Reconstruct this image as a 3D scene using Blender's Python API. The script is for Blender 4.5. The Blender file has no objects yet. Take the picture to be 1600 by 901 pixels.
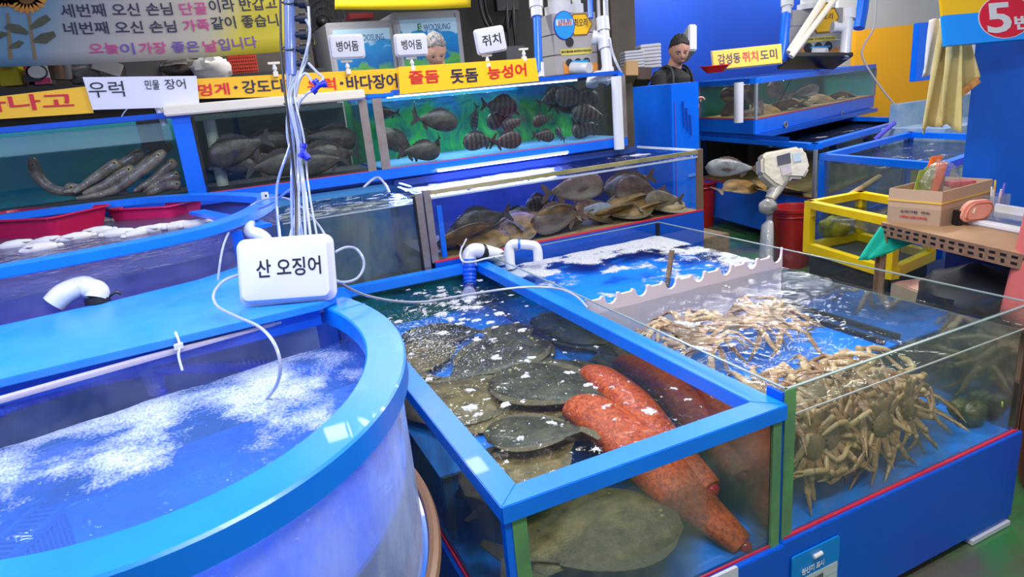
import bpy, bmesh, math, random
from mathutils import Vector, Matrix, noise
R = math.radians
random.seed(11)
SC = bpy.context.scene
COL = SC.collection
# ------------------------------------------------------------------ camera
F, PITCH, ROLL, YAW, H = 1027.0, R(16.55), R(5.45), R(23.53), 1.55
CW = Vector((0, 0, H))
def _axes():
    cp, sp = math.cos(PITCH), math.sin(PITCH)
    f = Vector((0, cp, -sp)); r = Vector((1, 0, 0)); u = Vector((0, sp, cp))
    c, s = math.cos(ROLL), math.sin(ROLL)
    r2 = c*r - s*u; u2 = s*r + c*u
    m = Matrix.Rotation(-YAW, 3, 'Z')
    return m @ r2, m @ u2, m @ f
RX, UX, FX = _axes()
def ray(x, y): return FX*F + RX*(x-800) - UX*(y-450)
def PZ(x, y, z): d = ray(x, y); return CW + d*((z-H)/d.z)
def PX(x, y, X): d = ray(x, y); return CW + d*(X/d.x)
def PY(x, y, Y): d = ray(x, y); return CW + d*(Y/d.y)
def PD(x, y, dep): return CW + ray(x, y)*(dep/F)
cam = bpy.data.cameras.new('camera'); co = bpy.data.objects.new('camera', cam); COL.objects.link(co)
cam.sensor_width = 36; cam.lens = 36*F/1600; cam.clip_start = .02
mm = Matrix((RX, UX, -FX)).transposed().to_4x4(); mm.translation = CW
co.matrix_world = mm
SC.camera = co
SC.view_settings.view_transform = 'Standard'; SC.view_settings.look = 'None'
SC.view_settings.gamma = 1; SC.view_settings.use_curve_mapping = False
SC.view_settings.exposure = 0.05

# ------------------------------------------------------------------ materials
def nodes(name):
    m = bpy.data.materials.new(name); m.use_nodes = True
    nt = m.node_tree; nt.nodes.clear()
    out = nt.nodes.new('ShaderNodeOutputMaterial')
    return m, nt, out
def N(nt, t, **kw):
    n = nt.nodes.new(t)
    for k, v in kw.items():
        if k in n.inputs: n.inputs[k].default_value = v
        else: setattr(n, k, v)
    return n
def rgba(c): return (c[0], c[1], c[2], 1)
def srgb(r, g, b):
    f = lambda v: (v/255/12.92 if v/255 < .04045 else ((v/255+.055)/1.055)**2.4)
    return (f(r), f(g), f(b))
def mat(name, col, rough=.5, metal=0, spec=.5, col2=None, scale=8, amount=.5, bump=0, bscale=60, coat=0, emis=None, estr=0, contrast=.25, trans=0, alpha=1):
    m, nt, out = nodes(name)
    b = N(nt, 'ShaderNodeBsdfPrincipled', Roughness=rough, Metallic=metal)
    b.inputs['Base Color'].default_value = rgba(col)
    b.inputs['Specular IOR Level'].default_value = spec
    b.inputs['Coat Weight'].default_value = coat
    b.inputs['Transmission Weight'].default_value = trans
    b.inputs['Alpha'].default_value = alpha
    nt.links.new(b.outputs[0], out.inputs[0])
    tc = N(nt, 'ShaderNodeTexCoord')
    if col2:
        nz = N(nt, 'ShaderNodeTexNoise', Scale=scale, Detail=6.0, Roughness=.6)
        nt.links.new(tc.outputs['Object'], nz.inputs['Vector'])
        rp = N(nt, 'ShaderNodeValToRGB')
        rp.color_ramp.elements[0].position = amount-contrast; rp.color_ramp.elements[1].position = amount+contrast
        rp.color_ramp.elements[0].color = rgba(col); rp.color_ramp.elements[1].color = rgba(col2)
        nt.links.new(nz.outputs['Fac'], rp.inputs[0]); nt.links.new(rp.outputs[0], b.inputs['Base Color'])
    if bump:
        nz = N(nt, 'ShaderNodeTexNoise', Scale=bscale, Detail=3.0)
        nt.links.new(tc.outputs['Object'], nz.inputs['Vector'])
        bp = N(nt, 'ShaderNodeBump', Strength=bump, Distance=.01)
        nt.links.new(nz.outputs['Fac'], bp.inputs['Height']); nt.links.new(bp.outputs[0], b.inputs['Normal'])
    if emis:
        b.inputs['Emission Color'].default_value = rgba(emis); b.inputs['Emission Strength'].default_value = estr
    return m
def glass_mat(name, tint, gl=.04, rough=.02, diff=0, dcol=(.8,.8,.9), bump=0, bscale=20, dirt_sheen=0, dirt_sheen_col=(.35,.35,.33), ior=1.45):
    # clear pane: transparent + fresnel gloss, optionally a little milky film / algae smears / painted sheen
    m, nt, out = nodes(name)
    tr = N(nt, 'ShaderNodeBsdfTransparent'); tr.inputs[0].default_value = rgba(tint)
    gs = N(nt, 'ShaderNodeBsdfGlossy', Roughness=rough)
    fr = N(nt, 'ShaderNodeFresnel', IOR=ior)
    mx = N(nt, 'ShaderNodeMixShader')
    # panes have two faces; faces seen from inside must not totally reflect
    geo = N(nt, 'ShaderNodeNewGeometry'); inv = N(nt, 'ShaderNodeMath', operation='SUBTRACT'); inv.inputs[0].default_value = 1.0
    nt.links.new(geo.outputs['Backfacing'], inv.inputs[1])
    mu = N(nt, 'ShaderNodeMath', operation='MULTIPLY')
    nt.links.new(fr.outputs[0], mu.inputs[0]); nt.links.new(inv.outputs[0], mu.inputs[1])
    nt.links.new(mu.outputs[0], mx.inputs[0]); nt.links.new(tr.outputs[0], mx.inputs[1]); nt.links.new(gs.outputs[0], mx.inputs[2])
    last = mx
    tc = N(nt, 'ShaderNodeTexCoord')
    if bump:
        nz = N(nt, 'ShaderNodeTexNoise', Scale=bscale, Detail=3.0)
        nt.links.new(tc.outputs['Object'], nz.inputs['Vector'])
        bp = N(nt, 'ShaderNodeBump', Strength=bump, Distance=.01)
        nt.links.new(nz.outputs['Fac'], bp.inputs['Height']); nt.links.new(bp.outputs[0], gs.inputs['Normal'])
    if diff or dirt_sheen:
        df = N(nt, 'ShaderNodeBsdfDiffuse'); df.inputs[0].default_value = rgba(dcol)
        m2 = N(nt, 'ShaderNodeMixShader'); m2.inputs[0].default_value = diff
        nt.links.new(last.outputs[0], m2.inputs[1]); nt.links.new(df.outputs[0], m2.inputs[2])
        if dirt_sheen:
            nz = N(nt, 'ShaderNodeTexNoise', Scale=7.0, Detail=5.0, Roughness=.65)
            mp = N(nt, 'ShaderNodeMapping'); mp.inputs['Scale'].default_value = (1, 1, .5)
            nt.links.new(tc.outputs['Object'], mp.inputs[0]); nt.links.new(mp.outputs[0], nz.inputs['Vector'])
            mr = N(nt, 'ShaderNodeMapRange'); mr.inputs[1].default_value = .4; mr.inputs[2].default_value = .75
            mr.inputs[3].default_value = diff; mr.inputs[4].default_value = diff+dirt_sheen
            nt.links.new(nz.outputs['Fac'], mr.inputs[0]); nt.links.new(mr.outputs[0], m2.inputs[0])
            df.inputs[0].default_value = rgba(dirt_sheen_col)
        last = m2
    nt.links.new(last.outputs[0], out.inputs[0])
    return m
def water_mat(name, tint, bump=.5, bscale=14, foamcol=(.68,.70,.73), fine=160, veil=0, veilcol=(.2,.3,.8), ior=1.33, soft=.42):
    m, nt, out = nodes(name)
    tr = N(nt, 'ShaderNodeBsdfTransparent'); tr.inputs[0].default_value = rgba(tint)
    gs = N(nt, 'ShaderNodeBsdfGlossy', Roughness=.03)
    fr = N(nt, 'ShaderNodeFresnel', IOR=ior)
    mx = N(nt, 'ShaderNodeMixShader')
    tc = N(nt, 'ShaderNodeTexCoord')
    nz = N(nt, 'ShaderNodeTexNoise', Scale=bscale, Detail=4.0, Distortion=.6)
    nt.links.new(tc.outputs['Object'], nz.inputs['Vector'])
    bp = N(nt, 'ShaderNodeBump', Strength=bump, Distance=.02)
    nt.links.new(nz.outputs['Fac'], bp.inputs['Height'])
    nt.links.new(bp.outputs[0], gs.inputs['Normal']); nt.links.new(bp.outputs[0], fr.inputs['Normal'])
    nt.links.new(fr.outputs[0], mx.inputs[0]); nt.links.new(tr.outputs[0], mx.inputs[1]); nt.links.new(gs.outputs[0], mx.inputs[2])
    last = mx
    if veil:
        dv = N(nt, 'ShaderNodeBsdfDiffuse'); dv.inputs[0].default_value = rgba(veilcol)
        mv = N(nt, 'ShaderNodeMixShader'); mv.inputs[0].default_value = veil
        nt.links.new(last.outputs[0], mv.inputs[1]); nt.links.new(dv.outputs[0], mv.inputs[2]); last = mv
    df = N(nt, 'ShaderNodeBsdfPrincipled', Roughness=.35)
    vo = N(nt, 'ShaderNodeTexVoronoi', Scale=float(fine)); vo.feature = 'F1'
    nt.links.new(tc.outputs['Object'], vo.inputs['Vector'])
    rp = N(nt, 'ShaderNodeValToRGB')
    rp.color_ramp.elements[0].position = .25; rp.color_ramp.elements[1].position = .75
    rp.color_ramp.elements[0].color = rgba(foamcol); rp.color_ramp.elements[1].color = rgba([c*.45 for c in foamcol])
    nt.links.new(vo.outputs['Distance'], rp.inputs[0]); nt.links.new(rp.outputs[0], df.inputs['Base Color'])
    b2 = N(nt, 'ShaderNodeBump', Strength=.5, Distance=.004); b2.invert = True
    nt.links.new(vo.outputs['Distance'], b2.inputs['Height']); nt.links.new(b2.outputs[0], df.inputs['Normal'])
    at = N(nt, 'ShaderNodeAttribute', attribute_name='foam')
    # break the foam edge into bubbles
    v2 = N(nt, 'ShaderNodeTexVoronoi', Scale=float(fine)*.6)
    nt.links.new(tc.outputs['Object'], v2.inputs['Vector'])
    ad = N(nt, 'ShaderNodeMath', operation='ADD'); sb = N(nt, 'ShaderNodeMath', operation='MULTIPLY'); sb.inputs[1].default_value = -.5
    nt.links.new(v2.outputs['Distance'], sb.inputs[0]); nt.links.new(at.outputs['Fac'], ad.inputs[0]); nt.links.new(sb.outputs[0], ad.inputs[1])
    mr = N(nt, 'ShaderNodeMapRange'); mr.inputs[1].default_value = .12; mr.inputs[2].default_value = soft
    nt.links.new(ad.outputs[0], mr.inputs[0])
    mf = N(nt, 'ShaderNodeMixShader')
    nt.links.new(mr.outputs[0], mf.inputs[0]); nt.links.new(last.outputs[0], mf.inputs[1]); nt.links.new(df.outputs[0], mf.inputs[2])
    nt.links.new(mf.outputs[0], out.inputs[0])
    return m
def fish_mat(name, c1, c2, stripes=None, sscale=9, rough=.35, scale=14, belly=None):
    m, nt, out = nodes(name)
    b = N(nt, 'ShaderNodeBsdfPrincipled', Roughness=rough)
    nt.links.new(b.outputs[0], out.inputs[0])
    tc = N(nt, 'ShaderNodeTexCoord')
    nz = N(nt, 'ShaderNodeTexNoise', Scale=scale, Detail=8.0, Roughness=.7)
    nt.links.new(tc.outputs['Object'], nz.inputs['Vector'])
    rp = N(nt, 'ShaderNodeValToRGB')
    rp.color_ramp.elements[0].position = .36; rp.color_ramp.elements[1].position = .64
    rp.color_ramp.elements[0].color = rgba(c1); rp.color_ramp.elements[1].color = rgba(c2)
    nt.links.new(nz.outputs['Fac'], rp.inputs[0])
    last = rp.outputs[0]
    if stripes:
        wv = N(nt, 'ShaderNodeTexWave', Scale=float(sscale), Distortion=1.2); wv.bands_direction = 'X'
        nt.links.new(tc.outputs['Object'], wv.inputs['Vector'])
        r2 = N(nt, 'ShaderNodeValToRGB'); r2.color_ramp.elements[0].position = .45; r2.color_ramp.elements[1].position = .62
        nt.links.new(wv.outputs['Fac'], r2.inputs[0])
        mx = N(nt, 'ShaderNodeMix', data_type='RGBA')
        nt.links.new(r2.outputs[0], mx.inputs[0]); nt.links.new(last, mx.inputs[6]); mx.inputs[7].default_value = rgba(stripes)
        last = mx.outputs[2]
    if belly:
        sx = N(nt, 'ShaderNodeSeparateXYZ'); nt.links.new(tc.outputs['Object'], sx.inputs[0])
        mr = N(nt, 'ShaderNodeMapRange'); mr.inputs[1].default_value = -.01; mr.inputs[2].default_value = -.045
        nt.links.new(sx.outputs['Z'], mr.inputs[0])
        mx = N(nt, 'ShaderNodeMix', data_type='RGBA')
        nt.links.new(mr.outputs[0], mx.inputs[0]); nt.links.new(last, mx.inputs[6]); mx.inputs[7].default_value = rgba(belly)
        last = mx.outputs[2]
    nt.links.new(last, b.inputs['Base Color'])
    vo = N(nt, 'ShaderNodeTexVoronoi', Scale=140.0)
    nt.links.new(tc.outputs['Object'], vo.inputs['Vector'])
    bp = N(nt, 'ShaderNodeBump', Strength=.35, Distance=.003)
    nt.links.new(vo.outputs['Distance'], bp.inputs['Height']); nt.links.new(bp.outputs[0], b.inputs['Normal'])
    return m
M = {}
M['rim'] = mat('rim_blue', (.0, .15, .74), .34, col2=(.0, .20, .82), scale=5, bump=.04, bscale=40, coat=.12)
M['board'] = mat('board_blue', (.0, .075, .50), .3, col2=(.0, .09, .58), scale=3)
M['framerow'] = mat('frame_blue', (.0, .12, .72), .3, col2=(.0, .15, .80), scale=6)
M['wallblue'] = mat('wall_blue', (.0, .06, .48), .5, col2=(.0, .05, .40), scale=1.2)
M['floorpad'] = mat('tank_floor_blue', (.0, .21, .84), .45)
M['glass'] = glass_mat('clear_glass', (.95, .98, .97), rough=.02)
M['glasscrab'] = glass_mat('crab_tank_front_glass', (.92, .95, .92), rough=.03, diff=.03, dirt_sheen=.22, dirt_sheen_col=(.30, .30, .24))  # grey-olive patches also paint the murky mirrored zone below the waterline
M['glassdirty'] = glass_mat('used_glass', (.90, .95, .93), rough=.04, dirt_sheen=.42, dirt_sheen_col=(.28, .29, .25))
M['glassgrey'] = glass_mat('stained_murk_glass', (.86, .92, .90), rough=.04, diff=.05, dirt_sheen=.45, dirt_sheen_col=(.20, .22, .18))  # water stains plus painted grey standing in for murky reflections
M['mirrorwall'] = mat('internal_reflection_mirror', (.46,.54,.56), .08, metal=.85, col2=(.24,.28,.24), scale=5)  # grey-green mirror standing in for total internal reflection under water
M['glassedge'] = mat('glass_edge_green', (.07, .16, .09), .12, col2=(.14, .34, .10), scale=9, coat=.5)
M['acryl'] = glass_mat('lavender_acrylic', (.84, .90, 1.0), rough=.05, diff=.22, dirt_sheen=.45, dirt_sheen_col=(.50, .60, .92), bump=.5, bscale=14)  # pale lavender patches paint glints and bubbles into the wall
M['acryl2'] = glass_mat('violet_acrylic', (.86, .86, .97), rough=.05, diff=.03, dirt_sheen=.12, dirt_sheen_col=(.36, .42, .75), bump=.2, bscale=20)
M['steel'] = mat('steel', (.42, .38, .36), .35, metal=.7, col2=(.30, .22, .19), scale=12)
M['black'] = mat('black', (.008, .008, .01), .4)
M['dark'] = mat('dark', (.02, .02, .025), .6)
M['pvc'] = mat('white_pvc', (.62, .62, .64), .25, coat=.3)
M['styro'] = mat('styrofoam', (.57, .57, .62), .55, bump=.06, bscale=300)
M['cream'] = mat('cream_plastic', (.75, .68, .55), .5, bump=.03)
M['yellow'] = mat('sign_yellow', (.90, .50, .005), .45)
M['red'] = mat('letter_red', (.62, .005, .02), .5)
M['navy'] = mat('letter_navy', (.012, .012, .06), .5)
M['ink'] = mat('marker_ink', (.006, .006, .010), .5)
M['white'] = mat('white', (.66, .66, .66), .5)
M['pink'] = mat('letter_magenta', (.60, .05, .28), .5)
M['purple'] = mat('letter_violet', (.16, .07, .42), .5)
M['tubing'] = mat('clear_tubing', (.48, .52, .62), .18, trans=.3)
M['tubeblue'] = mat('blue_tinted_tubing', (.28, .38, .80), .15, trans=.3)
M['hose'] = mat('blue_hose', (.01, .10, .70), .3)
M['conn'] = mat('connector_blue', (.01, .02, .45), .3)
M['wood'] = mat('driftwood', (.14, .08, .04), .8, col2=(.26, .17, .09), scale=30, bump=.3)
M['redplastic'] = mat('red_plastic', (.42, .015, .012), .35)
M['pinkplastic'] = mat('pink_plastic', (.72, .02, .12), .3)
M['ytank'] = mat('yellow_frame', (.85, .60, .0), .35, col2=(.75, .45, .0), scale=6)
M['grey'] = mat('grey_plastic', (.42, .40, .40), .35)
M['card'] = mat('cardboard', (.50, .34, .22), .8, col2=(.46, .31, .20), scale=4)
M['rust'] = mat('rusty_steel', (.16, .075, .04), .7, col2=(.26, .15, .09), scale=30, bump=.2)
M['teal'] = mat('teal_cloth', (.0, .42, .28), .8)
M['skin'] = mat('skin', (.46, .24, .16), .5, spec=.35)
M['skin2'] = mat('skin_pale', (.58, .33, .24), .5, spec=.35)
M['towel'] = mat('yellow_towel', (.72, .60, .25), .95, col2=(.62, .50, .18), scale=20, bump=.5, bscale=400)
M['led'] = mat('led_strip', (.5, .6, 1), .5, emis=(.25, .32, 1.0), estr=45)
M['redline'] = mat('red_sealant', (.55, .02, .05), .4)

# ------------------------------------------------------------------ mesh builder
class MB:
    def __init__(s): s.v = []; s.f = []
    def add(s, vs, fs):
        o = len(s.v); s.v += [Vector(v) for v in vs]; s.f += [tuple(i+o for i in f) for f in fs]; return s
    def box(s, a, b):
        x0, y0, z0 = a; x1, y1, z1 = b
        return s.add([(x0,y0,z0),(x1,y0,z0),(x1,y1,z0),(x0,y1,z0),(x0,y0,z1),(x1,y0,z1),(x1,y1,z1),(x0,y1,z1)],
                     [(0,3,2,1),(4,5,6,7),(0,1,5,4),(1,2,6,5),(2,3,7,6),(3,0,4,7)])
    def obox(s, c, ex, ey, ez):   # centre and three half-axis vectors
        c, ex, ey, ez = map(Vector, (c, ex, ey, ez))
        if ex.cross(ey).dot(ez) < 0: ex = -ex
        vs = [c+ex*a+ey*b+ez*d for d in (-1,1) for a, b in ((-1,-1),(1,-1),(1,1),(-1,1))]
        return s.add(vs, [(0,3,2,1),(4,5,6,7),(0,1,5,4),(1,2,6,5),(2,3,7,6),(3,0,4,7)])
    def bar(s, p, q, w, h):       # box beam from p to q, width w horizontally, height h
        p, q = Vector(p), Vector(q); d = (q-p).normalized(); up = Vector((0,0,1))
        if abs(d.z) > .9: up = Vector((0,1,0))
        sd = d.cross(up).normalized(); u2 = sd.cross(d)
        return s.obox((p+q)/2, (q-p)/2, sd*w/2, u2*h/2)
    def prism(s, poly, z0, z1):
        n = len(poly)
        a = sum(poly[i][0]*poly[(i+1)%n][1]-poly[(i+1)%n][0]*poly[i][1] for i in range(n))
        if a < 0: poly = poly[::-1]
        vs = [(p[0],p[1],z0) for p in poly]+[(p[0],p[1],z1) for p in poly]
        fs = [tuple(range(n))[::-1], tuple(range(n,2*n))]+[(i,(i+1)%n,(i+1)%n+n,i+n) for i in range(n)]
        return s.add(vs, fs)
    def plate(s, poly, o, ex, ey, t):   # 2-D polygon on plane o,ex,ey with thickness t along ex x ey
        o, ex, ey = map(Vector, (o, ex, ey)); nn = ex.cross(ey).normalized()*t
        n = len(poly)
        a = sum(poly[i][0]*poly[(i+1)%n][1]-poly[(i+1)%n][0]*poly[i][1] for i in range(n))
        if a < 0: poly = poly[::-1]
        b = [o+ex*p[0]+ey*p[1] for p in poly]
        vs = [p-nn/2 for p in b]+[p+nn/2 for p in b]
        fs = [tuple(range(n))[::-1], tuple(range(n,2*n))]+[(i,(i+1)%n,(i+1)%n+n,i+n) for i in range(n)]
        return s.add(vs, fs)
    def wall(s, outer, inner, z0, z1):   # ring between two closed outlines (same count)
        n = len(outer)
        vs = [(p[0],p[1],z0) for p in outer]+[(p[0],p[1],z1) for p in outer]+[(p[0],p[1],z0) for p in inner]+[(p[0],p[1],z1) for p in inner]
        fs = []
        for i in range(n):
            j = (i+1) % n
            fs += [(i,j,n+j,n+i),(2*n+j,2*n+i,3*n+i,3*n+j),(n+i,n+j,3*n+j,3*n+i),(j,i,2*n+i,2*n+j)]
        return s.add(vs, fs)
    def tube(s, pts, r, seg=10, caps=True, flat=1.0, closed=False):
        pts = [Vector(p) for p in pts]; n = len(pts)
        rs = r if isinstance(r, (list, tuple)) else [r]*n
        vs = []; up = None
        for i, p in enumerate(pts):
            if closed: d = pts[(i+1)%n]-pts[i-1]
            else: d = pts[min(i+1,n-1)]-pts[max(i-1,0)]
            d.normalize()
            if up is None: up = Vector((0,0,1)) if abs(d.z) < .9 else Vector((1,0,0))
            sd = d.cross(up)
            if sd.length < 1e-6: sd = d.orthogonal()
            sd.normalize(); up = sd.cross(d).normalized()
            for k in range(seg):
                a = 2*math.pi*k/seg
                vs.append(p+sd*math.cos(a)*rs[i]+up*math.sin(a)*rs[i]*flat)
        fs = []
        m = n if closed else n-1
        for i in range(m):
            for k in range(seg):
                a, b = i*seg+k, i*seg+(k+1)%seg; c, d2 = ((i+1)%n)*seg+(k+1)%seg, ((i+1)%n)*seg+k
                fs.append((a,d2,c,b))
        if caps and not closed:
            fs.append(tuple(range(seg))); fs.append(tuple((n-1)*seg+k for k in range(seg))[::-1])
        return s.add(vs, fs)
    def lathe(s, prof, c=(0,0,0), seg=24, ax=None):   # profile of (r,z)
        c = Vector(c); vs = []; n = len(prof)
        for r, z in prof:
            for k in range(seg):
                a = 2*math.pi*k/seg; vs.append(c+Vector((r*math.cos(a), r*math.sin(a), z)))
        fs = [(i*seg+k, i*seg+(k+1)%seg, (i+1)*seg+(k+1)%seg, (i+1)*seg+k) for i in range(n-1) for k in range(seg)]
        return s.add(vs, fs)
    def ell(s, c, r, seg=20, rings=12, rot=None, fn=None):
        c = Vector(c); vs = []
        for i in range(rings+1):
            th = math.pi*i/rings
            for k in range(seg):
                a = 2*math.pi*k/seg
                u = Vector((math.sin(th)*math.cos(a), math.sin(th)*math.sin(a), math.cos(th)))
                p = Vector((u.x*r[0], u.y*r[1], u.z*r[2]))
                if fn: p = fn(p, u)
                if rot: p = rot @ p
                vs.append(c+p)
        fs = [(i*seg+k, (i+1)*seg+k, (i+1)*seg+(k+1)%seg, i*seg+(k+1)%seg) for i in range(rings) for k in range(seg)]
        return s.add(vs, fs)
    def xf(s, m):
        s.v = [m @ v for v in s.v]; return s
    def build(s, name, material, parent=None, smooth=False, bevel=0, loc=None, subsurf=0):
        me = bpy.data.meshes.new(name); me.from_pydata([tuple(v) for v in s.v], [], s.f)
        bm = bmesh.new(); bm.from_mesh(me); bmesh.ops.remove_doubles(bm, verts=bm.verts, dist=1e-5)
        bmesh.ops.recalc_face_normals(bm, faces=bm.faces)
        if bevel:
            bmesh.ops.bevel(bm, geom=[e for e in bm.edges if e.is_manifold and e.calc_face_angle(0) > .6], offset=bevel, segments=2, affect='EDGES', clamp_overlap=True)
        if subsurf:
            bmesh.ops.subdivide_edges(bm, edges=bm.edges, cuts=1, use_grid_fill=True, smooth=1)
        if smooth:
            for f in bm.faces: f.smooth = True
        bm.to_mesh(me); bm.free()
        if smooth:
            try: me.set_sharp_from_angle(angle=R(40))
            except Exception: pass
        me.materials.append(M[material] if isinstance(material, str) else material)
        o = bpy.data.objects.new(name, me); COL.objects.link(o)
        if loc is not None:      # geometry given in world space, origin moved to loc
            me.transform(Matrix.Translation(-Vector(loc))); o.location = loc
        if parent: put(o, parent)
        return o
def put(o, parent):
    # parent sits at its location only (no rotation yet) when parts are built
    o.parent = parent
    if parent.get('_world'): o.matrix_parent_inverse = Matrix.Translation(-Vector(parent['_org']))
    return o
def tag(o, label, cat, group=None, kind=None):
    if label: o['label'] = label
    if cat: o['category'] = cat
    if group: o['group'] = group
    if kind: o['kind'] = kind
    return o
def thing(name, label, cat, loc=(0,0,0), group=None, world=True):
    # empty at the base; world=True: its parts are modelled in world coordinates
    o = bpy.data.objects.new(name, None); COL.objects.link(o)
    o.empty_display_size = .05; o.location = loc
    if world: o['_world'] = 1; o['_org'] = tuple(loc)
    return tag(o, label, cat, group)
def kids(o): return [c for c in bpy.data.objects if c.parent == o]
def copy_tree(o, parent=None):
    c = o.copy(); COL.objects.link(c); c.parent = parent
    for ch in kids(o): copy_tree(ch, c)
    return c
def meshes_below(o):
    out = []
    for c in kids(o):
        if c.type == 'MESH': out.append(c)
        out += meshes_below(c)
    return out
_bbc = {}
def fit_inside(o, lo, hi):
    # slide (and if need be shrink) an animal so that it stays within its tank
    key = tuple(c.data.name for c in meshes_below(o))
    if key not in _bbc: _bbc[key] = [v.co.copy() for c in meshes_below(o) for v in c.data.vertices][::2]
    vs = _bbc[key]
    for it in range(3):
        m = Matrix.LocRotScale(o.location, o.rotation_euler, o.scale); w = [m @ v for v in vs]
        mn = [min(p[i] for p in w) for i in range(3)]; mx = [max(p[i] for p in w) for i in range(3)]
        k = min(1, *[(hi[i]-lo[i])/(mx[i]-mn[i]) for i in range(3)])
        if k < 1: o.scale = o.scale*(k*.98); continue
        for i in range(3):
            if mn[i] < lo[i]: o.location[i] += lo[i]-mn[i]
            elif mx[i] > hi[i]: o.location[i] -= mx[i]-hi[i]
        break
def structure(o): o['kind'] = 'structure'; return o

def spl(pts, n=8, closed=False):
    pts = [Vector(p) for p in pts]; out = []; m = len(pts)
    for i in range(m if closed else m-1):
        if closed: p0, p1, p2, p3 = pts[i-1], pts[i], pts[(i+1)%m], pts[(i+2)%m]
        else: p0, p1, p2, p3 = pts[max(i-1,0)], pts[i], pts[i+1], pts[min(i+2,m-1)]
        for k in range(n):
            t = k/n
            out.append(.5*((2*p1)+(-p0+p2)*t+(2*p0-5*p1+4*p2-p3)*t*t+(-p0+3*p1-3*p2+p3)*t**3))
    if not closed: out.append(pts[-1])
    return out
def inset(poly, d):
    n = len(poly); out = []
    P = [Vector((p[0], p[1])) for p in poly]
    area = sum(P[i].x*P[(i+1)%n].y-P[(i+1)%n].x*P[i].y for i in range(n)); sg = 1 if area > 0 else -1
    for i in range(n):
        a, b, c = P[i-1], P[i], P[(i+1)%n]
        e1 = (b-a).normalized(); e2 = (c-b).normalized()
        n1 = Vector((-e1.y, e1.x))*sg; n2 = Vector((-e2.y, e2.x))*sg
        m = (n1+n2).normalized(); k = max(m.dot(n1), .35)
        out.append(b+m*d/k)
    return out
def fbm(x, y, z=0, o=4):
    return noise.fractal(Vector((x, y, z)), 1.0, 2.0, o)
def sstep(a, b, x):
    t = max(0, min(1, (x-a)/(b-a))); return t*t*(3-2*t)

# ------------------------------------------------------------------ writing
_fc = {}
def text(s, o, ex, ey, height, material, parent, width=None, bold=0.0, align='L', thick=.0015, name='lettering', shear=0.0):
    """lettering as a raised mesh: o = lower-left of the line, ex/ey unit directions, fitted to height (and width)"""
    ex, ey, o = Vector(ex).normalized(), Vector(ey).normalized(), Vector(o)
    cu = bpy.data.curves.new('t', 'FONT'); cu.body = s; cu.size = 1; cu.offset = bold; cu.extrude = 0
    cu.resolution_u = 3; cu.shear = shear
    ob = bpy.data.objects.new('t', cu); COL.objects.link(ob)
    dg = bpy.context.evaluated_depsgraph_get(); dg.update()
    me = bpy.data.meshes.new_from_object(ob.evaluated_get(dg))
    bpy.data.objects.remove(ob); bpy.data.curves.remove(cu)
    if not len(me.vertices): return None
    xs = [v.co.x for v in me.vertices]; ys = [v.co.y for v in me.vertices]
    x0, x1, y0, y1 = min(xs), max(xs), min(ys), max(ys)
    sy = height/(y1-y0); sx = width/(x1-x0) if width else sy
    nn = ex.cross(ey)
    for v in me.vertices:
        c = v.co.copy(); v.co = o+ex*(c.x-x0)*sx+ey*(c.y-y0)*sy
    bm = bmesh.new(); bm.from_mesh(me)
    r = bmesh.ops.extrude_face_region(bm, geom=bm.faces[:])
    for g in r['geom']:
        if isinstance(g, bmesh.types.BMVert): g.co += nn*thick
    bmesh.ops.recalc_face_normals(bm, faces=bm.faces)
    for f in bm.faces: f.smooth = False
    bm.to_mesh(me); bm.free(); me.name = name
    me.materials.clear(); me.materials.append(M[material])
    t = bpy.data.objects.new(name, me); COL.objects.link(t)
    if parent: put(t, parent)
    return t
# ================================================================== THE MIDDLE TANK (flounders)
def water(name, label, poly_or_rect, z, material, foam, res=.012, parent=None, holes=None, wave=.0025):
    x0, x1, y0, y1 = poly_or_rect
    nx = max(2, int((x1-x0)/res)); ny = max(2, int((y1-y0)/res))
    vs = []; at = []
    for j in range(ny+1):
        for i in range(nx+1):
            x = x0+(x1-x0)*i/nx; y = y0+(y1-y0)*j/ny
            f = foam(x, y)
            vs.append((x, y, z+wave*fbm(x*12, y*12, 3)+.004*max(0, min(f, 1)))); at.append(f)
    fs = [(j*(nx+1)+i, j*(nx+1)+i+1, (j+1)*(nx+1)+i+1, (j+1)*(nx+1)+i) for j in range(ny) for i in range(nx)]
    return _water(name, label, vs, fs, at, material)
def water_radial(name, label, outline, z, material, foam, rings=60, wave=.003):
    n = len(outline); cx = sum(p[0] for p in outline)/n; cy = sum(p[1] for p in outline)/n
    vs = [(cx, cy, z)]; at = [foam(cx, cy)]
    for k in range(1, rings+1):
        for p in outline:
            x = cx+(p[0]-cx)*k/rings; y = cy+(p[1]-cy)*k/rings; f = foam(x, y)
            vs.append((x, y, z+wave*fbm(x*9, y*9, 1)+.004*max(0, min(f, 1)))); at.append(f)
    fs = [(0, 1+i, 1+(i+1)%n) for i in range(n)]
    for k in range(rings-1):
        for i in range(n):
            a = 1+k*n+i; b = 1+k*n+(i+1)%n; fs.append((a, a+n, b+n, b))
    return _water(name, label, vs, fs, at, material)
def _water(name, label, vs, fs, at, material):
    me = bpy.data.meshes.new(name); me.from_pydata(vs, [], fs)
    for p in me.polygons: p.use_smooth = True
    a = me.attributes.new('foam', 'FLOAT', 'POINT'); a.data.foreach_set('value', at)
    me.materials.append(M[material])
    # face up
    if me.polygons[0].normal.z < 0: me.flip_normals()
    o = bpy.data.objects.new(name, me); COL.objects.link(o)
    return tag(o, label, 'water', kind='stuff')

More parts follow.
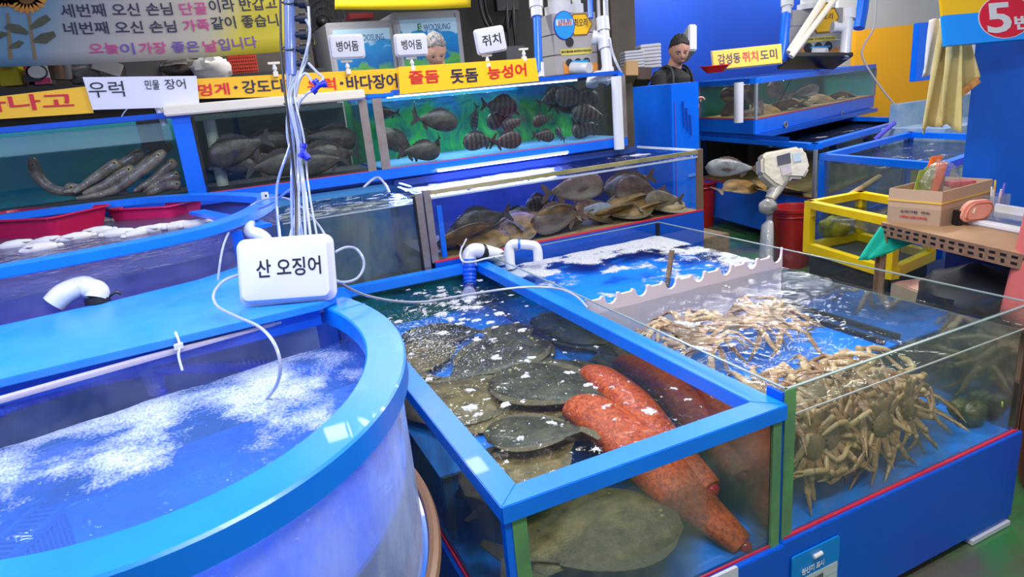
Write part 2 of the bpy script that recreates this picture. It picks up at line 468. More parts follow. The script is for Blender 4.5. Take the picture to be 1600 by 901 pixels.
M['w_mid'] = water_mat('water_middle', (.86, .94, .96), bump=.55, bscale=16, fine=230, ior=1.25)
M['w_crab'] = water_mat('water_crab', (.90, .97, .99), bump=.35, bscale=14, fine=230, ior=1.18)
M['w_round'] = water_mat('water_round', (.62, .76, 1.0), bump=.9, bscale=16, foamcol=(.62, .72, .95), fine=260, veil=.20, veilcol=(.12, .32, .88), soft=.95)
M['w_plain'] = water_mat('water_plain', (.75, .85, .92), bump=.9, bscale=22, fine=150)
M['w_dark'] = water_mat('water_dark', (.45, .52, .55), bump=.9, bscale=22, fine=150)
M['w_blue'] = water_mat('water_blue', (.5, .55, .95), bump=1.2, bscale=26, fine=150)
M['w_caps'] = water_mat('water_capsule', (.72, .70, .88), bump=.5, bscale=20, fine=200, veil=.12, veilcol=(.35, .33, .60))

MX0, MX1, MY0, MY1, MZ = .395, 1.168, 1.065, 3.02, .76
BZ = .352                                            # top of the boards the two front tanks sit on
t = thing('glass_tank', 'open glass tank with wide bright blue rim holding brown flatfish', 'fish tank', (.78, 2.0, 0))
def rect(x0, x1, y0, y1): return [(x0,y0),(x1,y0),(x1,y1),(x0,y1)]
w = .062
for a, b, nm in (((MX0,MY0),(MX1,MY0),'f'), ((MX1,MY0),(MX1,MY1),'r'), ((MX1,MY1),(MX0,MY1),'b'), ((MX0,MY1),(MX0,MY0),'l')):
    # four mitred rim boards
    A, B = Vector(a), Vector(b); d = (B-A).normalized(); n2 = Vector((-d.y, d.x))
    poly = [A, B, B-d*w+n2*w, A+d*w+n2*w]
    MB().prism([tuple(p) for p in poly], MZ-.042, MZ).build('rim_board', 'rim', t, bevel=.002)
g = .012
def pane(nm, a, b, parent, material='glass'): return MB().box(a, b).build(nm, material, parent)
pane('glass_pane', (MX0+.012, MY0+.014, BZ), (MX1-.012, MY0+.026, MZ-.04), t, 'glassgrey')
pane('glass_pane', (MX0+.012, MY0+.03, BZ), (MX0+.024, MY1-.02, MZ-.04), t, 'glassgrey')
pane('glass_pane', (MX1-.024, MY0+.03, BZ), (MX1-.012, MY1-.02, MZ-.04), t, 'glass')
pane('back_panel', (MX0+.03, MY1-.03, BZ), (MX1-.03, MY1-.012, MZ-.04), t, mat('algae_green_panel', (.0, .10, .07), .4, col2=(.01, .22, .10), scale=6))
# corner uprights: painted strip and the green ends of the panes
MB().box((MX0+.006, MY0+.008, .12), (MX0+.022, MY0+.03, MZ-.04)).build('corner_post', 'framerow', t)
MB().box((MX0+.022, MY0+.006, BZ), (MX0+.055, MY0+.013, MZ-.042)).build('glass_edge', 'glassedge', t)
MB().box((MX1-.040, MY0+.006, BZ), (MX1-.012, MY0+.013, MZ-.042)).build('glass_edge', 'glassedge', t)
MB().box((MX0+.02, MY0+.03, BZ-.03), (MX1-.02, MY1-.02, BZ)).build('tank_floor', 'floorpad', t)
MB().box((MX0-.0, MY0-.004, 0.02), (MX1+.0, MY0+.014, BZ)).build('base_board', 'board', t, bevel=.002)
MB().box((MX0-.004, MY0+.014, 0.02), (MX0+.012, MY1-.02, BZ-.02)).build('base_board', 'board', t, bevel=.002)
MB().box((MX0+.026, 1.60, BZ), (MX1-.026, MY1-.034, .53)).build('apparent_floor', 'floorpad', t)  # added block: floor at the shallower depth that refraction would show
MB().box((MX1-.0255, MY0+.03, BZ), (MX1-.0245, MY1-.03, .695)).build('reflection_sheet', 'mirrorwall', t)  # added mirror sheet imitating total internal reflection in the side glass
MB().box((MX0+.03, 1.592, BZ), (MX1-.03, 1.599, .528)).build('reflection_face', 'mirrorwall', t)  # added mirroring face imitating the murky reflection behind the front glass
MB().box((MX0+.008, MY0+.011, BZ), (MX1-.01, MY0+.016, BZ+.006)).build('sealant_line', 'redline', t)
MB().box((MX0+.006, MY0+.03, BZ-.02), (MX0+.012, MY1-.03, BZ-.008)).build('sealant_line', 'redline', t)
MB().box((MX0+.02, MY0+.04, .02), (MX1-.02, MY1-.04, BZ-.03)).build('support_block', 'board', t)
fall = PZ(733, 455, .70)
def foam_mid(x, y):
    n = fbm(x*22, y*22, 5)*.55+fbm(x*60, y*60, 2)*.3
    d = math.hypot((x-.86)*1.0, y-2.62)
    base = -.42+.72*math.exp(-(d/.26)**2)+.26*math.exp(-((x-.55)**2/.02+(y-2.15)**2/.09))
    base += .10*math.exp(-((x-.62)**2/.03+(y-2.2)**2/.25))
    base += .12*math.exp(-((x-.85)**2/.05+(y-1.8)**2/.5))
    v = noise.cell(Vector((x*30, y*30, 1)))
    return base+n+.35
# small separate foam flecks
_rm = random.Random(5)
flecks = []
for k in range(240):
    fx = _rm.uniform(.46, 1.1); fy = _rm.uniform(1.15, 2.95)
    pr = .35+.65*math.exp(-((fx-.83)**2/.03))
    if _rm.random() < pr: flecks.append((fx, fy, _rm.choice([.005,.006,.007,.009,.011,.018])*(1.25 if fy > 2 else .9)))
for q in ((690,461,.032),(600,455,.018),(690,490,.03),(720,505,.02),(735,465,.03),(780,490,.026),(690,520,.028),(745,530,.022),(736,636,.026),(700,640,.012),(790,632,.02),(1015,642,.022),(745,480,.03),(770,530,.02)):
    p = PZ(q[0], q[1], .70); flecks.append((p.x, p.y, q[2]))
cells = {}
for fl in flecks:
    i, j = int(fl[0]/.06), int(fl[1]/.06)
    for a in (-1,0,1):
        for b in (-1,0,1): cells.setdefault((i+a, j+b), []).append(fl)
def foam_mid2(x, y):
    v = foam_mid(x, y)-.25
    sp = fbm(x*150, y*150, 4, 2)*.5+.34*math.exp(-((x-.60)**2/.035+(y-2.25)**2/.22))+.12*math.exp(-((x-.85)**2/.03+(y-1.9)**2/.3)); v = max(v, sp*1.1)
    wx = x+.012*fbm(x*45, y*45, 8); wy = y+.012*fbm(x*45, y*45, 19)
    for fx, fy, fr in cells.get((int(x/.06), int(y/.06)), ()):
        d = math.hypot(wx-fx, wy-fy)/fr
        if d < 1.3: v = max(v, .75-.75*sstep(.6, 1.25, d))
    return v
water('tank_water', 'rippled water flecked with foam in the middle blue-rimmed tank', (MX0+.03, MX1-.03, MY0+.03, MY1-.03), .70, 'w_mid', foam_mid2, res=.0055)

# ================================================================== CRAB TANK
CX0, CX1, CY0, CY1, CZ = 1.18, 2.205, 1.085, 2.95, .787
t = thing('crab_tank', 'large open glass tank without rim holding live snow crabs on a tall blue board', 'fish tank', (1.7, 2.0, 0))
pane('glass_pane', (CX0+.02, CY0+.002, BZ), (CX1, CY0+.014, CZ), t, 'glasscrab')
pane('glass_pane', (CX0, CY0+.014, BZ), (CX0+.012, CY1, CZ), t, 'glass')
pane('glass_pane', (CX1-.012, CY0+.014, BZ), (CX1, CY1, CZ), t, 'glass')
pane('glass_pane', (CX0+.012, CY1-.012, BZ), (CX1-.012, CY1, CZ), t, 'glass')
MB().box((CX0-.004, CY0-.004, BZ), (CX0+.032, CY0+.0015, CZ)).build('glass_edge', 'glassedge', t)
MB().box((CX0-.012, CY0+.0, BZ-.1), (CX0-.003, CY0+.05, CZ-.005)).build('corner_strip', 'board', t)
MB().box((CX1-.01, CY0-.002, BZ-.0), (CX1+.003, CY0+.004, CZ-.01)).build('glass_edge', mat('edge_brown', (.07,.04,.03), .3), t)
for (a, b) in (((CX0,CY0+.002),(CX1,CY0+.002)), ((CX1,CY0),(CX1,CY1)), ((CX0,CY1),(CX1,CY1)), ((CX0+.004,CY0),(CX0+.004,CY1))):
    MB().bar((a[0],a[1],CZ+.001), (b[0],b[1],CZ+.001), .008, .003).build('polished_edge', mat('edge_grey', (.20,.26,.24), .2), t)
MB().box((CX1-.03, CY1-.03, BZ), (CX1-.013, CY1-.013, CZ+.0)).build('corner_seal', 'black', t)
MB().box((CX0+.01, CY0+.014, BZ-.03), (CX1-.01, CY1-.01, BZ)).build('tank_floor', 'floorpad', t)
MB().box((CX0-.012, CY0-.016, .035), (CX1+.01, CY0+.0, BZ)).build('base_board', 'board', t, bevel=.002)
MB().box((CX1-.002, CY0+.0, .035), (CX1+.012, CY1, BZ)).build('base_board', 'board', t, bevel=.002)
MB().box((CX0+.0, CY0+.02, .03), (CX1-.06, CY1-.02, BZ-.03)).build('support_block', 'dark', t)
MB().box((CX0+.005, CY0-.006, BZ), (CX1, CY0+.003, BZ+.006)).build('sealant_line', 'redline', t)
MB().box((CX1-.22, CY0-.012, .022), (CX1+.005, CY0+.03, .04)).build('foot_plate', 'board', t)
MB().box((CX1-.20, CY0-.022, .004), (CX1+.0, CY0+.02, .020)).build('foot_tile', 'styro', t)
WZ = .712
# white scalloped partition
PP0 = PZ(950, 490, .775); py_ = 2.06
pts = [(CX0+.014, .40)]
xs = CX0+.014; xe = CX1-.014; L = xe-xs; n = 7
top = []
for k in range(n):
    a = xs+L*k/n; b = xs+L*(k+1)/n
    top += [(a, .775), (a+(b-a)*.06, .775), (a+(b-a)*.12, .766), (a+(b-a)*.44, .766), (a+(b-a)*.50, .775), (a+(b-a)*.56, .772)]
    for q in range(7):
        an = math.pi*q/6; top.append((a+(b-a)*(.58+.2*(1-math.cos(an))), .770-.034*math.sin(an)))
poly = [(xs, BZ+.002)]+top+[(xe, .80), (xe, BZ+.002)]
o = MB().plate([(p[0], p[1]) for p in poly], (0, py_, 0), (1,0,0), (0,0,1), .012).build('partition', mat('pinkish_white_board', (.72,.60,.60), .4), None)
tag(o, 'white partition board with scalloped top edge standing across the crab tank', 'partition')
def foam_crab(x, y):
    n = fbm(x*7, y*7, 5, )*.9+fbm(x*30, y*30, 2)*.25
    v = -.22+n
    if y > py_:
        e = min(y-py_, CY1-y)
        v += .08+.75*math.exp(-((CY1-y)/.20)**2)+.55*math.exp(-((CX1-x)/.25)**2)+.35*math.exp(-((x-CX0-.18)**2/.012+(y-2.62)**2/.03))
        v += .30+.4*math.exp(-((x-1.72)**2/.02+(y-2.3)**2/.006))
        v -= .55*math.exp(-((x-1.45)**2/.09+(y-2.32)**2/.03))
    else:
        v -= .42
        v += .85*math.exp(-((CX1-x)/.02)**2)
        q = PZ(1075, 505, WZ); v += 1.15*math.exp(-((x-q.x)**2/.0035+(y-q.y)**2/.012))
        q = PZ(1085, 540, WZ); v += 1.0*math.exp(-((x-q.x)**2/.0035+(y-q.y)**2/.010))
        q = PZ(1245, 582, WZ); v += .55*math.exp(-((x-q.x)**2/.002+(y-q.y)**2/.0004))
    return v
water('tank_water', 'clear water with patches of white foam in the crab tank', (CX0+.013, CX1-.013, CY0+.015, CY1-.013), WZ, 'w_crab', foam_crab, res=.008)
# waterline film on the front pane is part of the tank
MB().box((CX0+.034, CY0-.0005, WZ-.003), (CX1-.012, CY0+.0018, WZ+.001)).build('waterline', mat('waterline', (.42,.45,.43), .2), t)
# dark edge line of the floor reflection, measured only
for q0, q1 in (((1290,492),(1600,545)),):
    a, b = PZ(q0[0], q0[1], BZ+.02), PZ(q1[0], q1[1], BZ+.02)
MB().box((CX0+.02, 1.50, BZ), (CX1-.02, 2.05, .525)).build('apparent_floor', 'floorpad', t)  # added block imitating the refracted, shallower look of the floor
MB().box((CX0+.02, 2.07, BZ), (CX1-.02, CY1-.02, .660)).build('apparent_floor', 'floorpad', t)  # added block close under the surface, so foam shadows fall directly below
MB().box((CX1-.018, CY0+.016, BZ), (CX1-.013, CY1-.02, .700)).build('reflection_sheet', 'mirrorwall', t)  # added mirror in place of the underwater glass that would totally reflect
MB().box((CX0+.02, 1.494, BZ), (CX1-.02, 1.499, .52)).build('reflection_face', 'mirrorwall', t)  # added face standing in for the mirrored murk above the crab heap
o = MB().bar((2.145, 1.52, .536), (2.145, 2.04, .536), .022, .02).build('reflection_edge', 'dark', None, bevel=.003)  # dark strip added as the edge line of the mirrored floor
tag(o, 'dark straight bar lying on the blue floor of the crab tank', 'bar')
# driftwood stick
p0 = PZ(1049, 388, .86); 
b = PZ(1038, 470, .60)
a = PD(1050, 390, (b-CW).dot(FX)-.02)
o = MB().tube(spl([b+Vector((0,0,-.1)), b, b.lerp(a,.5)+Vector((.004,.003,0)), a], 4), [.010]*4+[.012]*9, 10).build('wooden_stick', 'wood', None, smooth=True)
tag(o, 'brown wooden stick poking out of the foam in the crab tank', 'stick')
# origin card on the board
t = thing('origin_card', 'light blue origin notice card hooked on the blue board below the crab tank', 'notice', (1.27, CY0-.02, .2))
yb = CY0-.02
def C4(x, y): p = PY(x, y, yb); return (p.x, p.z)
c0, c1 = C4(1237, 873), C4(1312, 832)
x0, x1, zt = c0[0], c1[0], .300
def rrect(x0, z0, x1, z1, r, n=5):
    out = []
    for cx, cz, a0 in ((x1-r, z0+r, -90), (x1-r, z1-r, 0), (x0+r, z1-r, 90), (x0+r, z0+r, 180)):
        for k in range(n+1):
            a = R(a0+90*k/n); out.append((cx+r*math.cos(a), cz+r*math.sin(a)))
    return out
zt = (c0[1]+c1[1])/2
ang = 0
MB().plate(rrect(x0, zt-.24, x1, zt, .008), (0, yb, 0), (1,0,0), (0,0,1), .004).build('card', mat('card_azure', (.0,.21,.62), .35), t)
MB().plate(rrect(x0+.012, zt-.23, x1-.006, zt-.082, .003), (0, yb-.003, 0), (1,0,0), (0,0,1), .001).build('table_label', mat('label_grey', (.50,.56,.54), .5), t)
MB().tube([((x0+x1)/2-.014, yb-.006, zt-.026), ((x0+x1)/2+.016, yb-.006, zt-.024)], .006, 8).build('hook', mat('old_white_hook', (.62,.58,.55), .5), t)
text('원산지 표시', (x0+.035, yb-.004, zt-.070), (1,0,0), (0,0,1), .020, 'white', t, width=.082)
text('원산지', (x0+.075, yb-.005, zt-.108), (1,0,0), (0,0,1), .014, 'ink', t)
text('품목', (x0+.02, yb-.005, zt-.108), (1,0,0), (0,0,1), .014, 'ink', t)
text('러시아', (x0+.062, yb-.005, zt-.142), (1,0,0), (0,0,1), .024, 'ink', t, shear=.2)
text('러시아', (x0+.062, yb-.005, zt-.178), (1,0,0), (0,0,1), .024, 'ink', t, shear=.2)
for k in range(4):
    MB().box((x0+.014, yb-.0045, zt-.113-.034*k), (x1-.008, yb-.0036, zt-.112-.034*k)).build('rule_line', mat('rule', (.30,.34,.33), .5), t) if k < 2 else None
MB().box((x0+.056, yb-.0045, zt-.228), (x0+.057, yb-.0036, zt-.084)).build('rule_line', mat('rule2', (.30,.34,.33), .5), t)
# blank white tray label on the board of the flounder tank
p = PY(1130, 895, MY0-.008)
o = MB().plate(rrect(p.x-.055, p.z-.09, p.x+.045, p.z+.008, .01), (0, MY0-.010, 0), (1,0,0), (0,0,1), .008).build('label_tray', 'styro', None, bevel=.002)
tag(o, 'white rounded tray stuck to the blue board under the flounder tank', 'tray')

# ================================================================== FRONT ROUND TANK
RZ = 1.08
ecx, ecy, ea, eb = -.2025, 1.412, .512, .650
B0, B1 = Vector((-.455, 1.52)), Vector((.17, 1.675))
bd = (B1-B0).normalized(); bn = Vector((-bd.y, bd.x))
def arc_outline(da=0, db=0, n=72, off=0):
    # ellipse clipped by the straight back bar; walks round the closed outline
    a, b = ea-da, eb-db
    ts = []
    def side(t): p = Vector((ecx+a*math.cos(t), ecy+b*math.sin(t))); return (p-B0).dot(bn)-off
    N_ = 720; ins = [side(2*math.pi*k/N_) < 0 for k in range(N_)]
    st = next(k for k in range(N_) if ins[k] and not ins[k-1]); cnt = sum(ins)
    out = []
    for k in range(n):
        t = 2*math.pi*(st+(cnt-1)*k/(n-1))/N_
        out.append(Vector((ecx+a*math.cos(t), ecy+b*math.sin(t))))
    return out
t = thing('round_fish_tank', 'big rounded tank with broad blue rim and bubbly water at the front left', 'fish tank', (ecx, ecy, 0))
oo = arc_outline(); ii = arc_outline(.078, .088)
n = len(oo)
poly_vs = MB()
vs = []; fs = []
prof = [(0, -.045), (0, -.004), (.05, 0), (.95, 0), (1, -.004), (1, -.045)]
for a, b in zip(oo, ii):
    for u, dz in prof: q = a.lerp(b, u); vs.append((q.x, q.y, RZ+dz))
m = len(prof)
for i in range(n-1):
    for k in range(m): fs.append((i*m+k, i*m+(k+1)%m, (i+1)*m+(k+1)%m, (i+1)*m+k))
fs += [tuple(range(m)), tuple((n-1)*m+k for k in range(m))[::-1]]
MB().add(vs, fs).build('rim', 'rim', t, smooth=True)
RB = .66
def wall_strip(da, z0, z1, th, nm, mtl, parent, zf=None):
    A = arc_outline(da, da); B = arc_outline(da+th, da+th); vs = []; fs = []
    for a, b in zip(A, B): vs += [(a.x,a.y,z0),(a.x,a.y,z1),(b.x,b.y,z1),(b.x,b.y,z0)]
    for i in range(n-1):
        for k in range(4): fs.append((i*4+k, i*4+(k+1)%4, (i+1)*4+(k+1)%4, (i+1)*4+k))
    fs += [(0,1,2,3), tuple((n-1)*4+k for k in range(4))[::-1]]
    return MB().add(vs, fs).build(nm, mtl, parent, smooth=True)
wall_strip(.018, RB, RZ-.045, .008, 'curved_wall', 'acryl', t)
wall_strip(.008, .02, RB, .012, 'base_wall', mat('base_blue', (.01,.14,.70), .3, coat=.3), t)
# wooden trim bent round the foot of the clear wall
A = arc_outline(-.004, -.004)
MB().tube([(p.x, p.y, RB+.0) for p in A], .014, 8).build('trim_band', mat('brown_band', (.22,.12,.07), .4), t, smooth=True)
# straight clear back wall and its bar
e0 = oo[0]; e1 = oo[-1]
if e0.x > e1.x: e0, e1 = e1, e0
L0 = e0+bd*.03; L1 = e1-bd*.02
def slab(p, q, off, z0, z1, th):
    mb = MB(); v = [p+bn*off, q+bn*off, q+bn*(off+th), p+bn*(off+th)]
    return mb.prism([tuple(x) for x in v], z0, z1)
slab(L0, L1, -.03, RB, RZ-.012, .008).build('back_wall', 'acryl2', t)
slab(L0, L1, -.036, RZ-.014, RZ-.004, .024).build('back_bar', mat('bar_grey', (.45,.40,.48), .25, coat=.4), t, bevel=.002)
fl = arc_outline(.03, .03, off=-.03); fl = fl[::1]
MB().prism([tuple(p) for p in fl], .84, .85).build('tank_floor', mat('round_floor', (.0,.17,.80), .4), t)
for q in ((85,600),(555,540)):
    pass
wo = arc_outline(.028, .028, n=110, off=-.03)
# close the straight side with points
st = [wo[-1].lerp(wo[0], k/30) for k in range(1, 30)]
outl = [tuple(p) for p in wo]+[tuple(p) for p in st]
RW = .975
jet = PZ(242, 612, RW)
def foam_round(x, y):
    n = fbm(x*7, y*7, 9)*.8+fbm(x*34, y*34, 2)*.22
    v = .24+n
    q = PZ(400, 610, RW); v += 1.05*math.exp(-((x-q.x)**2/.022+(y-q.y)**2/.030))
    q = PZ(200, 730, RW); v += .95*math.exp(-((x-q.x)**2/.012+(y-q.y)**2/.004))
    q = PZ(60, 720, RW); v += .6*math.exp(-((x-q.x)**2/.01+(y-q.y)**2/.01))
    q = PZ(150, 650, RW); v += .8*math.exp(-((x-q.x)**2/.02+(y-q.y)**2/.006))
    q = PZ(120, 820, RW); v -= 1.2*math.exp(-((x-q.x)**2/.03+(y-q.y)**2/.006))
    q = PZ(330, 690, RW); v -= .8*math.exp(-((x-q.x)**2/.005+(y-q.y)**2/.006))
    return v
water_radial('tank_water', 'churning violet-blue water with foam in the big rounded tank', outl, RW, 'w_round', foam_round, rings=90, wave=.006)
# ribbed hose behind the clear back wall
hp = [PD(-60, 668, 1.95), PD(0, 638, 1.9), PD(60, 612, 1.88), PD(150, 590, 1.86), PD(240, 578, 1.86), PD(330, 578, 1.86), PD(430, 580, 1.88), PD(520, 588, 1.9)]
def _behind(x, y, off=.055):      # where the line of sight meets the plane just behind the clear back wall
    d = ray(x, y); q0 = B0+bn*off; tt = (q0.x*bn.x+q0.y*bn.y)/(d.x*bn.x+d.y*bn.y); return CW+d*tt
hp = [_behind(*q) for q in ((-40,672),(0,640),(60,612),(150,590),(240,577),(330,573),(430,572),(520,583))]
for q in hp: q.z = min(q.z, 1.03)
def ribbed(pts, r, rib=.012, n=10, material='hose', name='ribbed_hose', parent=None):
    c = spl(pts, 12); cs = [c[0]]; 
    L = sum((c[i+1]-c[i]).length for i in range(len(c)-1)); m = int(L/(rib/2)); out = []; acc = 0; i = 0; d = 0
    for k in range(m):
        tgt = L*k/(m-1)
        while i < len(c)-2 and d+(c[i+1]-c[i]).length < tgt: d += (c[i+1]-c[i]).length; i += 1
        seg = (c[i+1]-c[i]).length or 1; out.append(c[i].lerp(c[i+1], (tgt-d)/seg))
    return MB().tube(out, [r if k % 2 else r*.86 for k in range(m)], 14).build(name, material, parent, smooth=False)
t = thing('corrugated_hose', 'blue ribbed hose running behind the clear wall of the rounded tank', 'hose', tuple(hp[4]))
ribbed(hp, .016, parent=t)
b = hp[4]; ribbed([b+Vector((0,0,-.01)), b+Vector((.004,0,-.10)), b+Vector((.006,0,-.24))], .016, parent=t, name='branch_hose')
# blue board behind that hose closing off the space
o = MB().box((-1.0, 1.93, .3), (.20, 1.95, 1.06)).build('backing_board', mat('pale_blue_board', (.16,.36,.75), .5, col2=(.30,.42,.60), scale=3), None)
tag(o, 'pale blue board standing behind the ribbed hose under the platform', 'board')
# water jet
o = MB().tube(spl([PZ(214, 556, 1.045)+Vector((0,-.01,0)), PZ(224, 575, 1.03), jet.lerp(PZ(232, 590, 1.0), .5), jet], 5), [.011, .011, .012, .012, .013, .013]+[.014]*10, 10).build('water_jet', glass_mat('jet', (.82,.88,1), rough=.05, diff=.25, dcol=(.75,.8,1), bump=1, bscale=60), None, smooth=True)
tag(o, 'short stream of water pouring into the rounded tank', 'water', kind='stuff')
# squid in the water
def squid(name, label, p, yaw, s=1.0):
    t = thing(name, label, 'squid', (0,0,0), group=None, world=False)
    mtl = M.setdefault('squid', mat('squid_skin', (.07,.06,.20), .3, col2=(.16,.15,.36), scale=30))
    MB().tube([(.12-.0,0,0),(.10,0,0),(.05,0,0),(-.02,0,0),(-.07,0,0),(-.11,0,0)], [.004,.018,.034,.038,.034,.024], 16).build('mantle', mtl, t, smooth=True)
    MB().plate([(.11,0),(.05,.075),(.02,.03),(.02,-.03),(.05,-.075)], (0,0,.005), (1,0,0), (0,1,0), .004).build('fins', mtl, t)
    MB().ell((-.125,0,0), (.024,.02,.018)).build('head', mtl, t, smooth=True)
    for k in range(8):
        a = k*math.pi/4
        MB().tube(spl([(-.14,.008*math.cos(a),.008*math.sin(a)), (-.18,.022*math.cos(a),.01*math.sin(a)), (-.23,.03*math.cos(a+.6),.008*math.sin(a))], 4), [.005-.0004*j for j in range(9)], 6).build('arm', mtl, t, smooth=True)
    t.location = p; t.rotation_euler = (0,0,yaw); t.scale = (s,s,s); return t
sq = squid('squid', 'dark squid under the foam nearer the left edge of the rounded tank', PZ(75, 735, .93), R(40), 1.0)
squid('squid', 'dark squid under the foam farther from the rim of the rounded tank', PZ(140, 690, .93), R(15), 1.0)
# slotted blue basket at the near left
t = thing('slotted_basket', 'dark blue slotted basket edge at the near left of the rounded tank', 'basket', tuple(PZ(10, 830, .95)))
ba, bb = PZ(-60, 900, .955), PZ(55, 795, .955)
dv = (bb-ba); dv.z = 0; dl = dv.length; dv.normalize(); sv = Vector((-dv.y, dv.x, 0)) ; 
bm_ = M['bask'] = mat('basket_blue', (.0,.07,.40), .4)
sp = MB().bar(ba, bb, .012, .012); sp2 = ba-sv*.045+Vector((0,0,.0)); sp.bar(ba+sv*-.05, bb+sv*-.05, .012, .012)
sp.build('basket_rails', bm_, t, bevel=.002)
s2 = MB()
for k in range(12):
    c = ba+dv*dl*(k+.5)/12; s2.bar(c, c-sv*.05, .005, .006)
s2.build('basket_slats', bm_, t)
s3 = MB()
for k in range(14):
    c = ba+dv*dl*(k+.5)/14-sv*.05; s3.bar(c, c+Vector((0,0,-.07)), .005, .005)
s3.build('basket_side', bm_, t)
# zip tie on the bar
def on_bar(x): p = PZ(x, 0, RZ)
q = PZ(280, 540, RZ+.002)
t = thing('zip_tie', 'white zip tie clipped over the clear back bar of the rounded tank', 'zip tie', tuple(q))
MB().tube(spl([PD(274,518,(q-CW).dot(FX)), PD(281,538,(q-CW).dot(FX)-.01), PD(279,555,(q-CW).dot(FX)-.015), PD(285,578,(q-CW).dot(FX)-.015)], 4), .0028, 6).build('strap', 'pvc', t)
MB().obox(q+Vector((0,-.01,.003)), (.009,.003,0), (0,.006,0), (0,0,.006)).build('head', 'pvc', t, bevel=.001)
# ================================================================== PLATFORM AND OVAL TANK
PLZ = 1.10
f0, f1 = PZ(0, 592, PLZ), PZ(480, 478, PLZ)
fd = (f1-f0).normalized()
fL = f0-fd*.45; fR = f1+fd*.03
t = thing('blue_platform', 'flat blue board platform with stains behind the rounded tank', 'platform', (-.3, 1.9, 0))
poly = [(fL.x, fL.y), (fR.x, fR.y), (PZ(525,462,PLZ).x, PZ(525,462,PLZ).y), (.27, 2.3), (.16, 2.37), (.04, 2.235), (-.09, 2.135), (-.31, 2.06), (-.54, 2.015), (-.9, 1.96), (-1.1, 1.96)]
m = mat('platform_blue', (.01, .21, .76), .4, col2=(.07, .27, .62), scale=4.5, coat=.05, amount=.6)
MB().prism(poly, PLZ-.018, PLZ).build('top_board', m, t, bevel=.002)
MB().prism([(fL.x,fL.y+.02),(fR.x,fR.y+.02),(fR.x,fR.y+.045),(fL.x,fL.y+.045)], PLZ-.06, PLZ-.018).build('front_rail', 'board', t)
sm = mat('stain', (.08,.22,.50), .5)
for i, (px, py2) in enumerate(()):
    q = PZ(px, py2, PLZ+.0006)
    MB().plate([(.028*math.cos(a)*(1+.4*math.sin(3*a+i)), .016*math.sin(a)*(1+.5*math.cos(4*a))) for a in [k*math.pi/10 for k in range(20)]], q, Vector((1,.3,0)).normalized(), Vector((-.3,1,0)).normalized(), .0008).build('stain', sm, t)
# tank stand below the platform
MB().box((-1.05, 1.955, 0), (.26, 1.965, PLZ-.02)).build('support_box', 'board', t)
OZ = 1.24
pts = [(-.90,1.985),(-.53,2.04),(-.30,2.085),(-.077,2.165),(.06,2.30),(.17,2.52),(.234,2.80),(.19,2.97),(.05,3.24),(-.12,3.42),(-.366,3.56),(-.90,3.60),(-1.35,3.45),(-1.55,2.8),(-1.35,2.15)]
oc = [Vector((p.x, p.y)) for p in spl([(p[0], p[1], 0) for p in pts], 7, True)]
def ring(poly, o1, o2, z0, z1): return MB().wall([tuple(p) for p in inset(poly, o1)], [tuple(p) for p in inset(poly, o2)], z0, z1)
t = thing('oval_fish_tank', 'long oval tank with thin blue rim and pink baskets inside at the left', 'fish tank', (-.6, 2.85, 0))
ring(oc, 0, .078, OZ-.028, OZ).build('rim', 'rim', t, bevel=.002)
ring(oc, .02, .028, .95, OZ-.028).build('curved_wall', 'acryl2', t, smooth=True)
MB().prism([tuple(p) for p in inset(oc, .03)], .955, .965).build('tank_floor', mat('oval_floor', (.10,.10,.36), .5), t)
ring(oc, .02, .034, .05, .95).build('base_wall', 'board', t, smooth=True)
# upright seam strips seen through the clear wall
for q in ((318, 330, .06), ):
    a = PZ(1050/3.465, 280+130/3.465, 1.22)
p = PZ(355, 345, 1.205)
o = MB().obox((p.x-.0, p.y+.12, 1.20), Vector((.03,.0,0)), Vector((-.10,.33,0)), (0,0,.006)).build('cross_board', 'framerow', t)
MB().box((p.x-.0, 2.30, .97), (p.x+.035, 2.312, 1.20)).build('inner_strip', 'framerow', t)
wl = [tuple(p) for p in inset(oc, .031)]
water_radial('tank_water', 'dim violet water in the oval tank around the pink baskets', wl, 1.150, 'w_caps', lambda x, y: -.55+fbm(x*9, y*9, 3)*.7+.9*math.exp(-((x-.1)**2/.02+(y-2.75)**2/.06)), rings=50)
# baskets
def basket(label, c, ex, ey, hx, hy, hgt, mtl, slots=True):
    t = thing('shallow_basket', label, 'basket', tuple(c))
    ex, ey = Vector(ex).normalized(), Vector(ey).normalized()
    def rr(hx, hy, r): return [(p[0], p[1]) for p in rrect(-hx, -hy, hx, hy, r, 4)]
    def lev(hx, hy, r, z): return [c+ex*p[0]+ey*p[1]+Vector((0,0,z)) for p in rr(hx, hy, r)]
    L = [lev(hx*.86, hy*.84, .03, 0), lev(hx, hy, .04, hgt), lev(hx+.012, hy+.012, .045, hgt), lev(hx+.012, hy+.012, .045, hgt-.006), lev(hx-.004, hy-.004, .04, hgt-.008), lev(hx*.86-.003, hy*.84-.003, .03, .004)]
    m = len(L[0]); vs = [p for l in L for p in l]; fs = []
    for i in range(len(L)-1):
        for k in range(m): fs.append((i*m+k, i*m+(k+1)%m, (i+1)*m+(k+1)%m, (i+1)*m+k))
    fs.append(tuple(range(m))[::-1]); fs.append(tuple((len(L)-1)*m+k for k in range(m)))
    MB().add(vs, fs).build('basket_body', mtl, t, smooth=False)
    if slots:
        s = MB()
        for k in range(17):
            x = -hx*.8+1.6*hx*k/16
            o_ = c+ex*x+ey*(hy*.915)+Vector((0,0,hgt*.55)); s.obox(o_-ey*.004, ex*.0035, ey*.0012+Vector((0,0,0)), (0,0,hgt*.28))
        s.build('perforation', mat('slot_dark', (.16,.03,.06), .6), t)
    return t
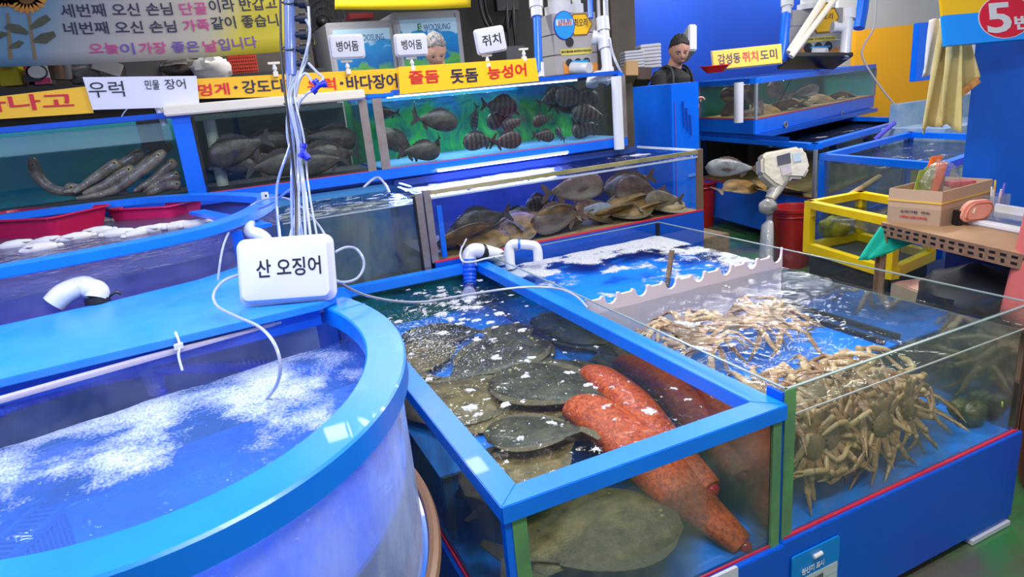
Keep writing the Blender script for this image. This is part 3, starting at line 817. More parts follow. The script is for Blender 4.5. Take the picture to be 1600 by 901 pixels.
c1 = PZ(248, 345, 1.12); exb = (PZ(325,345,1.18)-PZ(165,352,1.18)); exb.z = 0; exb.normalize(); eyb = Vector((-exb.y, exb.x, 0))
basket('pink slotted basket floating at the right end of the oval tank', c1+Vector((.0,.02,0)), exb, eyb, .19, .12, .085, 'pinkplastic')
c2 = PZ(60, 372, 1.12)
basket('larger crimson basket at the left end of the oval tank', c2, exb, eyb, .29, .15, .115, mat('crimson_plastic', (.55,.01,.07), .3), slots=False)
# pale squid lying round the baskets
_r = random.Random(3)
pm = mat('pale_squid', (.50,.48,.46), .35, col2=(.62,.60,.52), scale=12)
spots = [(30,382),(75,377),(118,371),(150,362),(190,364),(222,362),(250,357),(285,352),(312,350),(150,345),(60,388)]
places = ['nearest the left edge','second from the left edge','below the middle of the crimson basket','at the right corner of the crimson basket','between the two baskets nearest the rim','at the left front of the pink basket','under the front of the pink basket','at the right front of the pink basket','at the right corner of the pink basket','in the gap between the baskets','closest to the clear front wall on the left']
proto = None
for (x, y), pl_ in zip(spots, places):
    if proto is None:
        proto = thing('squid', '', 'squid', (0,0,0), world=False)
        MB().tube([(-.06,0,0),(-.04,0,0),(0,0,0),(.04,0,0),(.06,0,0)], [.012,.02,.023,.018,.005], 12).build('mantle', pm, proto, smooth=True)
        MB().plate([(.055,0),(.03,.032),(.01,.015),(.01,-.015),(.03,-.032)], (0,0,.01), (1,0,0), (0,1,0), .003).build('fins', pm, proto)
        MB().ell((-.068,0,0), (.014,.012,.01)).build('head', pm, proto, smooth=True)
        s = proto
    else: s = copy_tree(proto)
    s.location = PZ(x, y, 1.155); s.rotation_euler = (_r.uniform(-.2,.2), _r.uniform(-.1,.1), R(10)+_r.uniform(-.4,.4)+(math.pi if _r.random()<.5 else 0))
    tag(s, 'pale squid in the oval tank, '+pl_, 'squid', 'pale squid in the oval tank')
# elbow pipe on the platform
p = PZ(153, 472, PLZ); dp = (p-CW).dot(FX)
t = thing('elbow_pipe', 'white elbow pipe with black collar rising from the blue platform', 'pipe', tuple(p))
q1 = PD(150,455,dp); q2 = PD(128,446,dp); q3 = PD(100,458,dp-.03); q4 = PD(84,474,dp-.04)
rp_ = 16.5*dp/F
MB().tube(spl([p+Vector((0,0,.012)), q1+Vector((.004,0,0)), PD(141,450,dp), q2, q3, q4], 6), rp_, 18).build('pipe', 'pvc', t, smooth=True)
MB().tube([p+Vector((0,0,-.004)), p.lerp(q1,.45)], rp_*1.06, 18).build('collar', 'black', t, smooth=True)
MB().tube(spl([p+Vector((.03,0,.012)), p+Vector((.05,0,.02)), p+Vector((.06,.0,.012))], 4), .004, 6).build('tie_end', 'black', t)
MB().tube([q2.lerp(q3,.2), q2.lerp(q3,.3)], rp_*1.07, 18).build('coupling_ring', 'pvc', t, smooth=True)
# little elbow on oval tank rim + white stub
p = PZ(402, 372, 1.17)
d_ = (p-CW).dot(FX)
t = thing('rim_elbow', 'small white elbow pipe poking out under the oval tank rim', 'pipe', tuple(p))
MB().tube(spl([PD(388,345,d_+.12), PD(392,362,d_+.02), PD(404,366,d_), PD(416,376,d_), PD(418,395,d_)], 5), .022, 14).build('pipe', 'pvc', t, smooth=True)
p = PZ(415, 312, OZ)
t = thing('pipe_stub', 'short white pipe stub with a hole standing on the oval tank rim', 'pipe', tuple(p))
MB().tube([p, p+Vector((0,0,.030))], .014, 14).build('pipe', 'pvc', t, smooth=True)
hd = p+Vector((.003,-.0138,.018))
MB().obox(hd, (.004,0,0), (0,.001,0), (0,0,.004)).build('hole', 'dark', t)

# ================================================================== STYROFOAM LABELS
def tray_sign(label, c, rightv, upv, wd, hg, words, col='ink', th=.024, tx=(.20,.36,.62,.26), corner=.12, clip=None, clipd=None):
    """upturned styrofoam tray used as a hand-lettered sign; faces rightv x upv"""
    ex, ey = Vector(rightv).normalized(), Vector(upv).normalized(); nn = ex.cross(ey).normalized()
    t = thing('tray_sign', label, 'sign', tuple(c))
    hx, hy = wd/2, hg/2; r = corner*wd
    def lev(k, z): return [c+ex*p[0]+ey*p[1]+nn*z for p in rrect(-hx+k, -hy+k, hx-k, hy-k, max(r-k*.6, .004), 6)]
    L = [lev(.02*wd, 0), lev(0, th*.12), lev(0, th*.35), lev(.018*wd, th*.42), lev(.05*wd, th*.95), lev(.075*wd, th)]
    m = len(L[0]); vs = [p for l in L for p in l]; fs = []
    for i in range(len(L)-1):
        for k in range(m): fs.append((i*m+k, i*m+(k+1)%m, (i+1)*m+(k+1)%m, (i+1)*m+k))
    fs.append(tuple(range(m))[::-1]); fs.append(tuple((len(L)-1)*m+k for k in range(m)))
    MB().add(vs, fs).build('tray', 'styro', t, smooth=True)
    o_ = c-ex*hx-ey*hy+nn*(th+.0005)+ex*tx[0]*wd+ey*tx[1]*hg
    text(words, o_, ex, ey, tx[3]*hg, col, [c_ for c_ in bpy.data.objects if c_.parent == t][0], width=tx[2]*wd, thick=.0008, bold=.012)
    return t
dep = 1.64
c = PD(450, 421, dep); ex = (PD(524,414,dep)-PD(375,425,dep)).normalized(); ey = (PD(447,370,dep)-PD(455,473,dep)).normalized()
ey = (ey-ex*ey.dot(ex)).normalized()
t = tray_sign('white foam tray sign hand lettered in black standing on the rounded tank bar', c, ex, ey, .240, .165, '산 오징어', tx=(.22,.40,.66,.27), th=.03, corner=.10)
t.name = 'foam_tray_sign'
q = PD(452, 484, dep)
t = thing('sign_clip', 'grimy clear clip with cable holding the large foam tray sign', 'clip', tuple(q))
cm = mat('old_clear_plastic', (.55,.50,.42), .2, trans=.4)
MB().obox(q+ey*.012, ex*.035, ey*.004, ex.cross(ey)*.010).build('jaw', cm, t, bevel=.001)
MB().obox(q-ey*.004, ex*.018, ey*.008, ex.cross(ey)*.012).build('body', cm, t, bevel=.002)
MB().tube(spl([q+ex*.03+ey*.008, q+ex*.055+ey*.006, q+ex*.06-ey*.006, q+ex*.05-ey*.012], 4), .0035, 6).build('cable', 'black', t)

# ================================================================== AIR TUBE BUNDLE AND MANIFOLD
dM = 1.95
t = thing('air_manifold', 'clear upright pipe manifold with five black valves at the top left', 'manifold', tuple(PD(462, 60, dM)))
pp = [PD(452,-60,dM), PD(452,0,dM), PD(453,50,dM), PD(455,100,dM), PD(456,118,dM)]
mclear = glass_mat('manifold_clear', (.60,.68,.92), rough=.08, diff=.5, dcol=(.24,.32,.62))
MB().tube(pp, 8.5*dM/F, 16).build('pipe', mclear, t, smooth=True)
for y in (4, 28, 53, 76, 98):
    x = 453+y*.04
    a = PD(x+8, y+.5, dM-.002); b = PD(x+26, y, dM-.006)
    MB().tube([a, a.lerp(b,.35), a.lerp(b,.36), b, b.lerp(a,.05)+(b-a)*.07], [.009,.010,.0155,.016,.013], 14).build('valve', 'black', t, smooth=True)
for y in (3, 75):
    MB().tube([PD(450+9*math.cos(a), y+2.2*math.sin(a), dM-.018*(1 if math.sin(a)>0 else -.9)) for a in [k*math.pi/8 for k in range(16)]], .0025, 6, closed=True).build('cable_tie', 'black', t)
# tubes: each is its own thing
def tubeobj(name, label, px, mtl='tubing', r=.0032, grp=None, seg=8):
    pts = [PD(a[0], a[1], a[2]) for a in px]
    o = MB().tube(spl(pts, 6), r, seg).build(name, mtl, None, smooth=True, loc=tuple(pts[0]))
    return tag(o, label, 'tube', grp)
_r = random.Random(8)
starts = [(448,110),(452,112),(456,114),(460,112),(464,116),(468,118),(449,100),(455,104),(459,106),(466,110)]
ends = [(437,372),(452,376),(462,378),(470,376),(478,376),(486,374),(457,378),(467,378),(474,376),(496,372)]
for k, (s, e) in enumerate(zip(starts, ends)):
    w1 = (455+_r.uniform(-5,6), 150); w2 = (s[0]*.4+e[0]*.35+115+_r.uniform(-9,9), 215); w3 = (e[0]*.8+92+_r.uniform(-12,14), 290)
    dd = dM-.01-_r.uniform(0,.03)
    tubeobj('air_tube', 'air tube in the hanging bundle below the clear manifold', [(s[0],s[1],dM), (w1[0],w1[1],dd), (w2[0],w2[1],dd), (w3[0],w3[1],dd), (e[0],e[1],1.80)], 'tubeblue' if k in (0,3,6,8) else 'tubing', .0040 if k < 8 else .003, 'air tubes in the hanging bundle')
for k, (s, e) in enumerate(((( 478,30),(470,110)), ((482,10),(478,95)))):
    tubeobj('air_tube', 'air tube looping beside the black valves of the manifold, '+('nearer the pipe' if k == 0 else 'farther right'), [(s[0],s[1],dM-.02),(484,45+10*k,dM-.02),(480,75,dM-.03),(e[0],e[1],dM-.02),(466,125,dM-.02),(457,150,dM-.02)], 'tubing', .004)
tubeobj('air_tube', 'white air tube curving from the lowest valve to the blue splitter, upper one', [(482,98,dM-.03),(495,112,dM-.04),(505,122,dM-.05),(494,132,dM-.05)], 'tubing', .0038)
tubeobj('air_tube', 'white air tube curving from the blue splitter down into the bundle', [(490,140,dM-.05),(478,147,dM-.05),(468,160,dM-.04),(464,178,dM-.03)], 'tubing', .0038)
tubeobj('air_tube', 'white air tube curving from the blue splitter back up to the bundle neck', [(488,128,dM-.05),(478,114,dM-.04),(468,125,dM-.03),(462,150,dM-.03)], 'tubing', .0038)
tubeobj('black_cable', 'thin black cable running down the tube bundle', [(438,-40,dM-.03),(438,10,dM-.03),(440,90,dM-.03),(447,160,dM-.04),(455,230,dM-.04),(462,300,dM-.05),(463,372,1.80)], 'black', .0035)
tubeobj('air_tube', 'thin tube leaving the bundle leftward over the oval tank rim', [(458,292,dM-.03),(436,308,1.98),(415,322,2.2),(386,330,2.5),(370,345,2.55)], 'tubeblue', .0035)
tubeobj('air_tube', 'long air tube arching from the oval tank to the right of the bundle', [(340,440,1.95),(350,380,2.0),(372,340,2.3),(400,316,2.45),(440,308,2.3),(470,322,2.1),(497,350,1.9),(512,374,1.75)], 'tubing', .0035)
tubeobj('air_tube', 'clear tube curving from behind the foam tray sign into the rounded tank', [(376,428,1.66),(350,438,1.62),(334,458,1.58),(340,478,1.54),(372,495,1.45),(405,510,1.38),(428,535,1.34),(438,570,1.33),(430,605,1.36),(400,640,1.42)], 'tubing', .0036)
tubeobj('air_tube', 'clear tube looping to the right of the foam tray sign', [(524,393,1.68),(540,386,1.7),(556,388,1.72),(567,402,1.72),(568,418,1.72),(558,434,1.7),(540,440,1.68),(522,438,1.67)], 'tubing', .0036)
tubeobj('air_tube', 'long clear tube sagging over the middle tank toward the crab tank', [(524,436,1.68),(550,452,1.80),(580,463,1.95),(620,470,2.1),(660,471,2.25),(700,465,2.35),(760,455,2.42),(820,448,2.42),(870,450,2.4),(900,462,2.32),(918,480,2.25)], 'tubing', .0042)
def splitter(label, pts, dd):
    t = thing('tube_splitter', label, 'connector', tuple(PD(pts[0][0], pts[0][1], dd)))
    c = PD(pts[0][0], pts[0][1], dd)
    for q in pts[1:]:
        e = PD(q[0], q[1], dd)
        MB().tube([c, c.lerp(e,.45), c.lerp(e,.5), e], [.0075,.0075,.010,.010], 10).build('arm', 'conn', t, smooth=True)
    return t
splitter('small blue Y-shaped tube splitter right of the manifold', [(498,133),(492,125),(510,130),(488,144)], dM-.05)
splitter('blue tube connector hanging lower in the tube bundle', [(474,236),(474,224),(482,248),(470,246)], dM-.06)
for y, lab in ((161,'upper'),):
    t = MB().tube([PD(455+11*math.cos(a), y+2*math.sin(a), dM-.02-.016*math.sin(a)) for a in [k*math.pi/8 for k in range(16)]], .0028, 6, closed=True).build('cable_tie', 'black', None)
    tag(t, 'black cable tie gripping the tube bundle below the manifold', 'cable tie')

# ================================================================== PIPES OVER THE MIDDLE TANK
dE = (PY(730, 400, 2.98)-CW).dot(FX)
p = PD(735, 400, dE)
t = thing('filling_elbow', 'white elbow with blue hose pouring water into the middle tank', 'pipe', tuple(p))
rr_ = .040
MB().tube(spl([PD(734,416,dE), PD(733,400,dE), PD(740,391,dE), PD(754,392,dE+.02), PD(770,396,dE+.05), PD(780,400,dE+.08), PD(783,412,dE+.09)], 6), rr_*.92, 18).build('pipe', 'pvc', t, smooth=True)
MB().tube([PD(750,392,dE+.01), PD(757,394,dE+.03)], rr_*1.02, 18).build('black_collar', 'black', t, smooth=True)
ribbed([PD(733,404,dE-.01), PD(734,430,dE-.01), PD(734,443,dE-.02)], .036, parent=t, name='blue_spout', rib=.02)
MB().tube(spl([PD(722,384,dE-.05), PD(719,398,dE-.05), PD(724,408,dE-.06), PD(740,408,dE-.06), PD(760,403,dE-.03), PD(790,398,dE)], 5), .005, 6).build('zip_strap', 'pvc', t)
MB().tube([PD(722,386,dE-.05), PD(729,372,dE-.05)], .004, 6).build('strap_tail', 'pvc', t)
o = MB().tube(spl([PD(734,438,dE-.02), PD(733,446,dE-.02), PD(733,454,dE-.02), PZ(733,462,.705)], 5), [.022]*5+[.024]*4+[.030]*3+[.034]*4, 10).build('water_jet', bpy.data.materials['jet'], None, smooth=True)
tag(o, 'water falling from the blue spout into the middle tank', 'water', kind='stuff')
dU = (PY(815, 385, 2.86)-CW).dot(FX)
p = PD(797, 410, dU)
t = thing('overflow_pipe', 'white U-shaped pipe with a blue band bending over into the crab tank', 'pipe', tuple(p))
r3 = 7.6*dU/F
MB().tube([PD(799,420,dU), PD(797,412,dU), PD(796,392,dU)], r3*1.05, 16).build('upright', 'pvc', t, smooth=True)
MB().tube(spl([PD(796,395,dU), PD(796,386,dU), PD(801,381,dU), PD(812,381,dU), PD(826,382,dU), PD(836,384,dU), PD(840,392,dU), PD(841,407,dU)], 6), r3, 16).build('pipe', 'pvc', t, smooth=True)
MB().tube([PD(809,381,dU), PD(813,381,dU)], r3*1.05, 16).build('blue_band', 'framerow', t, smooth=True)

# ================================================================== LOWER BACK ROW
LY = 3.05; LYB = 3.68; M['wl'] = mat('waterline2', (.38,.44,.50), .2)
def simple_tank(label, x0, x1, y0, y1, zb, zt, baseboard=True, back='wallblue', frame=None, posts=(), name='glass_tank', glassm='glass', floor='floorpad', zbase=.02, edge=None):
    t = thing(name, label, 'fish tank', ((x0+x1)/2, (y0+y1)/2, zbase))
    pane('glass_pane', (x0+.01, y0, zb), (x1-.01, y0+.01, zt), t, glassm)
    pane('glass_pane', (x0, y0+.01, zb), (x0+.01, y1, zt), t, 'glass')
    pane('glass_pane', (x1-.01, y0+.01, zb), (x1, y1, zt), t, 'glass')
    MB().box((x0+.012, y1-.012, zb), (x1-.012, y1, zt)).build('back_panel', back, t)
    MB().box((x0+.01, y0+.012, zb-.02), (x1-.01, y1-.012, zb)).build('tank_floor', floor, t)
    if baseboard:
        MB().box((x0, y0-.012, zbase), (x1, y0+.0, zb)).build('base_board', 'board', t, bevel=.002)
        MB().box((x1-.0, y0+.0, zbase), (x1+.012, y1, zb)).build('base_board', 'board', t, bevel=.002)
        MB().box((x0, y0-.0135, zb-.002), (x1, y0-.0, zb+.006)).build('sealant_line', 'redline', t)
        MB().box((x0+.02, y0+.02, zbase), (x1-.02, y1-.02, zb-.03)).build('support_block', 'dark', t)
    for (px_, w_, mt) in posts:
        MB().box((px_, y0-.006, zb-.002), (px_+w_, y0+.02, zt+.004)).build('corner_post', mt, t, bevel=.001)
    return t
zt = 1.135; zb = .782
bx0, bx1 = .925, 2.60
t = simple_tank('wide lower tank of sea bream with wood-coloured top edge on a blue board', bx0, bx1, LY, LYB, zb, zt, posts=((bx0-.012,.035,'steel'),(bx1-.03,.035,mat('brown_edge',(.16,.10,.06),.4))), back=mat('tank_back_blue', (.015,.06,.30), .5, col2=(.01,.04,.18), scale=3), floor=mat('sandy_floor', (.20,.13,.05), .7, col2=(.32,.2,.08), scale=12))
MB().box((bx0+.02, LY-.004, zt-.022), (bx1+.004, LY+.012, zt)).build('top_edge', mat('tan_edge', (.42,.34,.18), .4, col2=(.16,.17,.05), scale=5), t, bevel=.001)
MB().box((bx1-.008, LY, zt-.012), (bx1+.004, LYB, zt)).build('top_edge', 'white', t)
MB().box((bx0+.05, LY+.012, zb+.01), (bx0+.075, LY+.03, zt-.08)).build('ribbed_strip', 'framerow', t)
water('tank_water', 'sparkling blue lit water in the lower bream tank', (bx0+.012, bx1-.012, LY+.012, LYB-.012), 1.098, 'w_blue', lambda x, y: -.1+fbm(x*9, y*9, 2)*.6+.55*math.exp(-((x-2.45)**2/.03+(y-3.5)**2/.02)), res=.015, wave=.006)
MB().box((bx0+.02, LY-.001, 1.092), (bx1-.02, LY+.0105, 1.102)).build('waterline', M['wl'], t)
lx0, lx1 = .245, .905
t = simple_tank('plain lower tank with foamy water and dark blue inside behind the tube bundle', lx0, lx1, LY, LYB, .62, 1.125, posts=((lx1-.035,.035,'steel'),), back=mat('deep_blue_back', (.03,.20,.50), .5, col2=(.05,.22,.42), scale=2), glassm='glassgrey', floor=mat('brown_tank_floor', (.08,.07,.05), .7))
o = MB().tube([(lx1-.042, LY-.009, .6), (lx1-.044, LY-.009, 1.12)], .006, 8).build('black_cable', 'black', None)
tag(o, 'black cable running up the post between the two lower tanks', 'cable')
MB().box((lx0+.01, LY-.001, 1.083), (lx1-.04, LY+.0105, 1.088)).build('waterline', M['wl'], t)
water('tank_water', 'foam-streaked water in the plain lower tank behind the tube bundle', (lx0+.012, lx1-.012, LY+.012, LYB-.012), 1.086, 'w_plain', lambda x, y: .12+fbm(x*13, y*22, 7)*.95+.35*math.exp(-((y-3.25)/.2)**2), res=.012, wave=.004)
# bubble column inside
o = MB().tube([(.62, 3.25, .70), (.625, 3.25, .85), (.62, 3.25, 1.0), (.615, 3.25, 1.08)], [.02, .035, .05, .06], 14).build('bubble_column', glass_mat('bubbles', (.9,.95,1), rough=.3, diff=.35, dcol=(.5,.62,.75), bump=1, bscale=90), None, smooth=True)
tag(o, 'rising column of air bubbles inside the plain lower tank', 'bubbles', kind='stuff')
tubeobj('air_tube', 'white tube arching over the foam in the plain lower tank', [(568,292,3.25),(582,280,3.3),(592,277,3.3),(602,288,3.25),(608,300,3.2)], 'tubing', .006)
# LED strip under the upper row
UY = 3.65
a = PY(680, 272, UY-.02); b = PY(884, 241, UY-.02)
t = thing('led_lamp', 'glowing blue-white LED strip lamp under the upper tank shelf', 'lamp', tuple(a))
MB().bar((a.x, UY-.05, 1.168), (b.x, UY-.05, 1.168), .022, .012).build('lamp_housing', 'white', t)
MB().bar((a.x+.01, UY-.05, 1.160), (b.x-.01, UY-.05, 1.160), .018, .006).build('lamp_tube', 'led', t)
for k in range(3):
    pass
# ================================================================== UPPER BACK ROW
UZB, UZT, UYB = 1.205, 1.585, 4.25
st = thing('tank_shelf', 'long blue shelf unit carrying the upper row of tanks', 'shelf', (.8, 3.95, 0))
MB().box((-2.2, UY-.008, UZB-.055), (2.50, UY+.03, UZB)).build('front_rail', 'framerow', st, bevel=.002)
MB().box((-2.2, UY+.03, UZB-.05), (2.50, UYB, UZB-.005)).build('shelf_board', 'board', st)
MB().box((-2.2, UY+.06, .02), (2.48, UYB-.05, UZB-.05)).build('shelf_body', 'board', st)
def upper(label, x0, x1, back, glassm='glass', floor='dark'):
    t = thing('display_tank', label, 'fish tank', ((x0+x1)/2, 3.95, UZB))
    pane('glass_pane', (x0+.01, UY, UZB), (x1-.01, UY+.01, UZT), t, glassm)
    pane('glass_pane', (x0, UY+.01, UZB), (x0+.01, UYB, UZT), t, 'glass')
    pane('glass_pane', (x1-.01, UY+.01, UZB), (x1, UYB, UZT), t, 'glass')
    MB().box((x0+.012, UYB-.012, UZB), (x1-.012, UYB, UZT)).build('back_panel', back, t)
    MB().box((x0+.01, UY+.012, UZB), (x1-.01, UYB-.012, UZB+.006)).build('tank_floor', floor, t)
    MB().box((x0, UY-.003, UZB), (x1, UY+.0, UZB+.004)).build('sealant_line', 'redline', t)
    return t
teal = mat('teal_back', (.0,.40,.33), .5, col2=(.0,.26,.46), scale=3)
eel_t = upper('upper tank of long grey eels with dark blue frame at the left', -2.2, -.065, teal, floor=mat('eel_floor', (.06,.06,.05), .6))
MB().box((-2.2, UY-.014, UZT-.004), (-.02, UY+.03, UZT+.022)).build('top_rail', 'board', eel_t, bevel=.002)
MB().box((-.105, UY-.02, UZB-.01), (-.022, UY+.0, UZT+.02)).build('front_post', 'framerow', eel_t, bevel=.002)
MB().box((-2.2, UYB, UZT-.004), (-.02, UYB+.03, UZT+.022)).build('top_rail', 'board', eel_t)
# clear splash guard hanging inside the front
MB().box((-2.1, UY+.035, 1.48), (-.12, UY+.039, 1.565)).build('splash_guard', glass_mat('film', (.85,.93,.95), diff=.22, dcol=(.45,.6,.62)), eel_t)
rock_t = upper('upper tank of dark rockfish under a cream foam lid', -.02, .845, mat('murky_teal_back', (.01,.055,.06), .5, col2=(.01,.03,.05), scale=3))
MB().box((.80, UY-.006, UZB), (.845, UY+.0, UZT)).build('steel_post', 'steel', rock_t)
seaweed = None
def seaweed_mat():
    m, nt, out = nodes('seaweed_poster')
    b = N(nt, 'ShaderNodeBsdfPrincipled', Roughness=.5)
    tc = N(nt, 'ShaderNodeTexCoord'); sx = N(nt, 'ShaderNodeSeparateXYZ'); nt.links.new(tc.outputs['Object'], sx.inputs[0])
    mp = N(nt, 'ShaderNodeMapping'); mp.inputs['Scale'].default_value = (9, 9, 5); nt.links.new(tc.outputs['Object'], mp.inputs[0])
    nz = N(nt, 'ShaderNodeTexNoise', Scale=1.0, Detail=7.0, Roughness=.65, Distortion=1.2); nt.links.new(mp.outputs[0], nz.inputs['Vector'])
    rp = N(nt, 'ShaderNodeValToRGB'); e = rp.color_ramp.elements
    e[0].position = .30; e[0].color = (.0,.06,.07,1); e[1].position = .78; e[1].color = (.25,.70,.25,1)
    x = e.new(.44); x.color = (.0,.26,.12,1); x = e.new(.58); x.color = (.02,.46,.06,1)
    nt.links.new(nz.outputs['Fac'], rp.inputs[0])
    mr = N(nt, 'ShaderNodeMapRange'); mr.inputs[1].default_value = 1.45; mr.inputs[2].default_value = 1.60
    n2 = N(nt, 'ShaderNodeTexNoise', Scale=6.0); nt.links.new(tc.outputs['Object'], n2.inputs['Vector'])
    ad = N(nt, 'ShaderNodeMath', operation='MULTIPLY_ADD'); ad.inputs[1].default_value = .3; nt.links.new(n2.outputs['Fac'], ad.inputs[0]); 
    sb = N(nt, 'ShaderNodeMath', operation='SUBTRACT'); sb.inputs[1].default_value = .15; nt.links.new(sx.outputs['Z'], sb.inputs[0]); nt.links.new(sb.outputs[0], ad.inputs[2])
    nt.links.new(ad.outputs[0], mr.inputs[0])
    mx = N(nt, 'ShaderNodeMix', data_type='RGBA'); nt.links.new(mr.outputs[0], mx.inputs[0]); nt.links.new(rp.outputs[0], mx.inputs[6]); mx.inputs[7].default_value = (.0,.28,.62,1)
    nt.links.new(mx.outputs[2], b.inputs['Base Color']); nt.links.new(b.outputs[0], out.inputs[0]); return m
bream_t = upper('upper tank of striped fish with bright green seaweed back and LED light', .875, 2.50, seaweed_mat(), floor=mat('pale_blue_floor', (.10,.30,.60), .5))
MB().box((.875, UY-.008, UZB), (.925, UY+.0, UZT)).build('steel_post', 'steel', bream_t)
MB().box((2.462, UY-.008, UZB), (2.50, UY+.0, UZT)).build('steel_post', 'steel', bream_t)
MB().box((.85, UY-.010, UZT-.0), (1.0, UY+.05, UZT+.022)).build('corner_cap', 'framerow', bream_t, bevel=.004)
MB().box((1.0, UY+.02, UZT+.012), (2.50, UY+.06, UZT+.035)).build('top_rail', 'board', bream_t)
MB().box((.875, UYB, UZT-.01), (2.50, UYB+.03, UZT+.02)).build('top_rail', 'board', bream_t)
MB().box((2.46, UY+.01, UZT-.003), (2.50, UYB, UZT+.02)).build('top_rail', 'framerow', bream_t)
t = thing('led_lamp', 'thin LED strip lamp along the top of the striped fish tank', 'lamp', (.95, UY+.05, UZT))
MB().box((.97, UY+.06, UZT+.004), (2.2, UY+.082, UZT+.012)).build('lamp_housing', 'white', t)
MB().box((.98, UY+.062, UZT-.004), (2.19, UY+.080, UZT+.004)).build('lamp_tube', mat('led2', (.6,.8,1), .5, emis=(.45,.62,1.0), estr=12), t)
for nm, x0, x1, f, mt in (('green seaweed', .89, 2.49, -.25, 'w_plain'),):
    water('tank_water', 'water surface of the striped fish tank just below its lamp', (x0, x1, UY+.012, UYB-.012), UZT-.022, 'w_plain', lambda x, y: -.3+fbm(x*9, y*9, 2)*.5, res=.03)
water('tank_water', 'water surface of the eel tank', (-2.19, -.08, UY+.012, UYB-.012), 1.475, 'w_plain', lambda x, y: -.25+fbm(x*9, y*9, 2)*.5, res=.03)
water('tank_water', 'water surface of the dark rockfish tank under its lid', (-.005, .83, UY+.012, UYB-.012), UZT-.03, 'w_plain', lambda x, y: -.4, res=.05)
# cream foam lid
t = MB().prism([(-.13, UY-.06), (.83, UY-.06), (.83, UY+.36), (-.09, UY+.36)], UZT+.004, UZT+.052).build('cover_slab', 'cream', None, bevel=.006)
tag(t, 'cream foam lid slab laid on the dark rockfish tank', 'lid')
# white pipes standing in tanks
def vpipe(label, x, y, z0, z1, r, mtl='pvc'):
    o = MB().tube([(x,y,z0),(x,y,z1)], r, 16).build('standing_pipe', mtl, None, smooth=True, loc=(x,y,z0)); return tag(o, label, 'pipe')
M['pvcwet'] = mat('wet_pvc', (.50,.56,.50), .3)
p = PY(338, 240, 3.85); vpipe('pale standing pipe inside the dark rockfish tank', p.x, 3.85, UZB+.01, UZT-.03, .030, 'pvcwet')
p = PY(963, 190, 3.62)
vpipe('white drain pipe hanging in front of the striped fish tank down to the lower water', p.x, 3.60, PY(963,233,3.60).z, UZT-.0, .033, mat('wet_pvc2', (.66,.68,.70), .25))
p = PY(762, 180, 3.5)
# black filter block in eel tank
o = MB().box((PY(213,190,3.8).x, 3.75, 1.44), (PY(250,190,3.8).x, 3.85, 1.61)).build('filter_block', 'black', None, bevel=.003)
tag(o, 'black filter box hooked inside the eel tank beside the blue post', 'filter')
p = PY(247, 180, 3.74)
o = MB().tube(spl([(p.x, 3.76, 1.66), (p.x, 3.73, 1.655), (p.x+.012, 3.70, 1.62), (p.x+.02, 3.70, 1.55)], 4), .016, 12).build('inlet_pipe', 'pvc', None, smooth=True); tag(o, 'white inlet pipe bending down into the eel tank beside the black filter', 'pipe')
tubeobj('air_tube', 'thin pale tube curving into the eel tank beside the black filter', [(200,168,4.0),(192,178,3.95),(186,192,3.9)], 'tubeblue', .004)

# ================================================================== SIGN BOARDS ON THE UPPER ROW
def signboard(label, corners, Y, words, face='yellow', th=.012, name='sign_board'):
    # corners: TL, TR, BR, BL in the photo, standing on plane Y
    P = [PY(x, y, Y) for x, y in corners]
    t = thing(name, label, 'sign', tuple((P[2]+P[3])/2))
    bd_ = MB().plate([(p.x, p.z) for p in P], (0, Y+th/2, 0), (1,0,0), (0,0,1), th).build('board', face, t)
    for s, x0, y0, x1, y1, hpx, col, bold in words:     # baseline start, baseline end in photo pixels, letter height px
        a, b = PY(x0, y0, Y-.002), PY(x1, y1, Y-.002); top = PY(x0, y0-hpx, Y-.002)
        text(s, a, (b-a), (b-a).cross(Vector((0,1,0))).normalized(), abs(top.z-a.z), col, bd_, width=(b-a).length, bold=bold, thick=.002)
    return t
SY = UY+.02
signboard('yellow sign board with red lettering at the far left edge', [(-70,158),(137,134),(146,176),(-70,190)], SY, [('아나고', -40, 176, 117, 168, 26, 'red', .018)])
signboard('white corrugated sheet with two hand-lettered names between yellow signs', [(129,120),(307,118),(312,166),(145,171)], SY-.012, [('우럭', 141, 152, 196, 150, 25, 'ink', .0), ('민물', 228, 139, 250, 139, 15, 'ink', 0), ('장어', 259, 139, 291, 138, 16, 'ink', 0)], face=mat('corrugated_white', (.72,.72,.78), .5), name='sign_sheet')
M['yellow2'] = mat('sign_yellow2', (.85,.47,.01), .45)
signboard('long yellow sign board with red and navy lettering behind the cream lid', [(296,123),(622,106),(622,145),(300,154)], SY+.03, [('멍게', 311, 150, 360, 147, 19, 'red', .018), ('·', 366, 139, 372, 138, 5, 'navy', .02), ('강도다리', 380, 146, 466, 142, 21, 'navy', .018), ('우럭', 482, 143, 526, 140, 20, 'red', .018), ('·', 531, 132, 537, 132, 5, 'navy', .02), ('바다장어', 543, 141, 622, 136, 23, 'navy', .018)], face='yellow2')
M['yellow3'] = mat('sign_yellow3', (.95,.52,.01), .4)
signboard('yellow sign board with three fish names above the striped fish tank', [(622,104),(837,90),(842,126),(625,147)], SY-.01, [('줄돔', 640, 131, 687, 128, 20, 'red', .018), ('돗돔', 705, 130, 748, 127, 22, 'navy', .018), ('능성어', 763, 124, 823, 118, 21, 'red', .018)], face='yellow3')
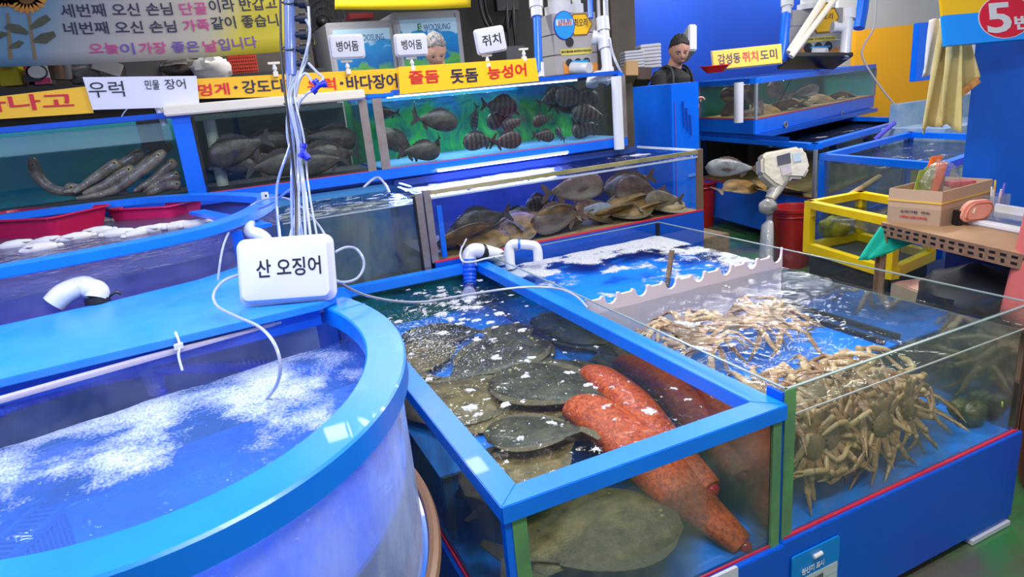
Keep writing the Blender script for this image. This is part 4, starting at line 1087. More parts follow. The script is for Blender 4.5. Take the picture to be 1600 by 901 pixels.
def clip(label, x, y, Y, sc=1.0, body='cream'):
    c = PY(x, y, Y); t = thing('sign_clip', label, 'clip', tuple(c))
    MB().box((c.x-.03*sc, Y-.006, c.z), (c.x+.03*sc, Y+.006, c.z+.012*sc)).build('jaw', body, t, bevel=.002)
    MB().box((c.x-.007*sc, Y-.004, c.z-.035*sc), (c.x+.007*sc, Y+.004, c.z)).build('stem', 'white', t, bevel=.001)
    MB().ell((c.x, Y, c.z-.02*sc), (.012*sc,.010*sc,.012*sc), 10, 6).build('joint', 'white', t)
    MB().box((c.x-.012*sc, Y-.012, c.z-.06*sc), (c.x+.012*sc, Y+.012, c.z-.035*sc)).build('foot', body, t, bevel=.001)
clip('cream sign clip standing empty on the yellow sign left of the manifold', 428, 100, SY+.02)
clip('cream sign clip under the first small tray sign', 542, 97, SY+.02)
clip('cream sign clip under the second small tray sign', 643, 92, SY)
clip('cream sign clip under the tilted tray sign', 761, 88, SY)
clip('cream sign clip standing empty near the right end of the yellow sign', 818, 78, SY)
exs = Vector((1,0,0)); 
def smalltray(label, x0, y0, x1, y1, words, Y, tilt=0):
    c = PY((x0+x1)/2, (y0+y1)/2, Y); a = PY(x0, (y0+y1)/2+1.5, Y); b = PY(x1, (y0+y1)/2-1.5, Y); wd = (b-a).length
    ex = Matrix.Rotation(tilt, 3, 'Y') @ Vector((1,0,0)); ey = Matrix.Rotation(tilt, 3, 'Y') @ Vector((0,0,1))
    hg = abs(PY((x0+x1)/2, y0, Y).z-PY((x0+x1)/2, y1, Y).z)
    tray_sign(label, c, ex, ey, wd, hg, words, tx=(.20,.30,.62,.42), th=.018, corner=.10)
smalltray('small white foam tray sign in front of the left fridge', 514, 53, 569, 92, '병어돔', SY, R(1))
smalltray('small white foam tray sign beside the older man', 616, 52, 667, 88, '벵어돔', SY-.01, R(1))
smalltray('small white foam tray sign tilted in front of the dark wall', 742, 42, 789, 83, '쥐치', SY-.01, R(-6))
# ================================================================== ANIMALS
M['bream'] = fish_mat('bream', (.06,.038,.03), (.17,.11,.075), belly=(.24,.19,.15))
M['breamfin'] = mat('bream_fin', (.13,.08,.06), .5)
M['knife'] = fish_mat('striped', (.007,.006,.007), (.022,.018,.018), stripes=(.055,.045,.044), sscale=9, scale=20)
M['darkfin'] = mat('dark_fin', (.025,.02,.025), .5)
M['rockf'] = fish_mat('rockfish', (.005,.005,.004), (.07,.058,.048), scale=18)
M['silver'] = fish_mat('silver_fish', (.12,.13,.13), (.34,.36,.34), belly=(.6,.62,.55))
M['tanfish'] = fish_mat('tan_fish', (.14,.10,.06), (.27,.20,.13), belly=(.36,.31,.25))
M['eyew'] = mat('eye_gold', (.45,.36,.10), .2)
M['eyeb'] = mat('eye_black', (.004,.004,.004), .1)
M['flou'] = fish_mat('flounder', (.060,.040,.012), (.24,.16,.06), scale=20, rough=.5)
M['floud'] = fish_mat('flounder_dark', (.016,.016,.012), (.085,.075,.045), scale=22, rough=.45)
M['flouo'] = fish_mat('flounder_ochre', (.09,.045,.010), (.34,.19,.05), scale=11, rough=.5)
M['floufin'] = fish_mat('flounder_fin', (.09,.07,.035), (.17,.13,.07), scale=60, rough=.5)
M['eel'] = fish_mat('eel', (.085,.068,.055), (.27,.22,.17), scale=16, rough=.2, belly=(.55,.50,.44))
def prof(kind, t):
    # half-height factor along the body, t=0 snout .. 1 tail root
    if kind == 'bream': return max(.05, math.sin(math.pi*min(1, (t**.62)))**.85*(1-.0*t)) if t < .9 else .16
    if kind == 'long': return (math.sin(math.pi*min(1, t**.75*.93+.03)))**.8
    return 1
def make_fish(name, cat, L, Hh, Wd, body, fin, kind='bream', flat=False):
    t = thing(name, '', cat, (0,0,0), world=False)
    n = 16; seg = 16; vs = []; 
    for i in range(n+1):
        u = i/n; x = L*(.5-u*.84)
        h = Hh/2*max(.09, (math.sin(math.pi*min(.97, u**.66*.97+.01)))**(.75))
        if u > .86: h = max(h, Hh*.09)
        if i == 0: h *= .45
        wdt = Wd/2*max(.10, math.sin(math.pi*min(.96, u**.55*.95+.02))**.9)
        zc = Hh*(.03-.05*abs(u-.4)) if not flat else 0
        for k in range(seg):
            a = 2*math.pi*k/seg; c, s_ = math.cos(a), math.sin(a)
            vs.append((x, wdt*(abs(c)**.9)*(1 if c > 0 else -1), zc+h*s_))
    fs = [(i*seg+k, i*seg+(k+1)%seg, (i+1)*seg+(k+1)%seg, (i+1)*seg+k) for i in range(n) for k in range(seg)]
    fs += [tuple(range(seg))[::-1], tuple(n*seg+k for k in range(seg))]
    MB().add(vs, fs).build('body', body, t, smooth=True)
    xt = L*(.5-.84)
    MB().plate([(xt+.03*L,.05*Hh),(xt-.02*L,.10*Hh),(xt-.14*L,.36*Hh),(xt-.17*L,.30*Hh),(xt-.11*L,0),(xt-.17*L,-.30*Hh),(xt-.14*L,-.36*Hh),(xt-.02*L,-.10*Hh),(xt+.03*L,-.05*Hh)], (0,0,0), (1,0,0), (0,0,1), .003).build('tail_fin', fin, t)
    if not flat:
        top = []; m = 12
        for i in range(m+1):
            u = .26+.52*i/m; x = L*(.5-u*.84); h = Hh/2*(math.sin(math.pi*min(.97,u**.66*.97+.01)))**.75
            top.append((x, h*.93+.0, h+Hh*(.13+.05*(i % 2))*math.sin(math.pi*min(1,(i+1.5)/(m+2)))))
        MB().plate([(p[0], p[1]) for p in top]+[(p[0]-.01*L, p[2]) for p in top[::-1]], (0,0,0), (1,0,0), (0,0,1), .003).build('dorsal_fin', fin, t)
        MB().plate([(-.14*L,-.36*Hh),(-.16*L,-.52*Hh),(-.24*L,-.34*Hh),(-.27*L,-.18*Hh),(-.2*L,-.2*Hh)], (0,0,0), (1,0,0), (0,0,1), .003).build('anal_fin', fin, t)
        for sgn in (-1, 1):
            MB().plate([(.22*L,0),(.12*L,.05*Hh),(.02*L,-.05*Hh),(.06*L,-.14*Hh),(.16*L,-.09*Hh)], (0,sgn*Wd*.52,0), (1,0,0), (0,.12*sgn,1), .002).build('pectoral_fin', fin, t)
            e_ = MB().ell((.375*L, sgn*Wd*.30, .12*Hh), (.028*L,.010*L,.028*L), 12, 8).build('eye', 'eyew', t, smooth=True)
            MB().ell((.375*L, sgn*(Wd*.30+.006*L), .12*Hh), (.016*L,.007*L,.016*L), 10, 6).build('pupil', 'eyeb', e_, smooth=True)
    else:
        for sgn in (-1, 1):
            ring_ = []; m = 26
            for i in range(m+1):
                u = .13+.70*i/m; x = L*(.5-u*.84); h = Hh/2*max(.1,(math.sin(math.pi*min(.97,u**.66*.97+.01)))**.75)
                ring_.append((x, h*.94, h+Hh*.12*math.sin(math.pi*(i+.5)/(m+1))**.6*(1+.06*(i%2))))
            MB().plate([(p[0], sgn*p[1]) for p in ring_]+[(p[0]-.006, sgn*p[2]) for p in ring_[::-1]], (0,0,0), (1,0,0), (0,0,1), .003).build('fringe_fin', 'floufin', t)
        for dz in (.02, .10):
            MB().ell((.40*L-dz*.2*L, Wd*.36, dz*Hh+.03*Hh), (.016*L,.013*L,.016*L), 10, 6).build('eye', 'eyew', t, smooth=True)
    return t
protos = {}; FIT = []
def place(pkey, loc, rot, sc, label, group, mk):
    if pkey not in protos:
        protos[pkey] = o = mk()
    else: o = copy_tree(protos[pkey])
    o.location = loc; o.rotation_euler = rot; o.scale = (sc, sc, sc) if not isinstance(sc, tuple) else sc
    o['label'] = label
    if group: o['group'] = group
    return o
mk_bream = lambda: make_fish('sea_bream', 'fish', .36, .17, .055, 'bream', 'breamfin')
mk_knife = lambda: make_fish('striped_fish', 'fish', .26, .125, .045, 'knife', 'darkfin')
mk_rock = lambda: make_fish('rockfish', 'fish', .36, .155, .07, 'rockf', 'darkfin')
mk_silver = lambda: make_fish('silver_fish', 'fish', .30, .10, .05, 'silver', 'breamfin')
mk_tan = lambda: make_fish('pale_bream', 'fish', .40, .16, .06, 'tanfish', 'breamfin')
mk_fl = lambda: make_fish('flounder', 'fish', .50, .26, .035, 'flou', 'floufin', flat=True)
mk_fld = lambda: make_fish('dark_flounder', 'fish', .50, .27, .035, 'floud', 'floufin', flat=True)
mk_flo = lambda: make_fish('ochre_flatfish', 'fish', .42, .22, .04, 'flouo', 'floufin', flat=True)
# ---- flatfish in the middle tank: (px,py, z, heading deg, kind, scale, label)
FLT = [
 (765,560,.560, 25,'d',1.15,'dark grey flatfish in the centre of the middle tank under scattered foam flecks'),
 (728,625,.556,165,'l',1.22,'large olive-brown flatfish along the left side of the middle tank'),
 (880,600,.590,120,'d',1.05,'blackish flatfish lying in the middle tank left of the narrow blue gap'),
 (985,575,.575, 95,'d',1.00,'blackish flatfish pressed along the right glass of the middle tank'),
 (845,672,.600,150,'d',.68,'grey-green flatfish between the olive flatfish and the front red net sack'),
 (830,718,.555,-165,'l',.92,'brown flatfish nearest the front left corner of the blue rim'),
 (950,885,.44, -6,'l',1.05,'olive flatfish with pale snout resting against the front glass of the middle tank'),
 (715,760,.46, 80,'l',.72,'flatfish seen through the left glass near the blue corner post'),
 (660,560,.565,70,'l',.85,'olive flatfish half hidden by the rounded tank rim'),
 (700,520,.560,150,'d',.85,'dark flatfish under the foam where the falling water spreads'),
 (870,505,.565,60,'d',.62,'small dark flatfish nearest the falling water'),
 (800,645,.545,10,'l',1.0,'brown flatfish partly covered by the olive-brown and the dark ones'),
 (870,540,.55,100,'d',.95,'black flatfish at the right of the centre where the bubbles thin out'),
 (860,850,.43,30,'l',.95,'olive flatfish behind the pale-snouted one at the left of the front glass'),
 (900,800,.42,160,'l',.9,'dim flatfish in the murk behind the front glass, left of the red sack'),
]
for x, y, z, a, kd, s, lab in FLT:
    place('fl'+kd, PZ(x, y, z), (R(-90), 0, R(a)), s, lab, None, mk_fl if kd == 'l' else mk_fld)
# rotation of (-90 about x) puts the eyed +y side up? +y -> -z, so use +90
for o in list(bpy.data.objects):
    if o.name.startswith(('flounder','dark_flounder')): o.rotation_euler[0] = R(90)
for lab in [f[-1] for f in FLT]: FIT.append((lab, (MX0+.03, MY0+.03, BZ+.002), (MX1-.03, MY1-.04, .695)))
# ---- red net sacks
def net_sack(label, path, radii, loc):
    t = thing('net_sack', label, 'sack', tuple(loc))
    m = M.setdefault('net', fish_mat('red_net', (.30,.022,.006), (.80,.13,.025), scale=75, rough=.55))
    c = spl(path, 8)
    rs = []
    for i in range(len(c)):
        u = i/(len(c)-1)*(len(radii)-1); k = min(int(u), len(radii)-2); rs.append(radii[k]+(radii[k+1]-radii[k])*(u-k))
    MB().tube(c, rs, 24, flat=.62).build('net', m, t, smooth=True)
    e = c[-1]; d = (c[-1]-c[-3]).normalized()
    MB().ell(e+d*.008, (.020,.018,.018), 14, 8).build('tied_neck', mat('shiny_red_tie', (.62,.0,.02), .15, coat=.6), t, smooth=True)
    return t
e0 = PY(1160, 850, MY0+.05); 
a0 = PZ(925, 645, .60); a0b = PZ(1000, 655, .61); a0c = PY(1075, 790, MY0+.22)
net_sack('nearer red-orange net sack with a shiny red tied neck against the front glass', [a0+Vector((-.03,.07,.0)), a0, a0.lerp(e0,.33)+Vector((0,0,.015)), a0.lerp(e0,.6), a0.lerp(e0,.82), e0], [.05,.078,.094,.086,.060,.040], (e0.x, e0.y, BZ))
a1 = PZ(1015, 606, .60); a1b = PZ(1075, 630, .605); a1c = PY(1130, 770, MY0+.26); e1 = PY(1200, 815, MY0+.12)
for q_ in (a1, a1b, a1c, e1): q_.x = min(q_.x, 1.05)
e1.x = 1.10
net_sack('farther red-orange net sack lying along the right glass of the middle tank', [Vector((1.075,1.86,.585)), Vector((1.07,1.76,.595)), Vector((1.068,1.58,.575)), Vector((1.072,1.42,.51)), Vector((1.088,1.25,.45))], [.040,.060,.066,.060,.036], (e1.x, e1.y, BZ))
# ---- crabs
M['crab'] = fish_mat('crab_shell', (.14,.075,.03), (.32,.19,.09), scale=30, rough=.35)
M['crableg'] = fish_mat('crab_leg', (.24,.10,.045), (.56,.34,.17), scale=26, rough=.3)
M['crabtip'] = mat('crab_joint', (.66,.47,.25), .35, col2=(.50,.28,.11), scale=30)
def make_crab(seed):
    rnd = random.Random(seed)
    t = thing('snow_crab', '', 'crab', (0,0,0), world=False)
    def cf(p, u):
        f = 1-.22*max(0, u.x)**2; q = Vector((p.x, p.y*f*(1+.10*math.sin(3*math.atan2(u.y,u.x))), p.z))
        q.z *= 1.0 if p.z > 0 else .7
        q += Vector(u)*.0022*fbm(u.x*6, u.y*6, u.z*6+seed)
        return q
    MB().ell((0,0,0), (.056,.060,.026), 28, 14, fn=cf).build('carapace', 'crab', t, smooth=True)
    for sg in (-1, 1):
        for i in range(4):
            a = R(62-38*i+rnd.uniform(-7,7)); L = [.092,.104,.098,.080][i]
            b = Vector((.030-.022*i, sg*.046, -.004)); out = Vector((math.sin(a)*.9, sg*math.cos(a)+sg*.35, 0)).normalized()
            up = rnd.uniform(.15,.65) if seed < 5 else rnd.uniform(.0,.30)
            k1 = b+out*L*.92+Vector((0,0,L*up*.55)); bend = Matrix.Rotation(sg*rnd.uniform(-1.5,.4)*(1 if i<2 else -1), 3, 'Z')
            o2 = bend @ out
            k2 = k1+o2*.035+Vector((0,0,-.006)); k3 = k2+o2*L*.62+Vector((0,0,-L*(rnd.uniform(.3,.9) if seed < 5 else rnd.uniform(.0,.25)))); k4 = k3+(bend @ o2)*.045+Vector((0,0,-.035 if seed < 5 else -.012))
            mb = MB(); mb.tube([b, b.lerp(k1,.15), b.lerp(k1,.6), k1], [.010,.0175,.0165,.013], 8, flat=.55)
            mb.tube([k1, k2], [.0105,.0098], 8, flat=.7); mb.tube([k2, k2.lerp(k3,.4), k3], [.0105,.0130,.0085], 8, flat=.55)
            mb.tube([k3, k3.lerp(k4,.4), k4], [.0068,.0056,.0012], 7)
            lg = mb.build('leg', 'crableg', t, smooth=True)
            MB().ell(k1, (.0135,.0135,.0095), 10, 6).build('knee_joint', 'crabtip', lg, smooth=True)
        b = Vector((.046, sg*.034, .0)); k1 = b+Vector((.045+rnd.uniform(0,.02), sg*.045, .025)); k2 = k1+Vector((.045, -sg*rnd.uniform(0,.035), -.01)); k3 = k2+Vector((.035, -sg*rnd.uniform(.01,.04), -.02)); 
        mb = MB(); mb.tube([b, b.lerp(k1,.6), k1], [.007,.010,.009], 9); mb.tube([k1, k1.lerp(k2,.5), k2], [.009,.0125,.010], 9)
        mb.tube([k2, k2.lerp(k3,.5), k3], [.011,.0145,.010], 10, flat=.75)
        d = (k3-k2).normalized(); sd = d.cross(Vector((0,0,1))).normalized()
        mb.tube(spl([k3+sd*.005, k3+d*.02+sd*.009, k3+d*.045+sd*.001], 3), [.006]*2+[.005]*2+[.003]*2+[.001], 7)
        mb.tube(spl([k3-sd*.005, k3+d*.02-sd*.008, k3+d*.043-sd*.001], 3), [.0055]*2+[.0045]*2+[.003]*2+[.001], 7)
        mb.build('claw', 'crabtip' if seed % 2 else 'crableg', t, smooth=True)
        MB().tube([(.052, sg*.010, .006), (.064, sg*.013, .012)], [.003,.004], 8).build('eye', 'eyeb', t, smooth=True)
    return t
CR = [  # x, y, z in metres, heading, tilt x, tilt y, seed, scale, upper group?, label
 (1.66,1.80,.60,150,10,-5,1,.95,1,'snow crab with its round brown shell facing up near the scalloped partition'),
 (1.83,1.68,.59,-20,5,8,2,.92,1,'snow crab at the right of the upper group with its shell over open blue floor'),
 (1.46,1.83,.59,175,-12,5,3,.88,1,'snow crab lying left of the round-shelled crab by the partition'),
 (1.43,1.66,.58,200,8,0,4,.95,1,'snow crab at the left front of the open water beside the near glass'),
 (1.62,1.60,.58,40,-10,10,2,.92,1,'snow crab stretched under the water glare behind the front glass'),
 (1.36,1.93,.60,190,20,10,1,.70,1,'small snow crab hugging the left end of the scalloped partition'),
 (1.90,1.86,.59,60,6,-6,3,.80,1,'snow crab farthest right beside the scalloped partition'),
 (1.86,1.38,.54,15,14,-8,3,.95,0,'snow crab near the top of the heap at the right behind the front glass'),
 (1.38,1.40,.60,170,-10,12,4,1.0,0,'snow crab just under the waterline at the left end of the front glass'),
 (1.34,1.24,.45,-150,40,10,1,1.0,0,'snow crab pressed into the left front corner of the crab tank'),
 (1.48,1.25,.46,-60,12,20,2,1.0,0,'snow crab in the heap right of the one in the left corner'),
 (1.64,1.27,.47,20,24,-15,3,1.0,0,'snow crab with raised legs in the middle of the front heap'),
 (1.79,1.27,.46,-35,10,18,4,1.0,0,'snow crab with folded legs at the right of the front heap'),
 (1.58,1.36,.56,120,-14,8,2,1.0,0,'snow crab on top of the front heap above the middle'),
 (1.42,1.22,.40,210,14,-10,3,.95,0,'snow crab at the bottom left of the heap beside the glass'),
 (1.70,1.22,.41,-80,-10,6,1,.95,0,'snow crab low in the heap near the red sealant line'),
 (1.93,1.34,.45,80,8,0,3,.9,0,'snow crab at the right end of the heap beside the dark shellfish'),
 (1.44,1.42,.52,100,16,14,4,1.0,0,'snow crab high in the heap at the left end'),
 (1.72,1.43,.55,-10,-8,-20,1,1.0,0,'crab in the murky middle of the heap with its shell turned back'),
 (1.56,1.21,.41,-110,6,6,4,.9,0,'small snow crab lowest in the middle of the heap against the glass'),
]
CR += [
 (1.36,1.15,.50,-8,82,0,5,1.0,0,'upright snow crab at the far left with its shell against the front glass'),
 (1.50,1.17,.48,14,74,10,6,1.0,0,'upright snow crab second from the left against the front glass'),
 (1.64,1.15,.50,172,-84,-6,1,1.0,0,'upright snow crab in the middle of the heap against the front glass'),
 (1.77,1.16,.50,6,80,-14,2,1.0,0,'upright snow crab at the right of the heap against the front glass'),
 (1.43,1.16,.44,-172,-70,20,3,.9,0,'snow crab turned sideways at the bottom left against the front glass'),
 (1.90,1.22,.40,85,20,4,6,.9,0,'snow crab lying on the floor left of the dark shellfish'),
 (1.58,1.17,.42,20,60,30,4,.9,0,'snow crab on its side at the bottom centre against the front glass'),
]
for k, (x, y, z, a, tx, ty, sd, s, up, lab) in enumerate(CR):
    cr_ = place('crab%d' % sd, (x, y, z), (R(tx), R(ty), R(a)), s, lab, None, lambda sd=sd: make_crab(sd))
    fit_inside(cr_, (CX0+.018, 1.51 if up else CY0+.022, .530 if up else BZ+.004), (CX1-.03, 2.045 if up else 1.60, .705))
# dark shellfish at the right front corner
p = PY(1530, 665, CY0+.10); p.z = BZ+.055
t = thing('shellfish', 'dark green-brown shellfish cluster in the right front corner of the crab tank', 'shellfish', (p.x, p.y, BZ))
dm = fish_mat('dark_shell', (.02,.025,.012), (.12,.11,.04), scale=24)
_r = random.Random(4)
for k in range(7):
    MB().ell(p+Vector((_r.uniform(-.09,.08), _r.uniform(-.02,.09), _r.uniform(-.03,.035))), (.045,.034,.034), 14, 8, fn=lambda q, u: q+Vector(u)*.006*fbm(u.x*4, u.y*4, u.z*4+k)).build('shell', dm, t, smooth=True)
MB().tube(spl([p+Vector((.03,-.055,.06)), p+Vector((.0,-.06,.03)), p+Vector((.02,-.06,-.01))], 4), .003, 6).build('rubber_band', mat('lime_band', (.65,.75,.15), .5), t)
# ---- lower bream tank
BF = [ # px,py,Y,heading deg (0=facing right), tilt, kind, scale
 (755,345,3.20,180,8,'rock',.95,'dark fish at the left of the lower bream tank facing left'),
 (730,375,3.25,170,20,'rock',.70,'dark fish just above the pile of flatfish at the left'),
 (800,345,3.35,5,-10,'rock',.75,'small dark fish with forked tail left of centre in the lower bream tank'),
 (895,290,3.22,0,0,'tan',1.0,'large pale bream swimming right near the waterline'),
 (875,342,3.12,180,5,'bream',.92,'brown bream with reddish head near the front glass'),
 (925,330,3.18,0,5,'silver',.95,'silver-bellied fish lying right of the brown bream'),
 (1000,298,3.25,180,-15,'bream',1.0,'brown bream with raised tail at the right of the lower bream tank'),
 (1038,312,3.13,180,-8,'tan',.70,'small tan bream near the right end glass'),
 (845,320,3.42,200,0,'knife',1.0,'striped fish in the background of the lower bream tank'),
 (960,290,3.45,20,0,'silver',1.1,'silvery fish in the back of the lower bream tank'),
 (1010,280,3.5,160,10,'tan',.85,'yellowish bream at the back right of the lower bream tank'),
]
mks = dict(rock=mk_rock, bream=mk_bream, knife=mk_knife, silver=mk_silver, tan=mk_tan)
for x, y, Y, a, tl, kd, s, lab in BF:
    place(kd, PY(x, y, Y), (0, R(tl), R(a)), s, lab, None, mks[kd]); FIT.append((lab, (bx0+.03,LY+.02,zb+.01), (bx1-.03,LYB-.03,1.10)))
fo = [(700,385),(745,378),(790,372),(835,362),(885,352),(930,350),(965,340),(1005,332),(1045,322),(1078,312),(720,395),(860,368),(985,325),(1060,330)]
pos = ['at the far left of the pile','second from the left','third from the left','under the dark fish','under the brown bream','right of the brown bream','under the silver fish','right of centre','under the tan bream','at the far right of the pile','lowest at the left','lowest in the middle','on top at the right of centre','lowest at the right']
for k, ((x, y), ps) in enumerate(zip(fo, pos)):
    p = PY(x, y, 3.11+.05*(k % 4)); p.z = max(p.z, zb+.045)
    place('flo', p, (R(90+(_r.uniform(18,46))), R(_r.uniform(-8,8)), R(_r.choice([10,170,190,-10,30]))), .95, 'ochre flatfish in the lower bream tank, '+ps, 'ochre flatfish in the lower bream tank', mk_flo); FIT.append(('ochre flatfish in the lower bream tank, '+ps, (bx0+.06,LY+.015,zb+.002), (bx1-.03,LYB-.02,1.0)))
# ---- striped fish tank
KF = [(680,188,3.72,0,12,'rock',.78,'large dark fish facing right at the upper left of the green tank'),(605,177,3.9,180,0,'rock',.42,'small dark fish behind the large one at the left edge'),(625,232,3.75,180,-35,'rock',.75,'dark fish near the bottom left corner of the green tank'),
 (655,237,3.72,0,5,'rock',.72,'dark fish lying low right of the corner one'),(687,226,3.70,90,50,'knife',.55,'small dark fish diving at the bottom left'),(648,172,3.95,80,60,'knife',.5,'slim dark fish turned away near the top left'),
 (742,183,3.85,100,65,'knife',.65,'slim dark fish turned away in the middle of the green tank'),(780,165,3.85,0,10,'knife',.95,'dark fish close to the surface in the middle'),(785,183,3.9,180,20,'knife',.9,'dark fish below the surface fish in the middle'),
 (750,220,3.70,180,0,'knife',.85,'striped fish facing left at the bottom middle'),(790,220,3.72,0,0,'knife',.85,'dark fish facing right at the bottom middle'),(802,192,3.8,150,20,'knife',.6,'pale striped fish right of the middle'),
 (848,187,3.75,180,10,'knife',.6,'round dark fish right of the pale striped one'),(849,212,3.70,0,10,'knife',.6,'round dark fish near the bottom right of centre'),(880,214,3.70,90,-30,'knife',.5,'small dark fish with raised tail near the bottom right'),
 (860,150,3.9,0,-20,'knife',.8,'dark fish near the surface left of the striped group'),(895,152,3.8,180,-10,'knife',1.0,'striped fish near the surface at the right'),(925,178,3.8,170,-15,'knife',1.0,'striped fish left of the white drain pipe'),
 (915,190,3.9,20,0,'knife',1.0,'dark fish behind the striped one by the drain pipe'),(935,152,3.9,0,0,'knife',.95,'dark fish at the top right by the drain pipe'),(935,205,3.85,180,5,'knife',.95,'dark fish low beside the drain pipe'),(880,165,3.95,10,5,'rock',.7,'dark fish behind the upper striped group')]
for x, y, Y, a, tl, kd, s, lab in KF:
    place(kd, PY(x, y, Y), (0, R(tl), R(a)), s, lab, None, mks[kd]); FIT.append((lab, (.90,UY+.02,UZB+.01), (2.46,UYB-.03,UZT-.02)))
# ---- rockfish tank
RF = [(375,232,3.72,180,14,1.0,'dark rockfish facing left right beside the pale pipe'),(395,250,3.78,180,0,.95,'dark rockfish below the one beside the pale pipe'),(410,222,3.9,0,0,.9,'dark rockfish behind the tube bundle high up'),
 (325,262,3.75,0,10,.7,'dark rockfish low at the left of the pale pipe'),(430,258,3.74,10,0,.95,'dark rockfish low behind the tube bundle'),(490,245,3.75,0,0,.95,'dark rockfish low right of the tube bundle'),
 (520,215,3.8,0,10,.95,'dark rockfish high at the right of its tank'),(535,240,3.76,180,0,.85,'dark rockfish near the right steel post'),(462,210,3.95,180,0,.8,'dark rockfish behind the tubes in the back'),(505,262,3.72,180,5,.85,'dark rockfish on the floor at the right'),(310,240,3.95,170,0,.6,'small dark rockfish at the back left')]
for x, y, Y, a, tl, s, lab in RF:
    place('rock', PY(x, y, Y), (0, R(tl), R(a)), s*.92, lab, None, mk_rock); FIT.append((lab, (.01,UY+.02,UZB+.01), (.80,UYB-.03,UZT-.03)))
# ---- eels
def eel(label, pts, r=.030, head=True):
    c = [PY(x, y, Y) for x, y, Y in pts]
    t = thing('eel', label, 'eel', tuple(c[0]))
    s = spl(c, 8); n = len(s)
    rs = [r*(.30+.70*min(1,(i/n)*9)**.6)*(1-.72*(i/n)**3) for i in range(n)]
    MB().tube(s, rs, 14, flat=1.0).build('body', 'eel', t, smooth=True)
    d = (s[2]-s[0]).normalized(); hd = s[4]
    e_ = MB().ell(hd+Vector((0,-r*.78,.010)), (.009,.006,.009), 10, 6).build('eye', 'eyew', t, smooth=True)
    MB().ell(hd+Vector((0,-r*.78-.005,.010)), (.005,.003,.005), 8, 6).build('pupil', 'eyeb', e_, smooth=True)
    MB().tube([s[i]+Vector((0,0,rs[i]*.9)) for i in range(n//4, n-1)], .004, 5).build('back_fin', 'darkfin', t)
    return t
for o in list(bpy.data.objects):
    for lab, lo, hi in FIT:
        if o.get('label') == lab: fit_inside(o, lo, hi)
EL = [([(225,232,3.80),(205,248,3.80),(180,262,3.80),(140,290,3.78),(100,300,3.75)],'eel with white-ringed eye reaching highest in the tangle'),
 ([(187,252,3.74),(170,263,3.74),(145,280,3.74),(115,300,3.72)],'eel with pale snout left of the highest head'),
 ([(258,235,3.70),(235,255,3.70),(205,278,3.70),(170,300,3.70),(120,310,3.70)],'silvery eel stretched along the front of the tangle'),
 ([(212,262,3.71),(190,272,3.71),(165,288,3.71),(130,303,3.70)],'eel with yellow eye just left of the silvery one'),
 ([(268,225,3.85),(250,235,3.83),(225,255,3.82),(200,285,3.80),(170,305,3.78)],'brownish eel curving along the right of the tank'),
 ([(272,265,3.78),(255,270,3.77),(235,285,3.76),(215,300,3.76)],'dark eel at the right edge below the silvery one'),
 ([(275,250,3.74),(260,262,3.74),(240,280,3.74),(210,298,3.73)],'grey eel at the right edge beside the blue post'),
 ([(283,290,3.70),(270,288,3.70),(255,292,3.71),(230,304,3.72)],'eel with blunt head in the lower right corner'),
 ([(282,272,3.72),(268,276,3.72),(250,284,3.73),(225,300,3.74)],'short dark eel above the corner one'),
 ([(50,245,3.9),(60,275,3.9),(85,295,3.88),(130,300,3.85),(180,298,3.8)],'dark eel curving up at the left in the murky water'),
 ([(100,292,3.8),(130,296,3.8),(160,300,3.8),(200,300,3.78)],'dark eel along the floor left of the tangle'),
 ([(245,248,3.92),(225,262,3.92),(190,280,3.9),(150,285,3.9)],'dim eel behind the tangle')]
for pts, lab in EL: eel(lab, pts, .027)
# ================================================================== RIGHT-HAND TANKS
ytop, zb2 = None, None
def corner_tank(label, c, l, r, z0, z1, zf, boardz, back, name='glass_tank', farz=None, glassm='glass', framem='framerow', topw=.05, backp=True):
    """tank on a skewed footprint: c near corner, l end of the left face, r end of the right face; boards z0..boardz, glass to z1, frame z1..zf"""
    c, l, r = Vector((*c, 0)), Vector((*l, 0)), Vector((*r, 0)); k = l+r-c
    t = thing(name, label, 'fish tank', ((c.x+k.x)/2, (c.y+k.y)/2, z0))
    Z = Vector((0,0,1)); cen = (c+k)/2
    def side(a, b, za, zb, th, nm, mt, off=0):
        d = (b-a).normalized(); n_ = Vector((-d.y, d.x, 0))
        if (cen-a).dot(n_) < 0: n_ = -n_
        o = (a+b)/2+n_*(th/2+off)+Z*((za+zb)/2)
        return MB().obox(o, (b-a)/2, n_*th/2, Z*(zb-za)/2).build(nm, mt, t)
    for a, b in ((c,l),(c,r)):
        if boardz > z0: side(a, b, z0, boardz, .02, 'base_board', 'framerow')
        side(a, b, boardz, z1, .012, 'glass_pane', glassm, .004)
        side(a, b, z1, zf, topw, 'rim_board', framem)
        if boardz > z0: side(a, b, boardz, boardz+.008, .003, 'sealant_line', 'redline', -.003)
    for a, b in ((l,k),(r,k)):
        side(a, b, max(z0,boardz), z1, .012, 'back_panel', back)
        side(a, b, z1, zf, topw, 'rim_board', framem)
    MB().prism([tuple((p+(cen-p).normalized()*.03)[:2]) for p in (c, l, k, r)], boardz, boardz+.01).build('tank_floor', M['sandy_floor'] if 'sandy_floor' in M else 'dark', t)
    if boardz > z0+.05: MB().prism([tuple((p+(cen-p).normalized()*.05)[:2]) for p in (c, l, k, r)], z0, boardz-.01).build('support_block', 'board', t)
    for p in (c, l, r):
        q = p+(cen-p).normalized()*.012; MB().box((q.x-.012, q.y-.012, boardz), (q.x+.012, q.y+.012, z1)).build('corner_post', M['post_grey'], t)
    return t
M['post_grey'] = mat('post_grey', (.22,.24,.27), .3)
M['sandy_floor'] = mat('sandy_floor2', (.17,.11,.04), .8, col2=(.28,.18,.06), scale=10)
M['algae'] = mat('algae_back', (.01,.26,.10), .5, col2=(.02,.20,.36), scale=4)
